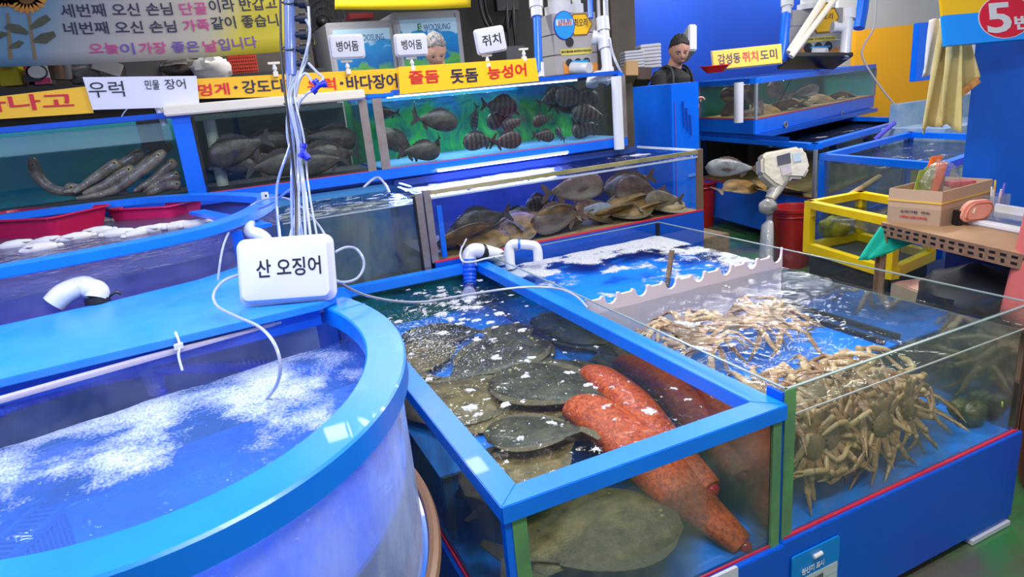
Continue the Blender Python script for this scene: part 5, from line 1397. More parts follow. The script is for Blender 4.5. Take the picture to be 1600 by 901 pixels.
M['darkback'] = mat('dark_back', (.008,.012,.014), .5)
lc = (4.46, 3.87); ll = (4.80, 5.69); lr = (6.65, 4.56)
corner_tank('big dark tank under the green-backed tank at the right, above a tall blue board', lc, ll, lr, .10, .885, .928, .478, 'darkback', framem='framerow', topw=.07)
uc, ul, ur = (4.61, 4.68), (4.79, 5.66), (7.55, 5.72)
corner_tank('upper tank of brown bream with green seaweed back at the right', uc, ul, ur, .975, 1.425, 1.475, 1.105, M['algae'], name='display_tank', topw=.06)
t = MB().prism([(4.52,4.2),(4.86,5.8),(7.5,6.2),(7.4,5.55),(4.62,4.65)], .93, .972).build('shelf_board', 'board', None); tag(t, 'blue shelf board between the two stacked tanks at the right', 'board')
t = thing('drain_plug', 'dark round drain plug on the blue base of the green-backed tank, nearer one', 'plug', (0,0,0), world=False)
def on_face(a, b, x, y):
    A = Vector((*a,0)); B = Vector((*b,0)); n_ = Vector((-(B-A).y, (B-A).x, 0)); d = ray(x, y); tt = (A.dot(n_))/(Vector((d.x,d.y,0)).dot(n_)); return CW+d*tt
for i, (x, y) in enumerate(((1226,194),(1315,178))):
    q = on_face(uc, ur, x, y)
    if i == 0: MB().lathe([(0,-.008),(.03,-.008),(.034,.008),(.022,.008),(.018,.0),(0,.0)]).xf(Matrix.Rotation(R(90),4,'X')).build('ring', M['post_grey'], t, smooth=True); MB().lathe([(0,.001),(.018,.001),(.018,.006),(0,.006)]).xf(Matrix.Rotation(R(90),4,'X')).build('cap', 'dark', t); o = t
    else: o = copy_tree(t); o['label'] = 'dark round drain plug on the blue base of the green-backed tank, farther right'
    o.location = q+Vector((0,-.012,0)); o.rotation_euler = (0,0,R(19))
def rwater(label, a, l, r, z, m, f, res=.04):
    c, l, r = Vector((*a,0)), Vector((*l,0)), Vector((*r,0)); vs = []; at = []; fs = []
    nu, nv = int((l-c).length/res), int((r-c).length/res)
    for i in range(nu+1):
        for j in range(nv+1):
            u = .03+.94*i/nu; v = .02+.96*j/nv; p = c+(l-c)*u+(r-c)*v; f_ = f(p.x, p.y); vs.append((p.x,p.y,z+.004*fbm(p.x*10,p.y*10,1))); at.append(f_)
    fs = [(i*(nv+1)+j, (i+1)*(nv+1)+j, (i+1)*(nv+1)+j+1, i*(nv+1)+j+1) for i in range(nu) for j in range(nv)]
    return _water('tank_water', label, vs, fs, at, m)
rwater('dark rippled water of the big dark tank at the right', lc, ll, lr, .862, 'w_dark', lambda x, y: -.1+fbm(x*4, y*7, 3)*.9)
rwater('water surface of the green-backed upper tank at the right', uc, ul, ur, 1.415, 'w_plain', lambda x, y: -.3+fbm(x*4, y*7, 3)*.6)
# third blue tank nearer
tc_, tl_, tr_ = (4.00, 2.55), (4.16, 3.575), (5.9, 3.2)
tc_, tl_, tr_ = (4.155, 3.575), (5.66, 3.93), (4.02, 2.55)
def quad_tank(label, pts, z0, z1, zf, framem, back, name='glass_tank', w_=.05, postm=None, wz=None, wm='w_plain', floorm='sandy_floor', inner=0, wf=None):
    P = [Vector((p[0], p[1], 0)) for p in pts]; cen = sum(P, Vector())/4; Z = Vector((0,0,1))
    t = thing(name, label, 'fish tank', (cen.x, cen.y, z0))
    for i in range(4):
        a, b = P[i], P[(i+1)%4]; d = (b-a).normalized(); n_ = Vector((-d.y, d.x, 0))
        if (cen-a).dot(n_) < 0: n_ = -n_
        o = (a+b)/2+n_*w_/2
        MB().obox(o+Z*((z1+zf)/2), (b-a)/2, n_*w_/2, Z*(zf-z1)/2).build('rim_board', framem, t)
        MB().obox(o+Z*(z0+.03), (b-a)/2, n_*w_/2, Z*.03).build('bottom_rail', framem, t)
        MB().obox((a+b)/2+n_*(w_*.5)+Z*((z0+z1)/2+.02), (b-a)/2*.97, n_*.005, Z*((z1-z0)/2-.02)).build('glass_pane', 'glassgrey' if i in back else 'glass', t)
        q = a+(cen-a).normalized()*w_*.72
        MB().box((q.x-w_/2, q.y-w_/2, z0), (q.x+w_/2, q.y+w_/2, z1)).build('corner_post', postm or framem, t)
    MB().prism([tuple((p+(cen-p)*.05)[:2]) for p in P], z0, z0+.012).build('tank_floor', floorm, t)
    if wz:
        c, l, r = P[0], P[1], P[3]
        rwater('water surface of the '+label, (P[0].x,P[0].y), (P[1].x,P[1].y), (P[3].x,P[3].y), wz, wm, wf or (lambda x, y: -.1+fbm(x*5, y*8, 3)*.9))
    return t
quad_tank('blue-framed dark tank behind the cardboard box at the right', [(4.155,3.575),(5.66,3.93),(5.5,2.9),(4.02,2.55)], .30, .855, .90, 'framerow', (0,3), wz=.83, wm='w_dark', w_=.055)
o = MB().prism([(4.2,3.5),(5.5,3.8),(5.4,2.95),(4.1,2.65)], .02, .30).build('blue_stand', 'board', None); tag(o, 'blue stand box under the blue-framed dark tank', 'stand')
# yellow framed tank
yq = [(3.485,3.085),(3.95,3.05),(3.62,2.25),(3.20,2.32)]
yq = [PZ(1257,313,.70), PZ(1345,297,.70), PZ(1470,318,.70), PZ(1400,343,.70)]
quad_tank('yellow-framed tank with still water between the red bucket and the table', [(p.x, p.y) for p in yq], .36, .655, .70, 'ytank', (0,2), wz=.60, w_=.05, floorm='darkback')
# yellow bag inside it
q = PZ(1295, 350, .50)
o = MB().ell((q.x+.05, q.y-.0, .47), (.10,.10,.075), 20, 12, fn=lambda p, u: p+Vector(u)*.015*fbm(u.x*3,u.y*3,u.z*3)).build('yellow_bag', mat('bag_yellow', (.50,.42,.02), .4), None, smooth=True)
tag(o, 'soft yellow bag inside the yellow-framed tank', 'bag')
cy_ = sum(yq, Vector())/4
o = MB().prism([tuple((p+(cy_-p)*.12)[:2]) for p in yq], .02, .36).build('dark_stand', 'dark', None); tag(o, 'dark crate stand under the yellow-framed tank', 'stand')
# bamboo stick leaning at the blue tank
a, b = PD(1340,297,4.6), PD(1374,276,4.75)
o = MB().tube([a+(a-b)*.6, a, b], .022, 10).build('bamboo_stick', mat('bamboo', (.50,.32,.14), .6), None, smooth=True); tag(o, 'tan bamboo stick leaning out behind the yellow tank', 'stick')
# blue rod over the tanks
a, b = PD(1366,218,6.0), PD(1398,191,6.0)
o = MB().tube([a, b], .02, 8).build('blue_rod', mat('rod_violet', (.08,.07,.5), .4), None); tag(o, 'blue-violet rod leaning over the rims of the two dark tanks', 'rod')
# red buckets
def bucket(label, x, y, z, r, h, mtl='redplastic'):
    p = PZ(x, y, z); p.z = 0
    t = thing('red_bucket', label, 'bucket', tuple(p))
    MB().lathe([(0,.01),(r*.74,.01),(r*.76,.0),(r*.80,.02),(r*.97,h-.03),(r*1.06,h-.025),(r*1.06,h),(r*.98,h),(r*.94,h-.02),(r*.76,.03),(0,.03)], p, 32).build('tub', mtl, t, smooth=True)
    MB().tube([p+Vector((r*1.04*math.cos(k*math.pi/12), r*1.04*math.sin(k*math.pi/12), h-.06)) for k in range(24)], .006, 6, closed=True).build('rim_ring', mtl, t, smooth=True)
    return t
bucket('red plastic bucket behind the corner of the lower bream tank', 1096, 282, .48, .15, .48)
bucket('red plastic bucket between the weighing scale and the yellow tank', 1240, 322, .48, .165, .48)
# weighing scale wrapped in plastic
p = PZ(1199, 400, .10)
dS = (p-CW).dot(FX)*.93
pf = PD(1199, 395, dS)
t = thing('weighing_scale', 'plastic-wrapped weighing scale head on a post beside the crab tank', 'scale', (pf.x, pf.y, 0))
film = mat('yellowed_film', (.62,.55,.38), .18, col2=(.72,.68,.55), scale=14, bump=.5, bscale=30, coat=.5)
a = PD(1203, 300, dS)
MB().tube([(a.x, a.y, .02), (a.x, a.y, a.z+.02)], .024, 12).build('post', 'grey', t, smooth=True)
MB().tube([PD(1196,415,dS), PD(1198,378,dS), PD(1199,352,dS), PD(1203,345,dS)], [.065,.058,.052,.03], 12, flat=.7).build('lower_wrap', mat('clear_wrap', (.52,.52,.50), .2, trans=.3, bump=.6, bscale=25), t, smooth=True)
MB().ell(PD(1200,322,dS), (.075,.055,.060), 18, 12, fn=lambda p, u: p+Vector(u)*.014*fbm(u.x*3,u.y*3,u.z*3)).build('knotted_wrap', mat('clear_wrap2', (.50,.47,.42), .2, trans=.3, bump=.6, bscale=25), t, smooth=True)
ex = (PD(1262,262,dS)-PD(1182,276,dS)).normalized(); hc = PD(1222,262,dS); vy = (PD(1217,232,dS)-PD(1222,292,dS)).normalized(); vy = (vy-ex*vy.dot(ex)).normalized(); vz = ex.cross(vy)
def headmesh():
    mb = MB(); hx, hy = 36*dS/F, 25*dS/F
    pr = [(-hx*1.06,-hy*.2),(-hx*.95,hy*.85),(-hx*.7,hy*1.08),(hx*.75,hy*1.1),(hx*.98,hy*.8),(hx*1.04,-hy*.35),(hx*.7,-hy*.95),(hx*.1,-hy*.75),(-hx*.30,-hy*1.35),(-hx*.62,-hy*1.0)]
    return mb.plate(pr, hc, ex, vy, .14)
headmesh().build('scale_head', film, t, bevel=.02)
fz = hc+vz*.072
MB().plate([(-.06,.015),(-.055,.085),(.045,.095),(.040,.02)], fz, ex, vy, .006).build('display', mat('lcd_dark', (.09,.09,.10), .15, coat=.6), t)
MB().plate([(-.04,-.06),(-.045,.005),(.035,.012),(.035,-.055)], fz, ex, vy, .006).build('key_panel', mat('key_grey', (.42,.42,.45), .3, col2=(.62,.5,.48), scale=30), t)
MB().plate([(.06,.02),(.06,.085),(.12,.085),(.12,.02)], fz, ex, vy, .005).build('emblem', mat('pale_blue_mark', (.45,.55,.58), .3), t)
MB().tube(spl([hc-vy*.06-ex*.03, hc-vy*.12-ex*.05, PD(1203,310,dS)], 4), [.09,.085,.08,.075,.065,.06,.055,.05,.045], 14, flat=.7).build('neck_wrap', film, t, smooth=True)
# ---------------- table with perforated angle frame
TZ = .80
A = PZ(1378, 347, TZ); B = PZ(1605, 398, TZ); dA = (B-A); dA.z = 0; dA.normalize(); nA = Vector((-dA.y, dA.x, 0));
if nA.x < 0: nA = -nA
B = A+dA*.80; W = .62
t = thing('work_table', 'table of rusty perforated steel angle with a worn wooden top', 'table', tuple((A+B)/2+nA*W/2-Vector((0,0,TZ))))
Z = Vector((0,0,1))
MB().obox((A+B)/2+nA*W/2-Z*.008, (B-A)/2, nA*W/2, Z*.008).build('table_top', mat('worn_wood', (.38,.23,.11), .6, col2=(.28,.16,.08), scale=8), t)
def perf(p, q, h_, nm, out):
    d = (q-p).normalized(); m_ = MB(); m_.obox((p+q)/2-Z*h_/2+out*.002, (q-p)/2, out*.002, Z*h_/2); m_.build(nm, 'rust', t)
    s = MB(); L = (q-p).length; k = int(L/.045)
    for i in range(k):
        c = p+d*(i+.5)*L/k
        s.obox(c-Z*h_*(.28)+out*.0045, d*.013, out*.001, Z*.005); s.obox(c+d*.022*0-Z*h_*.68+out*.0045, d*.007 if i % 2 else d*.013, out*.001, Z*(.008 if i % 2 else .005))
    s.build('slots', 'black', t)
perf(A, B, .06, 'angle_rail', -nA); perf(A, A+nA*W, .06, 'angle_rail', -dA)
for p in (A, B, A+nA*W, B+nA*W):
    MB().obox(p+Z*(-TZ/2-.01), dA*.003, nA*.022, Z*(TZ/2-.012)).build('leg', 'rust', t); MB().obox(p+dA*.02+Z*(-TZ/2-.01), dA*.02, nA*.003, Z*(TZ/2-.012)).build('leg_flange', 'rust', t)
MB().obox((A+B)/2+nA*W/2-Z*(TZ-.30), (B-A)/2, nA*W/2, Z*.006).build('lower_shelf', 'rust', t)
# cardboard box on the table
bq = [PZ(1386,344,TZ), PZ(1468,353,TZ), PZ(1546,330,TZ)]
b0, b1, b2 = [Vector((p.x,p.y,TZ)) for p in bq]; b3 = b0+b2-b1; bh = .155
t = thing('cardboard_box', 'open brown cardboard box with a yellow rubber band on the table', 'box', tuple((b0+b2)/2))
Zb = Z*bh; cen = (b0+b2)/2
def bside(a, b, mt='card', th=.005, z0=0, z1=bh, off=0, nm='side_panel'):
    d = (b-a).normalized(); n_ = Vector((-d.y,d.x,0)); n_ = n_ if (cen-a).dot(n_) > 0 else -n_
    return MB().obox((a+b)/2+n_*(th/2+off)+Z*((z0+z1)/2), (b-a)/2, n_*th/2, Z*(z1-z0)/2).build(nm, mt, t)
for a, b in ((b0,b1),(b1,b2),(b2,b3),(b3,b0)): bside(a, b)
MB().obox(cen+Z*.003, (b1-b0)/2*.98, (b2-b1)/2*.98, Z*.003).build('bottom', 'card', t)
bandm = mat('band_yellow', (.72,.45,.06), .5)
for a, b in ((b0,b1),(b1,b2),(b2,b3),(b3,b0)): bside(a, b, bandm, .003, .098, .106, -.0035, 'rubber_band')
for a, b in ((b0,b1),(b1,b2)): bside(a, b, mat('card_dark', (.38,.26,.17), .8), .002, .0, .072, -.002, 'lower_flap')
d01 = (b1-b0).normalized(); nf = d01.cross(Z); 
if nf.dot(cen-b0) > 0: nf = -nf
text('소비기한  까지', b0+d01*.06+Z*.048+nf*.005, d01, Z, .013, mat('stamp_grey', (.12,.09,.08), .6).name if False else 'navy', t, width=(b1-b0).length*.55)
text('★개봉후 보관을 유의하세요', b0+d01*.06+Z*.024+nf*.005, d01, Z, .012, 'red', t, width=(b1-b0).length*.52)
bt = b0.lerp(b1,.42).lerp(b3.lerp(b2,.42),.45)
t = thing('seasoning_packets', 'clear bag with orange and green food packets standing in the cardboard box', 'bag', tuple(bt+Z*.06))
ex = (RX-Z*RX.z).normalized(); fo_ = -(FX-Z*FX.z).normalized()
og = mat('packet_orange', (.75,.16,.02), .3); gr = mat('packet_green', (.35,.40,.05), .3, col2=(.15,.22,.04), scale=40); br = mat('packet_brown', (.22,.10,.07), .3)
for k, (u, tl, hh, mt) in enumerate(((-.085,.35,.17,gr),(-.05,.3,.18,gr),(-.01,.45,.20,og),(.03,.2,.13,br),(-.04,.5,.23,og),(.04,.1,.11,gr))):
    e2 = (Z*math.cos(tl)+ex*math.sin(tl)*.6).normalized()
    MB().obox(bt+ex*u+Z*.06+e2*hh/2-fo_*(.012*k), ex*.026, fo_*.008, e2*hh/2).build('packet', mt, t, bevel=.004)
MB().ell(bt+Z*.15+ex*.02, (.10,.07,.11), 24, 16, fn=lambda p, u: p+Vector(u)*.02*fbm(u.x*3,u.y*3,u.z*3)).build('clear_wrapper', glass_mat('plastic_film', (.93,.93,.93), rough=.12, diff=.10, dcol=(.8,.8,.8), bump=1, bscale=25), t, smooth=True)
o = MB().obox(bt+ex*.13+Z*.145-fo_*.02, ex*.055, fo_*.04, Z*.012).build('red_packet', mat('packet_red', (.55,.03,.04), .3, col2=(.5,.2,.2), scale=25), None, bevel=.004); tag(o, 'small red packet lying in the cardboard box beside the clear bag', 'packet')
# pink pouch
p = PZ(1522, 352, TZ)
t = thing('zip_pouch', 'salmon pink zipped pouch with rounded corners leaning on the cardboard box', 'pouch', tuple(p))
pk = mat('salmon_leather', (.72,.30,.20), .5, bump=.1)
e2 = (Z*.92+ex*.28).normalized()
c = PD(1524,329,(p-CW).dot(FX))
MB().plate(rrect(-.062,-.045,.062,.050,.038,6), c, ex, e2, .05).build('pouch_body', pk, t, bevel=.012)
MB().tube([c+ex*q[0]+e2*q[1]+fo_*.027 for q in rrect(-.052,-.036,.052,.040,.032,5)], .0022, 6, closed=True).build('zip', mat('zip_brown', (.35,.12,.07), .5), t)
MB().obox(c-ex*.03+e2*.01+fo_*.03, ex*.003, fo_*.003, e2*.012).build('zip_pull', 'cream', t)
o = MB().obox(PD(1496,340,(p-CW).dot(FX)+.03), ex*.012, fo_*.02, Z*.035).build('black_strap', 'black', None, bevel=.003); tag(o, 'black folded strap between cardboard box and pink pouch', 'strap')
# tray and pen cup
p = PZ(1578, 352, TZ)
t = thing('shallow_tray', 'white tray with dark tablet lying on the table at the right', 'tray', tuple(p))
tx_ = dA
MB().obox(p+Z*.012, tx_*.17, nA*.10, Z*.012).build('tray_base', 'white', t, bevel=.006)
MB().obox(p+Z*.032+nA*.10, tx_*.17, nA*.006, Z*.03).build('tray_back', 'white', t, bevel=.003)
MB().obox(p+Z*.028, tx_*.14, nA*.07, Z*.004).build('tablet', mat('tablet_navy', (.10,.12,.20), .15, coat=.5), t, bevel=.002)
p = PZ(1553, 333, TZ)
t = thing('pen_cup', 'clear square cup full of pens on the table', 'cup', tuple(p))
cupm = glass_mat('cup_clear', (.85,.88,.92), diff=.15, dcol=(.7,.75,.8))
for dx, dy in ((-.04,0),(.04,0),(0,-.04),(0,.04)):
    MB().box((p.x+dx-(.001 if dx else .04), p.y+dy-(.001 if dy else .04), TZ), (p.x+dx+(.001 if dx else .04), p.y+dy+(.001 if dy else .04), TZ+.09)).build('cup_side', cupm, t)
for k, (dx, dy, h_, col, lab) in enumerate(((-.03,.0,.13,(.75,.72,.7),'white capped pen leaning left in the clear cup'),(.0,.01,.11,(.8,.8,.85),'short white pen in the middle of the clear cup'),(.02,-.01,.14,(.20,.14,.62),'violet pen in the clear cup'),(.025,.02,.15,(.70,.45,.03),'yellow-orange marker in the clear cup'),(-.015,-.02,.12,(.8,.6,.6),'pale pink pen in the clear cup'))):
    a = p+Vector((dx*.5,dy,.004)); b = p+Vector((dx*1.4,dy*1.5,h_))
    o = MB().tube([a, a.lerp(b,.7), b], [.006,.006,.004], 8).build('pen', mat('pen%d' % k, col, .35), None, smooth=True); tag(o, lab, 'pen')
# things under the table (seen through the crab tank glass)
for k, (px1, py1, px2, py2, z, lab) in enumerate(((1392,440,1470,470,.34,'flat cardboard carton with reddish lid under the table, left one'),(1476,462,1600,492,.30,'flat cardboard carton under the table, right one'))):
    a = PZ(px1, py1, z); b = PZ(px2, py2, z); d = (b-a); d.z = 0; L = d.length; d.normalize(); n_ = Vector((-d.y,d.x,0)); n_ = n_ if n_.x > 0 else -n_
    c = (a+b)/2+n_*.16; c.z = z-.045
    t = thing('carton', lab, 'box', (c.x,c.y,z-.09)); MB().obox(c, d*L/2, n_*.16, Z*.045).build('carton_body', mat('carton%d' % k, (.46,.33,.22), .8), t, bevel=.003)
    MB().obox(c+Z*.047, d*L/2*.94, n_*.15, Z*.002).build('lid', mat('lid%d' % k, (.42,.12,.10) if k == 0 else (.45,.34,.24), .6, col2=(.55,.35,.28), scale=14), t)
o = MB().ell((A+dA*.30+nA*.3-Z*.33), (.26,.22,.15), 24, 14, rot=Matrix.Rotation(R(-70),3,'Z'), fn=lambda p, u: p+Vector(u)*.03*fbm(u.x*2,u.y*2,u.z*2)).build('black_bag', 'dark', None, smooth=True); tag(o, 'black bulging bag stowed under the table', 'bag')
o = MB().box((3.15, 1.45, .02), (3.2, 1.95, .62)).build('navy_panel', mat('navy_board', (.01,.02,.14), .5), None); tag(o, 'navy board behind the space under the table', 'board')
q = A+dA*.02-nA*.01
cl = []
for i in range(9):
    for j in range(7): pass
def cloth(name, label, cat, grid, mtl, th=.004):
    nu, nv = len(grid), len(grid[0]); vs = [p for row in grid for p in row]
    fs = [(i*nv+j, (i+1)*nv+j, (i+1)*nv+j+1, i*nv+j+1) for i in range(nu-1) for j in range(nv-1)]
    mb = MB().add(vs, fs); o = mb.build(name, mtl, None, smooth=True)
    bm = bmesh.new(); bm.from_mesh(o.data); bmesh.ops.solidify(bm, geom=bm.faces[:], thickness=th); bm.to_mesh(o.data); bm.free()
    return tag(o, label, cat)
g = []
dT = (A-CW).dot(FX)
for i in range(10):
    u = i/9; row = []
    top = PD(1384,352,dT).lerp(PD(1432,372,dT), u); bot = PD(1352,404,dT).lerp(PD(1388,408,dT), u) if u < .4 else PD(1366,405,dT).lerp(PD(1436,378,dT), (u-.4)/.6)
    for j in range(8):
        v = j/7; p = top.lerp(bot, v); row.append(p-nA*(.03+.012*math.sin(u*14+v*2)))
    g.append(row)
cloth('teal_cloth', 'teal cloth hanging from the near left corner of the table', 'cloth', g, 'teal')
# ---------------- hanging 5 sign
dN = 3.3
def hang(x, y, d=dN): return PD(x, y, d)
t = thing('number_sign', 'hanging yellow and azure sign with number 5 in a red oval', 'sign', tuple(hang(1540,60)))
ex5 = (hang(1640,58)-hang(1475,72)).normalized(); ey5 = (hang(1482,-30)-hang(1474,72)).normalized(); ey5 = (ey5-ex5*ex5.dot(ey5)).normalized(); n5 = ex5.cross(ey5)
o5 = hang(1475, 72); sc5 = dN/F
def P5(x, y, off=0): d = hang(x, y)-o5; return (d.dot(ex5), d.dot(ey5))
MB().plate([(0,0),(190*sc5,0),(190*sc5,47*sc5),(0,47*sc5)], o5, ex5, ey5, .02).build('azure_half', mat('azure', (.0,.30,.95), .4), t)
MB().plate([(0,47.1*sc5),(190*sc5,47.1*sc5),(190*sc5,130*sc5),(0,130*sc5)], o5, ex5, ey5, .02).build('yellow_half', mat('sun_yellow', (.90,.52,.0), .4), t)
cx5, cy5 = P5(1568, 27)
for r_, mt, off in ((1.0,'white',.0105),(.965,mat('oval_red', (.68,.0,.03), .4),.0115)):
    MB().plate([(cx5+42*sc5*r_*math.cos(a), cy5+34*sc5*r_*math.sin(a)) for a in [k*math.pi/24 for k in range(48)]], o5+n5*off, ex5, ey5, .002).build('oval', mt, t)
x5, y5 = P5(1541, 54)
text('5', o5+ex5*x5+ey5*y5+n5*.013, ex5, ey5, 47*sc5, 'white', t, width=38*sc5, bold=.02)
x5, y5 = P5(1583, 48)
text('번', o5+ex5*x5+ey5*y5+n5*.013, ex5, ey5, 22*sc5, 'white', t, width=24*sc5, bold=.03)
MB().plate([(cx5-18*sc5+12*sc5*math.cos(a), 72*sc5+12*sc5+9*sc5*math.sin(a)-2*sc5) for a in [k*math.pi/12 for k in range(24)]], o5+n5*.011, ex5, ey5, .002).build('pink_spot', mat('spot_pink', (.7,.35,.35), .4), t)
for x in (1500, 1580):
    MB().tube([hang(x, -35), hang(x+2, -400)], .004, 6).build('hanger_wire', 'black', t)
# blue pillar panel at the right, behind the table
q = [PD(1517,205,3.75)]
pc = PD(1516,150,3.7)
o = MB().prism([(pc.x, pc.y), (pc.x+.9, pc.y-.55), (pc.x+1.2, pc.y-.2), (pc.x+.25, pc.y+.15)], 0, 2.6).build('blue_pillar', 'framerow', None); tag(o, 'wide plain blue panel pillar behind the table at the right', 'pillar')
# ---------------- towels
def towel(label, topL, topR, botL, botR, d, mtl, fold=.03, nf=3, hem=0):
    g = []; nu, nv = 30, 16
    for i in range(nu+1):
        u = i/nu; row = []
        a = PD(*topL, d).lerp(PD(*topR, d), u); b = PD(*botL, d).lerp(PD(*botR, d), u)
        for j in range(nv+1):
            v = j/nv; p = a.lerp(b, v); w_ = fold*(.35+.65*v)*math.sin(u*math.pi*nf+v*1.3); p = p-FX*w_+Vector((0,0,-1))*hem*abs(math.sin(u*math.pi*1.5))*v
            row.append(p)
        g.append(row)
    return cloth('hanging_towel', label, 'towel', g, mtl, .006)
dW = 3.45
towel('white towel hanging behind the yellow ones left of the hanging sign', (1452,32), (1484,24), (1438,118), (1460,118), dW+.05, mat('white_towel', (.72,.72,.72), .95, bump=.4, bscale=400))
towel('yellow towel hanging nearest the left, bottom corner folded', (1470,30), (1490,20), (1433,203), (1466,190), dW, 'towel', .04, 2, .03)
towel('yellow towel hanging in the middle with pointed bottom', (1484,22), (1506,20), (1462,175), (1496,198), dW-.03, 'towel', .04, 2, .04)
o = towel('yellow towel with red striped hem spreading to the right', (1494,30), (1508,30), (1494,150), (1528,122), dW+.02, 'towel', .02, 2)
a, b = PD(1495,150,dW-.0), PD(1528,124,dW-.0)
MB().obox((a+b)/2, (b-a)/2, FX*.008, (b-a).normalized().cross(FX)*.018).build('striped_hem', mat('hem_red', (.50,.05,.03), .9, col2=(.7,.45,.1), scale=30), o)
# ================================================================== BACKGROUND
def box_st(name, a, b, m): return structure(MB().box(a, b).build(name, m))
floor_m = mat('green_floor', (.04,.18,.05), .25, col2=(.10,.09,.07), scale=2.6, amount=.52, contrast=.10, bump=.15, bscale=18, coat=.4)
box_st('floor', (-6,-3,-.1), (14,12,0), floor_m)
wm = mat('dim_wall', (.030,.028,.028), .7, col2=(.06,.052,.045), scale=1.5)
box_st('wall_back', (-6,6.7,0), (4.6,6.8,3.2), wm)
structure(MB().box((3.0,9.6,0), (14,9.8,3.6)).build('wall_right_back', 'wallblue'))
structure(MB().box((-6.1,-3,0), (-6,6.8,3.2)).build('wall_left', wm))
# fill between: blue wall begins right of the brown post
wl_ = PD(985, 60, 7.2); wr_ = PD(1345, 60, 9.8)
d = (wr_-wl_); d.z = 0; d.normalize()
structure(MB().prism([(wl_.x, wl_.y), (wr_.x+d.x*2, wr_.y+d.y*2), (wr_.x+d.x*2, wr_.y+.1+d.y*2), (wl_.x, wl_.y+.1)], 0, 3.2).build('wall_blue', 'wallblue'))
bw = PD(966, 60, 6.6)
o = MB().box((bw.x-.14, bw.y-.1, 0), (bw.x+.14, bw.y+.1, 3.2)).build('brown_pillar', mat('brown_wall', (.14,.115,.085), .8, col2=(.10,.08,.06), scale=4), None); tag(o, 'brown-grey concrete pillar left of the blue wall', 'pillar')
# yellow wall panel
ya, yb_ = PD(1338, 40, 8.9), PD(1436, 32, 8.7)
d = yb_-ya; d.z = 0; ztop = PD(1385,42,8.8).z
structure(MB().prism([(ya.x,ya.y),(yb_.x+d.x*.5,yb_.y+d.y*.5),(yb_.x+d.x*.5,yb_.y+d.y*.5+.06),(ya.x,ya.y+.06)], 0, ztop).build('wall_yellow', mat('wall_yellow', (.80,.36,.0), .5)))
o = MB().prism([(ya.x,ya.y+.3),(yb_.x+1.5,yb_.y+.2),(yb_.x+1.5,yb_.y+.3),(ya.x,ya.y+.4)], 0, 3.0).build('panel_wall', mat('pale_panel', (.62,.62,.60), .6, col2=(.55,.55,.54), scale=2), None); structure(o); o.name = 'wall_pale'
# things behind towels: blue cabinet and dark gap
q = PD(1432, 88, 6.0)
a = PD(1432,35,6.2); b = PD(1460,125,6.2)
o = MB().box((a.x, a.y-.03, b.z-.0), (a.x+.26, a.y+.03, PD(1440,35,6.2).z)).build('blue_cupboard', 'framerow', None, bevel=.004); tag(o, 'blue cupboard block behind the hanging towels', 'cupboard')
a = PD(1452, 150, 5.6); a.x += .1
t = thing('stainless_sink', 'pale worktop with glassware behind the towels', 'worktop', tuple(a))
MB().box((a.x, a.y-.1, .62), (a.x+1.6, a.y+.5, PD(1440,205,5.6).z)).build('worktop', mat('worktop_grey', (.45,.5,.55), .3, col2=(.1,.25,.5), scale=6), t)
MB().box((a.x+.1, a.y+.4, PD(1440,205,5.6).z), (a.x+1.6, a.y+.5, PD(1440,165,5.6).z)).build('splash_panel', mat('pale_aqua', (.10,.22,.38), .4, col2=(.30,.38,.42), scale=8), t)
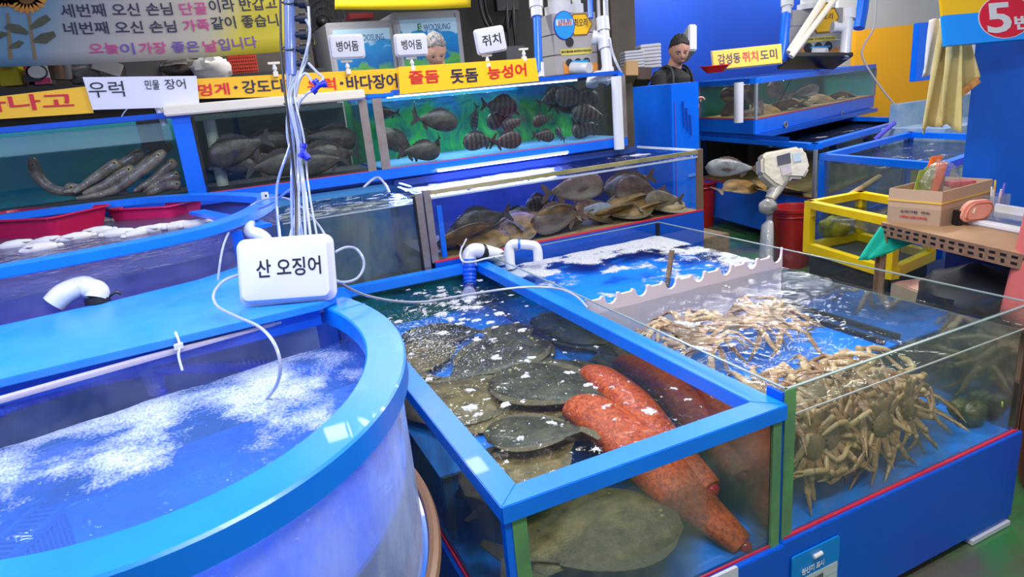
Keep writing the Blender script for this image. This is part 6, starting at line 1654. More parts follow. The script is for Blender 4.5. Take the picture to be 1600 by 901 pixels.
# grey fridge units with seaside posters
def fridge(label, px0, py0, px1, py1, pbx, pby, Y, words, pre=None):
    a, b, c = PY(px0, py0, Y), PY(px1, py1, Y), PY(pbx, pby, Y)
    x0, x1, z1, z0 = a.x, b.x, (a.z+b.z)/2, .6
    t = thing('fridge', label, 'fridge', ((x0+x1)/2, Y+.3, 0))
    gm = mat('fridge_grey', (.38,.38,.41), .4)
    MB().box((x0, Y, 0), (x1, Y+.6, z1)).build('cabinet', gm, t, bevel=.01)
    w_ = x1-x0
    def pm_():
        m, nt, out = nodes('sea_poster')
        bs = N(nt, 'ShaderNodeBsdfPrincipled', Roughness=.3); tc = N(nt, 'ShaderNodeTexCoord'); sx = N(nt, 'ShaderNodeSeparateXYZ'); nt.links.new(tc.outputs['Object'], sx.inputs[0])
        nz = N(nt, 'ShaderNodeTexNoise', Scale=7.0, Detail=4.0, Distortion=.8); nt.links.new(tc.outputs['Object'], nz.inputs['Vector'])
        ma = N(nt, 'ShaderNodeMath', operation='MULTIPLY_ADD'); ma.inputs[1].default_value = .22; nt.links.new(nz.outputs['Fac'], ma.inputs[0]); nt.links.new(sx.outputs['Z'], ma.inputs[2])
        mr = N(nt, 'ShaderNodeMapRange'); mr.inputs[1].default_value = z1-.60; mr.inputs[2].default_value = z1; nt.links.new(ma.outputs[0], mr.inputs[0])
        rp = N(nt, 'ShaderNodeValToRGB'); e = rp.color_ramp.elements; rp.color_ramp.interpolation = 'LINEAR'
        e[0].position = .0; e[0].color = (.0,.12,.06,1); e[1].position = 1; e[1].color = (.45,.68,.85,1)
        for p_, c_ in ((.45,(.02,.28,.06,1)),(.60,(.12,.42,.10,1)),(.65,(.0,.16,.50,1)),(.92,(.0,.28,.66,1)),(.95,(.45,.68,.85,1))):
            x = e.new(p_); x.color = c_
        nt.links.new(mr.outputs[0], rp.inputs[0]); nt.links.new(rp.outputs[0], bs.inputs['Base Color']); nt.links.new(bs.outputs[0], out.inputs[0]); return m
    MB().box((x0+.05*w_*1.6, Y-.012, .9), (x1-.05*w_*1.6, Y-.002, z1-.055)).build('poster_door', pm_(), t)
    MB().box((x0+.02, Y-.008, .85), (x0+.08*w_, Y-.002, z1-.02)).build('door_frame', gm, t); MB().box((x1-.08*w_, Y-.008, .85), (x1-.02, Y-.002, z1-.02)).build('door_frame', gm, t)
    zz = z1-.055-.085
    text(words, (x0+w_*.42, Y-.014, zz), (1,0,0), (0,0,1), .045, mat('logo_teal', (.02,.16,.28), .4).name and 'logo', t, width=w_*.40, shear=.15)
    MB().box((x0+w_*.33, Y-.015, zz-.005), (x0+w_*.385, Y-.012, zz+.052)).build('logo_square', mat('logo_green', (.0,.25,.12), .4), t)
    text('S', (x0+w_*.345, Y-.017, zz+.004), (1,0,0), (0,0,1), .038, 'white', t)
    return t
M['logo'] = mat('logo_ink', (.03,.16,.36), .4)
fridge('grey fridge with a sea picture door behind the first small tray sign', 508, 36, 614, 30, 510, 110, 5.3, 'WOOSUNG')
fridge('taller grey fridge with a sea picture door behind the older man', 613, 20, 718, 14, 620, 110, 5.25, 'WOOSUNG')
# banners
def banner(label, corners, Y, m, sag=.0, lines=()):
    TL, TR, BR, BL = [PY(x, y, Y) for x, y in corners]
    nu, nv = 28, 8; g = []
    for i in range(nu+1):
        u = i/nu; a = TL.lerp(TR, u); b = BL.lerp(BR, u); b.z -= sag*math.sin(u*math.pi)
        g.append([a.lerp(b, j/nv)+Vector((0, .004*math.sin(u*9+j*.3), 0)) for j in range(nv+1)])
    return cloth('banner', label, 'banner', g, m, .003)
def ban_mat():
    m, nt, out = nodes('banner_cloth')
    bs = N(nt, 'ShaderNodeBsdfPrincipled', Roughness=.7); tc = N(nt, 'ShaderNodeTexCoord'); sx = N(nt, 'ShaderNodeSeparateXYZ'); nt.links.new(tc.outputs['Object'], sx.inputs[0])
    a = PY(0, 50, 4.6).x; b = PY(440, 40, 4.6).x
    sl = N(nt, 'ShaderNodeMath', operation='MULTIPLY_ADD'); sl.inputs[1].default_value = -.55; nt.links.new(sx.outputs['Z'], sl.inputs[0]); nt.links.new(sx.outputs['X'], sl.inputs[2])
    mr = N(nt, 'ShaderNodeMapRange'); mr.inputs[1].default_value = a-1.0; mr.inputs[2].default_value = b-1.0; nt.links.new(sl.outputs[0], mr.inputs[0])
    rp = N(nt, 'ShaderNodeValToRGB'); e = rp.color_ramp.elements
    e[0].position = .0; e[0].color = (.13,.26,.42,1); e[1].position = 1; e[1].color = (.62,.50,.01,1)
    for p_, c_ in ((.10,(.30,.34,.40,1)),(.35,(.50,.46,.46,1)),(.62,(.56,.52,.40,1)),(.74,(.66,.56,.06,1))):
        x = e.new(p_); x.color = c_
    nt.links.new(mr.outputs[0], rp.inputs[0]); nt.links.new(rp.outputs[0], bs.inputs['Base Color']); nt.links.new(bs.outputs[0], out.inputs[0]); return m
BY = 4.6
bn_ = banner('large printed banner with sunflower and three lines of lettering at the upper left', [(-120,-60),(455,-110),(447,80),(-120,108)], BY, ban_mat(), .015)
def btext(s, x0, y0, x1, y1, h, col, bold=.012):
    a, b = PY(x0, y0, BY-.009), PY(x1, y1, BY-.009); top = PY(x0, y0-h, BY-.009)
    text(s, a, b-a, (b-a).cross(Vector((0,1,0))), abs(top.z-a.z), col, bn_, width=(b-a).length, bold=bold, thick=.002)
btext('세번째 오신 손님', 97, 27, 271, 23, 21, 'navy'); btext('단골', 283, 23, 325, 21, 19, 'pink'); btext('이라 반갑고', 329, 20, 434, 14, 21, 'navy')
btext('네번째 오신 손님', 102, 54, 277, 50, 20, 'navy'); btext('가족', 288, 50, 329, 47, 19, 'pink'); btext('같이 좋습니', 332, 46, 436, 40, 20, 'navy')
btext('오늘', 141, 84, 187, 82, 17, 'pink'); btext('이', 190, 85, 212, 84, 18, 'purple'); btext('가장', 219, 84, 262, 82, 18, 'pink'); btext('좋은', 270, 82, 313, 80, 17, 'purple'); btext('날', 320, 81, 342, 79, 18, 'pink'); btext('입니다', 344, 79, 403, 74, 19, 'purple')
# printed sunflower on the banner (flat print)
def pr(poly, mt, nm, off=.022):
    off -= .014
    P = [PY(x, y, BY-off) for x, y in poly]; o = MB().plate([(p.x, p.z) for p in P], (0, BY-off, 0), (1,0,0), (0,0,1), .001).build(nm, mt, bn_); return o
pet = mat('petal', (.62,.33,.04), .7, col2=(.5,.14,.03), scale=14); lf = mat('print_leaf', (.10,.11,.075), .7, col2=(.05,.055,.04), scale=20); stg = mat('print_stalk', (.20,.15,.09), .7)
for (x, y, r_) in ((42,-6,34), (8,-8,22)):
    for k in range(20):
        a = k*math.pi/10; ca, sa = math.cos(a), math.sin(a)*.85
        pr([(x+ca*r_*.35-sa*5, y+sa*r_*.35+ca*5), (x+ca*r_*.8-sa*4.5, y+sa*r_*.8+ca*4.5), (x+ca*r_, y+sa*r_), (x+ca*r_*.8+sa*4.5, y+sa*r_*.8-ca*4.5), (x+ca*r_*.35+sa*5, y+sa*r_*.35-ca*5)], pet, 'printed_petal', .021)
    pr([(x+r_*.42*math.cos(a), y+r_*.36*math.sin(a)) for a in [k*math.pi/10 for k in range(20)]], mat('seed', (.16,.07,.02), .8), 'printed_seed_head', .024)
pr([(42,20),(47,20),(58,93),(52,94)], stg, 'printed_stalk'); pr([(10,20),(14,20),(20,92),(13,92)], stg, 'printed_stalk')
for q in ([(44,48),(30,38),(14,36),(6,42),(20,50),(44,54)], [(46,40),(60,28),(72,22),(80,30),(66,40),(48,46)], [(50,62),(64,52),(84,48),(88,56),(72,68),(54,66)], [(16,70),(30,62),(38,66),(30,74),(14,76)], [(14,52),(0,60),(-8,56),(2,48)]):
    pr(q, lf, 'printed_leaf', .023)
b2 = banner('plain yellow banner hanging above the fridges', [(600-75,-70),(735,-70),(735,11),(523,14)], 5.0, mat('banner_yellow', (.72,.52,.0), .6), .01)
# shelf clutter behind the signs
zs = PY(200, 128, 5.0).z
t = thing('back_shelf', 'dark shelf behind the sign boards at the left', 'shelf', (-.6, 5.1, 0))
MB().box((-2.6, 4.9, zs-.03), (.9, 5.4, zs)).build('shelf_board', 'dark', t); MB().box((-2.6, 5.4, 0), (.9, 5.43, 2.4)).build('back_board', mat('shelf_back', (.03,.027,.03), .7, col2=(.07,.05,.04), scale=6), t)
def pbox(name, label, cat, x0, y0, x1, y1, Y, mt, dp=.12, bev=.004):
    a = PY(x0, y0, Y); b = PY(x1, y1, Y)
    o = MB().box((a.x, Y, min(b.z, a.z)), (b.x, Y+dp, max(a.z, b.z))).build(name, mt, None, bevel=bev); return tag(o, label, cat)
yb2 = thing('coffee_box', 'yellow printed carton at the far left of the shelf', 'box', tuple(PY(18,135,4.9)))
a = PY(-10, 98, 4.9); b = PY(36, 132, 4.9)
MB().box((a.x, 4.9, b.z), (b.x, 5.05, a.z)).build('carton_body', mat('coffee_yellow', (.42,.33,.0), .5), yb2, bevel=.004)
MB().box((PY(2,0,4.9).x, 4.893, PY(16,130,4.9).z), (PY(31,0,4.9).x, 4.899, PY(16,118,4.9).z)).build('black_window', 'black', yb2)
q = PY(0,104,4.89); text('Maxim', (PY(-6,106,4.89).x, 4.895, PY(0,105,4.89).z), (1,0,0), (0,0,1), .035, 'navy', yb2, width=abs(PY(30,105,4.89).x-PY(-6,106,4.89).x))
wb = thing('printed_carton', 'white carton with crimson corner and round black logo on the shelf', 'box', tuple(PY(60,130,4.9)))
a = PY(37, 100, 4.9); b = PY(81, 130, 4.9)
MB().box((a.x, 4.9, b.z), (b.x, 5.05, a.z)).build('carton_body', mat('carton_white', (.6,.58,.6), .5), wb, bevel=.004)
MB().box((a.x, 4.894, b.z), (b.x, 4.899, b.z+.035)).build('crimson_stripe', mat('crimson', (.5,.02,.12), .5), wb)
MB().box((a.x, 4.894, b.z), (a.x+.03, 4.899, a.z)).build('crimson_stripe', M['pinkplastic'], wb)
q = PY(58,112,4.9); MB().plate([(q.x+.055*math.cos(k*math.pi/12), q.z+.045*math.sin(k*math.pi/12)) for k in range(24)], (0,4.896,0), (1,0,0), (0,0,1), .004).build('round_logo', mat('logo_black', (.05,.05,.05), .5), wb)
MB().plate([(q.x+.045*math.cos(k*math.pi/12), q.z+.035*math.sin(k*math.pi/12)) for k in range(24)], (0,4.893,0), (1,0,0), (0,0,1), .004).build('round_logo', 'white', wb)
def jar(label, x, y, Y, r, h, mt, lidm='dark'):
    p = PY(x, y, Y); t = thing('jar', label, 'jar', tuple(p)); MB().lathe([(0,0),(r,0),(r*1.02,h*.1),(r,h*.78),(r*.75,h*.86),(r*.75,h*.9),(0,h*.9)], p, 18).build('jar_body', mt, t, smooth=True)
    MB().lathe([(0,h*.86),(r*.8,h*.86),(r*.8,h),(0,h)], p, 18).build('lid', lidm, t, smooth=True)
jar('brown jar beside the white carton on the shelf', 92, 124, 4.95, .045, .13, mat('jar_brown', (.10,.055,.03), .3))
jar('grey jar beside the brown one on the shelf', 106, 124, 4.97, .04, .12, mat('jar_grey', (.14,.13,.13), .3))
def bagobj(name, label, cat, x, y, Y, r, mt): 
    o = MB().ell(PY(x, y, Y), r, 20, 14, fn=lambda p, u: p+Vector(u)*.02*fbm(u.x*3+x, u.y*3, u.z*3)).build(name, mt, None, smooth=True); return tag(o, label, cat)
bagobj('plastic_bag', 'crumpled clear plastic bag on the shelf right of the jars', 'bag', 130, 112, 5.0, (.10,.06,.08), mat('bag_grey', (.22,.20,.20), .3))
bagobj('white_bag', 'stuffed white plastic bag behind the yellow signs', 'bag', 331, 108, 4.9, (.12,.08,.085), mat('bag_white', (.55,.53,.52), .4))
bagobj('dark_bag', 'dark speckled sack behind the signs', 'bag', 285, 105, 5.0, (.13,.08,.06), mat('sack_dark', (.07,.06,.055), .7, col2=(.15,.13,.12), scale=40))
o = MB().obox(PY(168,104,4.95), Vector((.07,0,-.03)), Vector((0,.03,0)), Vector((.02,0,.035))).build('small_box', mat('label_white', (.42,.42,.42), .5), None, bevel=.003); tag(o, 'tilted white labelled packet lying on the shelf', 'packet')
pbox('grey_case', 'grey ribbed case behind the white sign sheet', 'case', 192, 98, 254, 120, 5.0, mat('case_grey', (.09,.09,.10), .5))
t = thing('red_basket', 'red lattice plastic basket on the shelf behind the yellow sign', 'basket', tuple(PY(380,118,5.0)))
a = PY(355, 84, 5.0); b = PY(405, 118, 5.0)
MB().box((a.x, 5.06, b.z), (b.x, 5.12, a.z)).build('basket_back', mat('basket_dim', (.12,.015,.01), .6), t)
s = MB()
for k in range(13): x = a.x+(b.x-a.x)*k/12; s.box((x-.004, 5.0, b.z), (x+.004, 5.012, a.z))
for k in range(8): z = b.z+(a.z-b.z)*k/7; s.box((a.x, 4.998, z-.004), (b.x, 5.01, z+.004))
s.build('lattice', mat('lattice_red', (.42,.03,.015), .5), t)
# wall fan bundle, gauge
c = PD(505, 34, 5.6)
t = thing('wall_fan', 'dark round cage fan hanging behind the manifold', 'fan', tuple(c))
fm = mat('fan_dark', (.03,.03,.035), .5)
for r_ in (.25,.19,.13,.07):
    MB().tube([c+RX*r_*math.cos(k*math.pi/14)*.75+UX*r_*math.sin(k*math.pi/14) for k in range(28)], .006, 6, closed=True).build('cage_ring', fm, t)
for k in range(12):
    a = k*math.pi/6; MB().tube([c, c+RX*.25*math.cos(a)*.75+UX*.25*math.sin(a)], .004, 5).build('cage_rod', fm, t)
MB().ell(c, (.06,.06,.06), 14, 8).build('motor', 'black', t, smooth=True)
for k in range(3):
    a = k*2.094; e1_ = RX*math.cos(a)+UX*math.sin(a); e2_ = -RX*math.sin(a)+UX*math.cos(a)
    MB().plate([(.04,-.02),(.20,-.08),(.21,.04),(.05,.03)], c-FX*-.03, e1_, e2_, .004).build('blade', fm, t)
MB().tube([c+FX*.05, c+FX*.05+UX*.8], .02, 8).build('stem', fm, t)
o = MB().obox(PD(498,66,5.4), RX*.035, FX*.02, UX*.030).build('green_timer', mat('lime_case', (.30,.42,.03), .5), None, bevel=.006); tag(o, 'small lime green box device hanging by the left fridge', 'device')
pbox('red_box', 'dark red box on top of the left fridge', 'box', 545, 20, 585, 28, 5.35, mat('maroon', (.16,.01,.015), .5))
pbox('switch_panel', 'dark electric box on the wall right of the tall fridge', 'box', 775, -10, 812, 15, 6.5, 'black', .08)
for k, x in enumerate((748, 756, 790, 800)):
    pts_ = [PY(x+dx, y, 6.55) for dx, y in ((0,-30),(3,10),(12,38),(26,48),(40,40),(46,10),(44,-30))] if k < 2 else [PY(x, -30, 6.55), PY(x+2, 30, 6.5), PY(x+6, 70, 6.5), PY(x+4, 110, 6.5)]
    o = MB().tube(spl(pts_, 5), .018, 8).build('black_cable', 'black', None, smooth=True, loc=tuple(pts_[0])); tag(o, 'thick black cable hanging on the dim back wall, %s' % ['outer loop','inner loop','straight one at left','straight one at right'][k], 'cable')
pbox('metal_cabinet', 'dim grey metal cabinet behind the tilted tray sign', 'cabinet', 790, 72, 822, 100, 6.0, mat('dim_grey', (.10,.10,.11), .5), .3)
# ---------------- skimmers (filter towers) and pipework
def skimmer(label, x0, x1, xm, y0, y1, dep, sc=1.0, stickers=True):
    ex = Vector((1,0,0)); p0 = PD(xm, y1, dep); Y = p0.y
    a = p0; r_ = PY(x1, y1-4, Y); zt_ = PY(xm, y0, Y).z; l_ = PX(x0, y1-4, a.x)
    x_0, x_1 = a.x, r_.x; yb_ = min(l_.y, Y+.5); zb_ = a.z
    t = thing('filter_tower', label, 'filter', ((x_0+x_1)/2, (Y+yb_)/2, zb_))
    gm = M.setdefault('tower', mat('tower_grey', (.36,.34,.34), .35))
    h_ = zt_-zb_
    for k in range(3):
        MB().box((x_0, Y, zb_+h_*k/3+.002), (x_1, yb_, zb_+h_*(k+1)/3-.002)).build('module', gm, t, bevel=.003)
    w_ = x_1-x_0
    MB().lathe([(0,0),(.10*sc,0),(.10*sc,.05),(.075*sc,.055),(.075*sc,.10),(.03*sc,.13),(0,.13)], (x_0+w_*.35,(Y+yb_)/2,zt_), 20).build('top_cap', 'pvc', t, smooth=True)
    MB().lathe([(0,0),(.045*sc,0),(.045*sc,.06),(.03*sc,.06),(.03*sc,.12),(0,.12)], (x_0+w_*.75,(Y+yb_)/2,zt_), 14).build('top_port', 'pvc', t, smooth=True)
    f_ = lambda u, v: (x_0+w_*u, zb_+h_*v)
    def disc(u, v, ru, rv, mt, off, n=24, sh=None):
        c = f_(u, v); pts = [(c[0]+ru*w_*math.cos(2*math.pi*k/n)*(sh(2*math.pi*k/n) if sh else 1), c[1]+rv*w_*math.sin(2*math.pi*k/n)*(sh(2*math.pi*k/n) if sh else 1)) for k in range(n)]
        return MB().plate(pts, (0,Y-off,0), (1,0,0), (0,0,1), .002).build('sticker', mt, t)
    disc(.62,.80,.30,.24,mat('stk_dark', (.25,.12,.02), .4),.003,6); st_ = disc(.62,.80,.27,.21,M['yellow'],.005,6)
    c = f_(.48,.765); text('최오리', (c[0], Y-.008, c[1]), (1,0,0), (0,0,1), .05*sc, 'navy', st_, width=w_*.30)
    if stickers:
        disc(.25,.80,.24,.27,M['conn'],.007); sb_ = disc(.25,.80,.225,.255,mat('stk_blue', (.02,.30,.75), .4),.009)
        c = f_(.25,.88); MB().plate(rrect(c[0]-.19*w_, c[1]-.085*w_*1.2, c[0]+.19*w_, c[1]+.02*w_, .01), (0,Y-.011,0), (1,0,0), (0,0,1), .002).build('sticker', 'white', t)
        c = f_(.10,.84); text('스마트 액티', (c[0], Y-.014, c[1]), (1,0,0), (0,0,1), .022, 'conn', sb_, width=w_*.30)
        c = f_(.10,.795); text('살균 여과장치', (c[0], Y-.014, c[1]), (1,0,0), (0,0,1), .020, 'red', sb_, width=w_*.30)
    c = f_(.35,.53); MB().lathe([(.0,0),(.028*sc,0),(.028*sc,.01),(0,.01)], (0,0,0), 20).xf(Matrix.Translation((c[0],Y-.001,c[1])) @ Matrix.Rotation(R(90),4,'X')).build('gauge_window', 'dark', t, smooth=True)
    c = f_(.50,.37); MB().plate(rrect(c[0]-.38*w_, c[1]-.05*h_, c[0]+.38*w_, c[1]+.05*h_, .02), (0,Y-.003,0), (1,0,0), (0,0,1), .002).build('instruction_label', mat('label_yellow', (.62,.52,.10), .4), t)
    c = f_(.15,.36); text('절대 밸브를 조작하지 마십시오', (c[0], Y-.006, c[1]), (1,0,0), (0,0,1), .014*sc, 'navy', t, width=w_*.7)
    MB().plate([f_(.18,.02), f_(.98,.02), f_(.98,.18), f_(.7,.12), f_(.5,.17), f_(.30,.12), f_(.18,.22)], (0,Y-.003,0), (1,0,0), (0,0,1), .002).build('orange_decal', mat('decal_orange', (.72,.26,.04), .4), t)
    for u in (.32,.52,.72):
        disc(u,.20,.08,.07,M['dark'],.005)
    c = f_(.56,.20); MB().plate(rrect(c[0]-.20*w_, c[1]-.02*h_, c[0]+.20*w_, c[1]+.02*h_, .008), (0,Y-.008,0), (1,0,0), (0,0,1), .003).build('blue_emblem', mat('emb_blue', (.02,.35,.75), .4), t)
    c = f_(.45,.10); MB().tube([(c[0]-.02,Y,c[1]), (c[0]+.01,Y-.07,c[1]-.005), (c[0]+.03,Y-.13,c[1]-.01)], [.04*sc,.036*sc,.036*sc], 16).build('outlet', 'pvc', t, smooth=True)
    return t
pb = PY(868, 121, 3.95); dep1 = (pb-CW).dot(FX)
skimmer('grey filter tower with round blue sticker on the striped fish tank', 847, 935, 869, 20, 118, dep1)
o = MB().box((PY(840,118,3.9).x, 3.9, UZT+.0), (PY(965,112,3.9).x, UYB+.1, UZT+.035)).build('black_tray', 'black', None, bevel=.005); tag(o, 'black board under the filter tower on the striped fish tank', 'board')
dP = dep1-.08
def pvcpipe(label, segs, mtl='pvc', name='pipe_run', extra=()):
    t = thing(name, label, 'pipe', tuple(segs[0][0][0]))
    for pts, r in segs: MB().tube(pts, r, 16).build('pipe_section', mtl, t, smooth=True)
    for pts, r, m in extra: MB().tube(pts, r, 16).build('coupling', m, t, smooth=True)
    return t
q = lambda x, y: PD(x, y, dP)
pvcpipe('tall white pipe assembly with tee beside the filter tower on the striped fish tank', [([q(942,30),q(951,128)], .034), ([q(926,58),q(942,60)], .036)], extra=(([q(941,28),q(943,48)], .043, 'pvc'), ([q(944,62),q(946,76)], .045, 'pvc'), ([q(949,106),q(951,128)], .041, 'pvc'), ([q(925,58),q(932,59)], .046, 'pvc')))
pvcpipe('white elbow pipe lying on the rim of the striped fish tank', [(spl([q(955,125),q(945,120),q(934,120),q(926,125),q(925,134)], 5), .040)])
pvcpipe('blue and white upright pipe left of the filter tower', [([q(836,-40),q(838,12)], .045),], extra=(([q(838,10),q(839,26)], .038, 'pvc'), ([q(839,24),q(842,112)], .026, 'framerow')))
pvcpipe('short white pipe standing at the end of the yellow sign', [([q(845,98),q(846,120)], .022)])
for k, x in enumerate((922, 935, 946)):
    tubeobj('hanging_tube', ['blue tube hanging above the filter tower','grey tube hanging above the filter tower','clear tube hanging onto the white pipe tee'][k], [(x,-40,dP),(x,5,dP),(x+1,28,dP)], ['framerow','grey','tubing'][k], .018 if k != 1 else .012)
tubeobj('air_tube', 'thin tube hanging down from the white pipe tee to the tank', [(952,60,dP-.05),(958,85,dP-.05),(968,108,dP-.05),(975,120,dP)], 'tubing', .008)
# blue cabinet with steps
cc = PD(1048, 131, 4.55)
a = PX(988, 128, cc.x); b = PY(1092, 124, cc.y)
t = thing('blue_cabinet', 'plain blue counter cabinet in front of the man in black', 'cabinet', (cc.x, cc.y, 0))
MB().box((cc.x, cc.y, 0), (b.x+.0, a.y, cc.z)).build('cabinet_body', 'framerow', t, bevel=.004)
MB().box((cc.x+.03, cc.y-.004, .6), (cc.x+.034, cc.y, cc.z-.12)).build('seam', 'purple', t)
for k in range(3): MB().tube([(cc.x+.10+.03*k, cc.y-.006, cc.z-.12-.05*k), (cc.x+.11+.03*k, cc.y-.006, cc.z-.30-.03*k)], .006, 6).build('scuff_mark', 'wallblue', t)
MB().box((cc.x+.14, cc.y-.006, cc.z-.66), (cc.x+.22, cc.y, cc.z-.64)).build('small_label', mat('lab_blue', (.1,.25,.7), .4), t)
# styrofoam box stacks
def styrostack(lab, x0, y0, x1, y1, dep, n_, grp='styrofoam boxes stacked behind the man'):
    a = PD(x0, y1, dep); b = PD(x1, y1, dep); zt_ = PD((x0+x1)/2, y0, dep).z; ex = (b-a); ex.z = 0; w_ = ex.length; ex.normalize(); ey = Vector((-ex.y, ex.x, 0)); h_ = (zt_-a.z)/n_
    for k in range(n_):
        c = (a+b)/2; c.z = a.z+h_*(k+.5); c += ey*.15
        mb = MB(); L = []
        o_ = MB().plate([(-w_/2,-h_/2*.9),(w_/2,-h_/2*.9),(w_/2,h_/2*.5),(w_/2-.01,h_/2*.86),(-w_/2+.01,h_/2*.86),(-w_/2,h_/2*.5)], c, ex, Z, .3).build('foam_tray', 'styro', None, bevel=.004)
        tag(o_, 'white foam tray %s of %s' % (['lowest','second lowest','third lowest','fourth lowest','fifth lowest','sixth lowest','seventh lowest','topmost'][k if k < n_-1 else 7], lab), 'tray', grp)
styrostack('the low stack at the left behind the blue cabinet', 977, 78, 1008, 107, 5.9, 6)
styrostack('the taller middle stack behind the man', 1002, 68, 1034, 107, 6.1, 7)
o = MB().obox(PD(1075,68,5.6), RX*.035, FX*.15, UX*.11).build('foam_tray', 'styro', None, bevel=.01); tag(o, 'upright white foam tray behind the shoulder of the man in black', 'tray')
a = PD(972,106,5.3)
o = MB().obox(PD(984,112,5.3), RX*.05, FX*.1, UX*.06).build('wooden_board', mat('pale_wood', (.42,.24,.10), .6), None, bevel=.004); tag(o, 'pale wooden board leaning beside the blue cabinet', 'board')
o = MB().obox(PD(1003,120,5.4), RX*.06, FX*.1, UX*.05).build('brown_box', mat('dark_brown', (.08,.04,.03), .6), None, bevel=.004); tag(o, 'dark brown crate beside the pale wooden board', 'crate')
# right side skimmer, sign, bowl
def F2(x, y, off=0): p = on_face(uc, ur, x, y); return p
dR = (on_face(uc, ur, 1250, 100)-CW).dot(FX)+.25
pb = PD(1237, 92, dR)
sk = skimmer('grey filter tower on the green-backed tank at the right', 1232, 1314, 1236, 15, 92, dR, sc=1.2, stickers=False)
o = MB().obox(PD(1272,95,dR), RX*.30, FX*.2, UX*.02).build('black_tray', 'black', None, bevel=.005); tag(o, 'black board under the filter tower on the green-backed tank', 'board')
q2 = lambda x, y, dd=0: PD(x, y, dR-.15+dd)
pvcpipe('white tee pipe assembly at the right of the right filter tower', [([q2(1326,15),q2(1319,90)], .05), ([q2(1303,42),q2(1325,44)], .045)], extra=(([q2(1328,14),q2(1327,30)], .06, 'pvc'), ([q2(1300,42),q2(1306,42)], .055, 'pvc')))
pvcpipe('white and blue upright pipe left of the right filter tower', [([q2(1230,-40),q2(1230,10)], .06)], extra=(([q2(1229,8),q2(1229,22)], .045, 'pvc'), ([q2(1229,20),q2(1222,95)], .045, 'framerow')))
pvcpipe('long beige pipe leaning across the right filter tower, left one', [([q2(1294,-12,-.2),q2(1233,82,-.2)], .035)], mtl='cream')
pvcpipe('long beige pipe leaning across the right filter tower, right one', [([q2(1312,-12,-.25),q2(1236,88,-.25)], .028)], mtl='cream')
tubeobj('hanging_tube', 'blue tube hanging right of the right filter tower', [(1352,-30,dR+.5),(1348,10,dR+.5),(1342,44,dR+.5)], 'framerow', .06)
tubeobj('air_tube', 'thin tube looping over the yellow wall', [(1370,-20,dR),(1366,40,dR),(1350,70,dR),(1348,90,dR),(1372,130,dR),(1400,165,dR),(1418,182,dR)], 'grey', .009)
# sign on the right tank
dd = (on_face(uc, ur, 1180, 118)-CW).dot(FX)+.12
TL, TR, BR, BL = [PD(x, y, dd) for x, y in ((1114,80),(1224,71),(1221,98),(1115,109))]
ex6 = (BR-BL).normalized(); ey6 = (TL-BL); ey6 = (ey6-ex6*ey6.dot(ex6)).normalized(); n6 = ex6.cross(ey6)
t = thing('sign_board', 'yellow sign board with navy and red lettering on the right tank', 'sign', tuple(BL))
W6, H6 = (BR-BL).length, (TL-BL).length
MB().plate([(0,0),(W6,0),(W6+.01,H6),(0,H6)], BL, ex6, ey6, .03).build('board', 'yellow', t); MB().plate([(-.006,-.006),(W6+.006,-.006),(W6+.016,H6+.006),(-.006,H6+.006)], BL-n6*.01, ex6, ey6, .02).build('border', 'white', t)
for s_, u0, u1, col in (('감성동', .07, .40, 'navy'), ('쥐치', .43, .66, 'red'), ('도미', .69, .94, 'navy')):
    text(s_, BL+ex6*W6*u0+ey6*H6*.22+n6*.017, ex6, ey6, H6*.56, col, t, width=W6*(u1-u0), bold=.02)
pbowl = PD(1117, 113, dd-.15)
t = thing('red_bowl', 'shallow bright red bowl on the corner of the right tank rim', 'bowl', tuple(pbowl))
MB().lathe([(0,0),(.07,0),(.075,.005),(.125,.055),(.135,.055),(.135,.062),(.118,.060),(.068,.010),(0,.008)], pbowl, 28).build('bowl', mat('bright_red', (.80,.01,.02), .3), t, smooth=True)
# fish in the right tanks
for x, y, dd_, a, tl, kd, s, lab in ((1122,150,5.35,185,0,'bream',1.15,'brown bream at the upper left of the green-backed tank'),(1125,172,5.25,160,35,'bream',1.25,'brown bream nose down at the lower left of the green-backed tank'),(1160,165,5.5,30,60,'bream',1.0,'brown bream half hidden right of the white pipe'),(1192,150,5.45,200,-60,'bream',1.0,'brown bream just right of the corner post'),(1240,143,5.8,190,-25,'bream',1.25,'brown bream in the middle of the long pane'),(1280,142,5.9,0,-5,'tan',1.1,'paler bream facing right in the long pane'),(1190,178,5.4,170,20,'bream',.7,'small bream near the floor by the corner post')):
    left_ = x < 1178
    pq = on_face(uc, ul if left_ else ur, x, y); iw = (Vector((*ur,0))-Vector((*uc,0)))*.10 if left_ else (Vector((*ul,0))-Vector((*uc,0)))*.22
    place(kd, pq+iw, (0, R(tl), R(a-20)), s*.72, lab, None, mks[kd])
pR = PD(1154, 185, 5.75); 
vpipe('white standing pipe in the left part of the green-backed tank', pR.x, pR.y, 1.115, PD(1154,128,5.75).z, .04)
for k, (x, y, dd_, s) in enumerate(((1215,180,5.75,1.0),(1250,172,5.95,1.1),(1285,168,6.1,1.2),(1320,165,6.3,1.0),(1235,176,5.7,.8),(1300,170,6.0,.9))):
    p = Vector((*uc,0))+(Vector((*ur,0))-Vector((*uc,0)))*(.14+.15*k)+(Vector((*ul,0))-Vector((*uc,0)))*.24; p.z = 1.15
    place('flo', p, (R(118), R(5*(k%3)), R([10,170,30][k%3])), s*1.2, 'ochre flatfish in the green-backed tank, '+['nearest the corner post','second from the corner post','third from the corner post','fourth from the corner post','fifth from the corner post','farthest from the corner post'][k], 'ochre flatfish in the green-backed tank', mk_flo)
place('silver', PD(1145, 262, 5.8), (0, R(-5), R(150)), 1.6, 'silver-bellied fish in the big dark tank at the right', None, mk_silver)
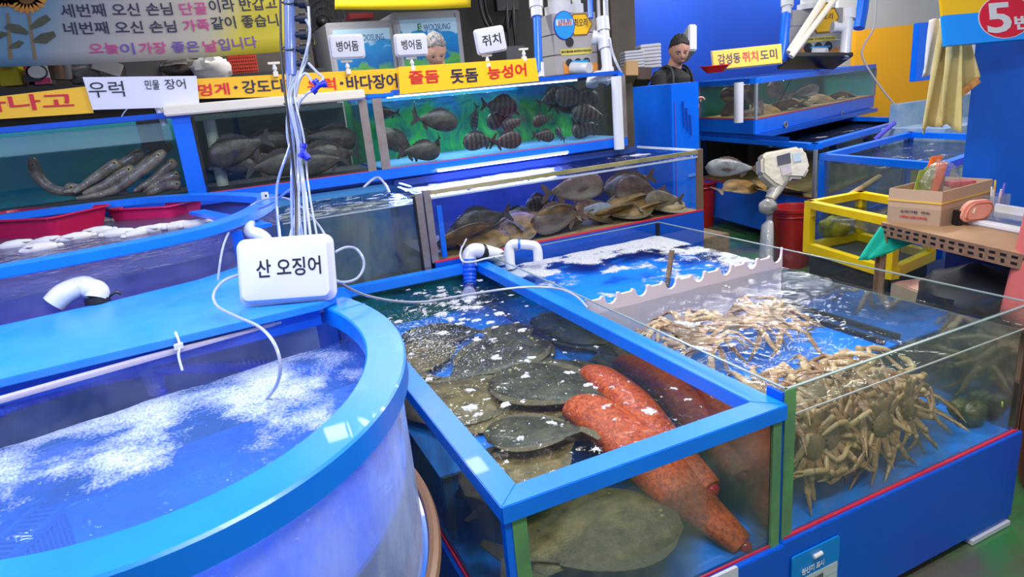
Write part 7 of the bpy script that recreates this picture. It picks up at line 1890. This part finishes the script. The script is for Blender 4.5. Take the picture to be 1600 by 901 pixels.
for k, (x, y, dd_) in enumerate(((1150,283,5.75),(1200,285,5.6),(1235,290,5.4))):
    p = PD(x, y, dd_+.2); p.z = .54
    place('flo', p, (R(110), 0, R(40*k)), 1.1, 'ochre flatfish lying on the floor of the big dark tank, '+['left one','middle one','right one'][k], 'ochre flatfish in the big dark tank', mk_flo)
# dark red tub at the right edge beside the crab tank
tb = PZ(1700, 770, 0)
t = thing('red_tub', 'large brick red tub standing on the green floor at the right edge', 'tub', tuple(tb))
MB().lathe([(0,0),(.17,0),(.20,.02),(.215,.10),(.215,.52),(.23,.53),(.23,.56),(.205,.56),(.20,.1),(0,.05)], tb, 36).build('tub_body', mat('brick_red', (.20,.022,.014), .45, col2=(.15,.02,.015), scale=8), t, smooth=True)
# ================================================================== PEOPLE
def remesh(mb, voxel, name, mtl, parent, it=4):
    me = bpy.data.meshes.new(name); me.from_pydata([tuple(v) for v in mb.v], [], mb.f)
    bm = bmesh.new(); bm.from_mesh(me); bmesh.ops.remove_doubles(bm, verts=bm.verts, dist=1e-5); bmesh.ops.recalc_face_normals(bm, faces=bm.faces); bm.to_mesh(me); bm.free()
    ob = bpy.data.objects.new(name, me); COL.objects.link(ob)
    m1 = ob.modifiers.new('r', 'REMESH'); m1.mode = 'VOXEL'; m1.voxel_size = voxel
    m2 = ob.modifiers.new('s', 'SMOOTH'); m2.iterations = it; m2.factor = .5
    dg = bpy.context.evaluated_depsgraph_get(); dg.update()
    m = bpy.data.meshes.new_from_object(ob.evaluated_get(dg)); bpy.data.objects.remove(ob)
    for p in m.polygons: p.use_smooth = True
    m.materials.clear(); m.materials.append(M[mtl] if isinstance(mtl, str) else mtl); m.name = name
    o = bpy.data.objects.new(name, m); COL.objects.link(o)
    if parent: put(o, parent)
    return o
def head_ell(mb, c, rot, s=1.0):
    def g(u, a, b): return math.exp(-(((u-a).length)/b)**2)
    def fn(p, u):
        q = Vector(p)
        # face looks along -y
        q.x *= 1-.20*max(0, -u.z)**1.5; q.y += .010*max(0,-u.z)*0
        F_ = Vector(u)
        q += Vector((0,-1,0))*(.024*g(F_, Vector((0,-.98,-.12)), .17)+.012*g(F_, Vector((0,-.97,.08)), .12)+.012*g(F_, Vector((0,-.80,-.62)), .20)+.008*g(F_, Vector((0,-.90,-.40)), .15))
        for sx in (-1,1):
            q += Vector((0,1,0))*(.012*g(F_, Vector((sx*.33,-.93,.06)), .15))
            q += Vector((0,-1,0))*(.007*g(F_, Vector((sx*.35,-.9,.28)), .18)+.006*g(F_, Vector((sx*.5,-.8,-.2)), .25))
        return q
    mb.ell(c, (.076*s,.094*s,.116*s), 40, 30, rot=rot, fn=fn)
    for sx in (-1,1):
        mb.ell(Vector(c)+rot @ Vector((sx*.076*s,.010,-.005)), (.010,.018,.030), 12, 8, rot=rot)
def hand(mb, w, d, up, side):
    # palm and five curled fingers; w wrist, d direction, up back-of-hand normal
    d = d.normalized(); sd = d.cross(up).normalized()
    mb.tube([w, w+d*.03, w+d*.085], [.024,.034,.036], 12, flat=.5)
    for k in range(4):
        b = w+d*.082+sd*(.027-.018*k); L = [.070,.078,.073,.058][k]
        mb.tube([b, b+d*L*.5-up*.006, b+d*L*.78-up*L*.32, b+d*L*.85-up*L*.62], [.0092,.0088,.0080,.0065], 8)
    b = w+d*.03+sd*side*.028
    mb.tube([b, b+sd*side*.025+d*.02-up*.01, b+sd*side*.03+d*.05-up*.03], [.012,.0105,.008], 8)
def person(label, loc, yaw, skin, Hs=1.0, bend=.12, headtilt=.45, headturn=0, shirt=None, trousers=None, hair=None, hairmode='short', arms=((-.30,.55),(.30,.55)), apron=None, sleeve='short', hairlen=0):
    t = thing('person', label, 'person', (0,0,0), world=False)
    fw = Vector((0,-1,0)); sh = Vector((0, -bend*.9, 1.38)); hip = Vector((0,0,.92))
    hc = Vector((0, -bend*1.35-.035, 1.60-.02)); rot = Matrix.Rotation(headturn, 3, 'Z') @ Matrix.Rotation(headtilt, 3, 'X')
    mb = MB()
    body = lambda m, k, ks: (m.tube([hip+Vector((0,0,-.06)), hip+Vector((0,0,.06)), hip.lerp(sh,.45), hip.lerp(sh,.80), sh+Vector((0,0,.02)), sh+Vector((0,-.01,.07))], [.15*k,.155*k,.150*k,.185*k,.165*k,.07*k], 20, flat=.68))
    body(mb, 1, 1)
    mb.tube([sh+Vector((0,0,.02)), hc+rot @ Vector((0,.03,-.05))], [.062,.056], 14)
    head_ell(mb, hc, rot)
    armp = []
    for sx, (ax, az) in zip((-1,1), arms):
        s0 = sh+Vector((sx*.155,0,0)); el = s0+Vector((sx*.035, -.08, -.28)); wr = el+Vector((-sx*.15, -.12, .12-az*.10))
        armp.append((s0, el, wr, sx))
        mb.tube([s0, s0.lerp(el,.3), el, el.lerp(wr,.3), wr], [.058,.052,.042,.042,.027], 14)
        hand(mb, wr, (wr-el), Vector((0,0,1)), -sx)
    for sx in (-1,1):
        a = hip+Vector((sx*.09,0,-.02)); kn = Vector((sx*.11,-.03,.48)); an = Vector((sx*.12,.01,.08))
        mb.tube([a, a.lerp(kn,.4), kn, kn.lerp(an,.35), an], [.10,.088,.060,.060,.040], 14); mb.tube([an+Vector((0,.04,-.05)), an+Vector((0,-.06,-.05)), an+Vector((0,-.16,-.06))], [.035,.042,.03], 12, flat=.7)
    remesh(mb, .0075, 'body', skin, t)
    if shirt:
        s = MB(); body(s, 1.07, 1); s.tube([sh+Vector((0,.0,.0)), sh+Vector((0,.012,.075))], [.10,.076], 14)
        for s0, el, wr, sx in armp:
            e_ = el if sleeve == 'short' else wr
            s.tube([s0+Vector((-sx*.03,0,.0)), s0, s0.lerp(el,.5), el]+([] if sleeve == 'short' else [el.lerp(wr,.9)]), [.07,.070,.064,.056]+([] if sleeve == 'short' else [.042]), 14)
        remesh(s, .009, 'shirt', shirt, t)
    tr_ = MB()
    for sx in (-1,1):
        a = hip+Vector((sx*.085,0,.06)); kn = Vector((sx*.11,-.03,.48)); an = Vector((sx*.12,.01,.10))
        tr_.tube([a, a+Vector((0,0,-.1)), a.lerp(kn,.5), kn, an], [.11,.115,.098,.076,.062], 14)
    tr_.tube([hip+Vector((0,0,-.08)), hip+Vector((0,0,.08))], [.15,.165], 18, flat=.7)
    remesh(tr_, .012, 'trousers', trousers or 'dark', t)
    # eyes, brows
    for sx in (-1,1):
        e = hc+rot @ Vector((sx*.030,-.083,.004)); MB().ell(e, (.009,.005,.0028), 12, 8, rot=rot).build('eye', 'eyeb', t, smooth=True)
        MB().tube([hc+rot @ Vector((sx*.014,-.096,.024)), hc+rot @ Vector((sx*.032,-.094,.030)), hc+rot @ Vector((sx*.050,-.082,.024))], .0028, 8).build('eyebrow', hair or 'dark', t, smooth=True)
    MB().tube([hc+rot @ Vector((-.024,-.090,-.056)), hc+rot @ Vector((0,-.098,-.053)), hc+rot @ Vector((.024,-.090,-.056))], [.003,.0055,.003], 8).build('mouth', mat('lips', (.30,.11,.09), .5), t, smooth=True)
    if hair:
        def hf(p, u):
            q = Vector(p)
            if u.y < -.15 and u.z < .66-.35*abs(u.x): q *= .76
            if u.y < .05 and u.z < .1: q *= .80
            if u.z < -.25-hairlen: q *= .78
            return q+Vector(u)*.009*fbm(u.x*9, u.y*9, u.z*9)
        MB().ell(hc+rot @ Vector((0,.006,.010)), (.082,.100,.120), 44, 34, rot=rot, fn=hf).build('hair', hair, t, smooth=True)
    if apron:
        ap = []
        def fr(x, z, o): # point in front of torso
            c = hip.lerp(sh, (z-.92)/(.46)); return Vector((x, c.y-.105*math.sqrt(max(0,1-(x/.22)**2))-.035-o, z))
        g = [[fr(-.15+.30*i/10, .55+.62*j/10, .0) for j in range(11)] for i in range(11)]
        vs = [p for r_ in g for p in r_]; vs += [p+Vector((0,-.006,0)) for p in vs]; n_ = 121
        fs = [(i*11+j,(i+1)*11+j,(i+1)*11+j+1,i*11+j+1) for i in range(10) for j in range(10)]; fs += [tuple(v+n_ for v in f[::-1]) for f in fs]
        for i in range(10): fs += [(i*11, (i+1)*11, (i+1)*11+n_, i*11+n_), (i*11+10, i*11+10+n_, (i+1)*11+10+n_, (i+1)*11+10), (i, i+n_, i+1+n_, i+1), (110+i, 111+i, 111+i+n_, 110+i+n_)]
        MB().add(vs, fs).build('apron', apron, t, smooth=True)
        for sx in (-1,1):
            MB().tube(spl([fr(sx*.13,1.16,.0), fr(sx*.12,1.28,.015), sh+Vector((sx*.10,-.10,.04)), sh+Vector((sx*.085,-.02,.085)), sh+Vector((sx*.07,.07,.06))], 5), .013, 8, flat=.4).build('apron_strap', apron, t, smooth=True)
        MB().obox(fr(.122,1.27,.03), (.016,0,0), (0,.004,0), (0,0,.03)).build('strap_clip', mat('clip_yellow', (.65,.50,.05), .4), t)
    t.location = loc; t.rotation_euler = (0,0,yaw); t.scale = (Hs, Hs, Hs)
    return t
# man in black behind the blue cabinet
hm = PD(1063, 76, 5.25)
zh = 1.58; s_ = 1.04
yaw = math.atan2(-hm.x, hm.y)+R(8)     # facing roughly back to the viewer
def faceyaw(p, extra=0): return math.atan2(p.x, p.y)*-1+extra
gz = hm.z-zh*s_
def put_person(px, py, dep, zhead, scale, extra):
    p = PD(px, py, dep); yw = -math.atan2(p.x, p.y)+extra
    off = Matrix.Rotation(yw, 3, 'Z') @ Vector((0, -.20*scale, 0))
    return Vector((p.x-off.x, p.y-off.y, p.z-zhead*scale)), yw
loc, yw = put_person(1062, 78, 5.2, zh, .96, R(48))
m1 = person('man in black shirt and dark rubber apron looking down behind the blue cabinet', loc, yw, 'skin', .96, shirt=mat('shirt_black', (.008,.008,.010), .8), hair=mat('hair_black', (.012,.010,.010), .6, bump=.6, bscale=200), apron=mat('apron_rubber', (.03,.033,.036), .35), headtilt=R(24), headturn=R(-35))
if loc.z > .02:
    o = MB().box((loc.x-.4, loc.y-.35, 0), (loc.x+.4, loc.y+.35, loc.z-.0)).build('duckboard', 'wood', None, bevel=.005); tag(o, 'low wooden platform under the man in black', 'platform')
loc, yw = put_person(682, 79, 4.75, zh, 1.0, R(-12))
m2 = person('older grey-haired man in grey shirt bending his head behind the yellow signs', loc, yw, 'skin2', 1.0, bend=.16, shirt=mat('shirt_grey', (.32,.31,.34), .8), hair=mat('hair_grey', (.36,.35,.35), .7, col2=(.14,.13,.13), scale=60, bump=.6, bscale=200), headtilt=R(38), headturn=R(22))
if loc.z > .02:
    o = MB().box((loc.x-.35, loc.y-.3, 0), (loc.x+.35, loc.y+.3, loc.z)).build('duckboard', 'wood', None, bevel=.005); tag(o, 'low wooden platform under the older man', 'platform')
# shopper at the right edge: salmon coat, magenta top, jeans
cp_ = PD(1668, 400, 2.45)
yw = -math.atan2(cp_.x, cp_.y)+R(60)
m3 = person('person at the right edge in an open salmon coat, magenta top and jeans', Vector((cp_.x+.06, cp_.y-.04, 0)), yw, 'skin2', .98, bend=.02, headtilt=R(5), shirt=mat('top_magenta', (.48,.005,.13), .7), trousers=mat('denim', (.03,.05,.13), .8, col2=(.06,.09,.2), scale=30), hair=mat('hair_brown', (.03,.015,.01), .5), sleeve='long')
# open coat as a child: two long front panels and a back following the body
coat_m = mat('coat_salmon', (.62,.13,.12), .75, bump=.1)
g = []
for i in range(33):
    a = R(-155)+R(310)*i/32; row = []
    for j in range(15):
        v = j/14; z = 1.40-v*.86; r0 = .185+.07*v+.012*math.sin(a*7)*v; row.append(Vector((r0*1.12*math.sin(a), r0*.85*math.cos(a)+.0, z)))
    g.append(row)
nv = 15; vs = [p for r_ in g for p in r_]; fs = [(i*nv+j,(i+1)*nv+j,(i+1)*nv+j+1,i*nv+j+1) for i in range(32) for j in range(nv-1)]
me = MB().add(vs, fs).build('coat', coat_m, m3, smooth=True)
bm = bmesh.new(); bm.from_mesh(me.data); bmesh.ops.solidify(bm, geom=bm.faces[:], thickness=.012); bm.to_mesh(me.data); bm.free()
for sx in (-1,1):
    MB().tube([(sx*.16,-.02,1.37),(sx*.23,-.10,1.08),(sx*.19,-.24,1.02)], [.082,.075,.06], 14).build('coat_sleeve', coat_m, m3, smooth=True)
MB().tube([(g[0][j].x, g[0][j].y-.008, g[0][j].z) for j in range(15)], .006, 6).build('coat_piping', 'dark', m3)
# ================================================================== LIGHT
w = bpy.data.worlds.new('hall'); SC.world = w; w.use_nodes = True
bg = w.node_tree.nodes['Background']; bg.inputs[0].default_value = (.75,.82,1,1); bg.inputs[1].default_value = .52
def area(name, loc, size, power, col=(1,1,1), target=None, sy=None):
    l = bpy.data.lights.new(name, 'AREA'); l.energy = power; l.color = col; l.shape = 'RECTANGLE'; l.size = size; l.size_y = sy or size
    o = bpy.data.objects.new(name, l); COL.objects.link(o); o.location = loc
    d = (Vector(target)-Vector(loc)) if target else Vector((0,0,-1))
    o.rotation_euler = d.to_track_quat('-Z', 'Y').to_euler(); return o
area('overhead_light', (-.3, 1.0, 2.9), 1.2, 42, (.80,.86,1), sy=.2)
area('overhead_light', (1.6, 2.5, 2.9), 1.2, 46, (1,.98,.95), sy=.2)
area('overhead_light', (.9, .2, 2.9), 1.6, 60, (1,.98,.96), sy=.3)
area('overhead_light', (1.0, 4.6, 2.9), 1.2, 40, (1,.98,.95), sy=.25)
area('overhead_light', (4.6, 3.2, 3.0), 1.6, 90, (1,.97,.92), sy=.25)
area('overhead_light', (5.2, 5.9, 3.0), 1.4, 40, (1,.96,.9), sy=.25)
area('overhead_light', (7.0, 6.6, 3.3), 1.6, 80, (1,.97,.92), sy=.3)  # unseen lamp added to brighten the yellow wall
# bluish lamp over the squid tank, out of frame on the left
area('squid_tank_lamp', (-1.3, 1.8, 2.2), .9, 36, (.38,.46,1), target=(-.2,1.6,1), sy=.15)
# lamps set inside the covered display tanks, above the water
area('tank_lamp', (1.7, 3.95, 1.60), 1.4, 7, (.6,.8,1), sy=.04)
area('tank_lamp', (1.4, 3.58, 1.155), 1.0, 22, (.25,.32,1), sy=.03, target=(1.4,3.35,1.0))
for o in bpy.data.objects:
    for k in ('_world', '_org'):
        if k in o: del o[k]
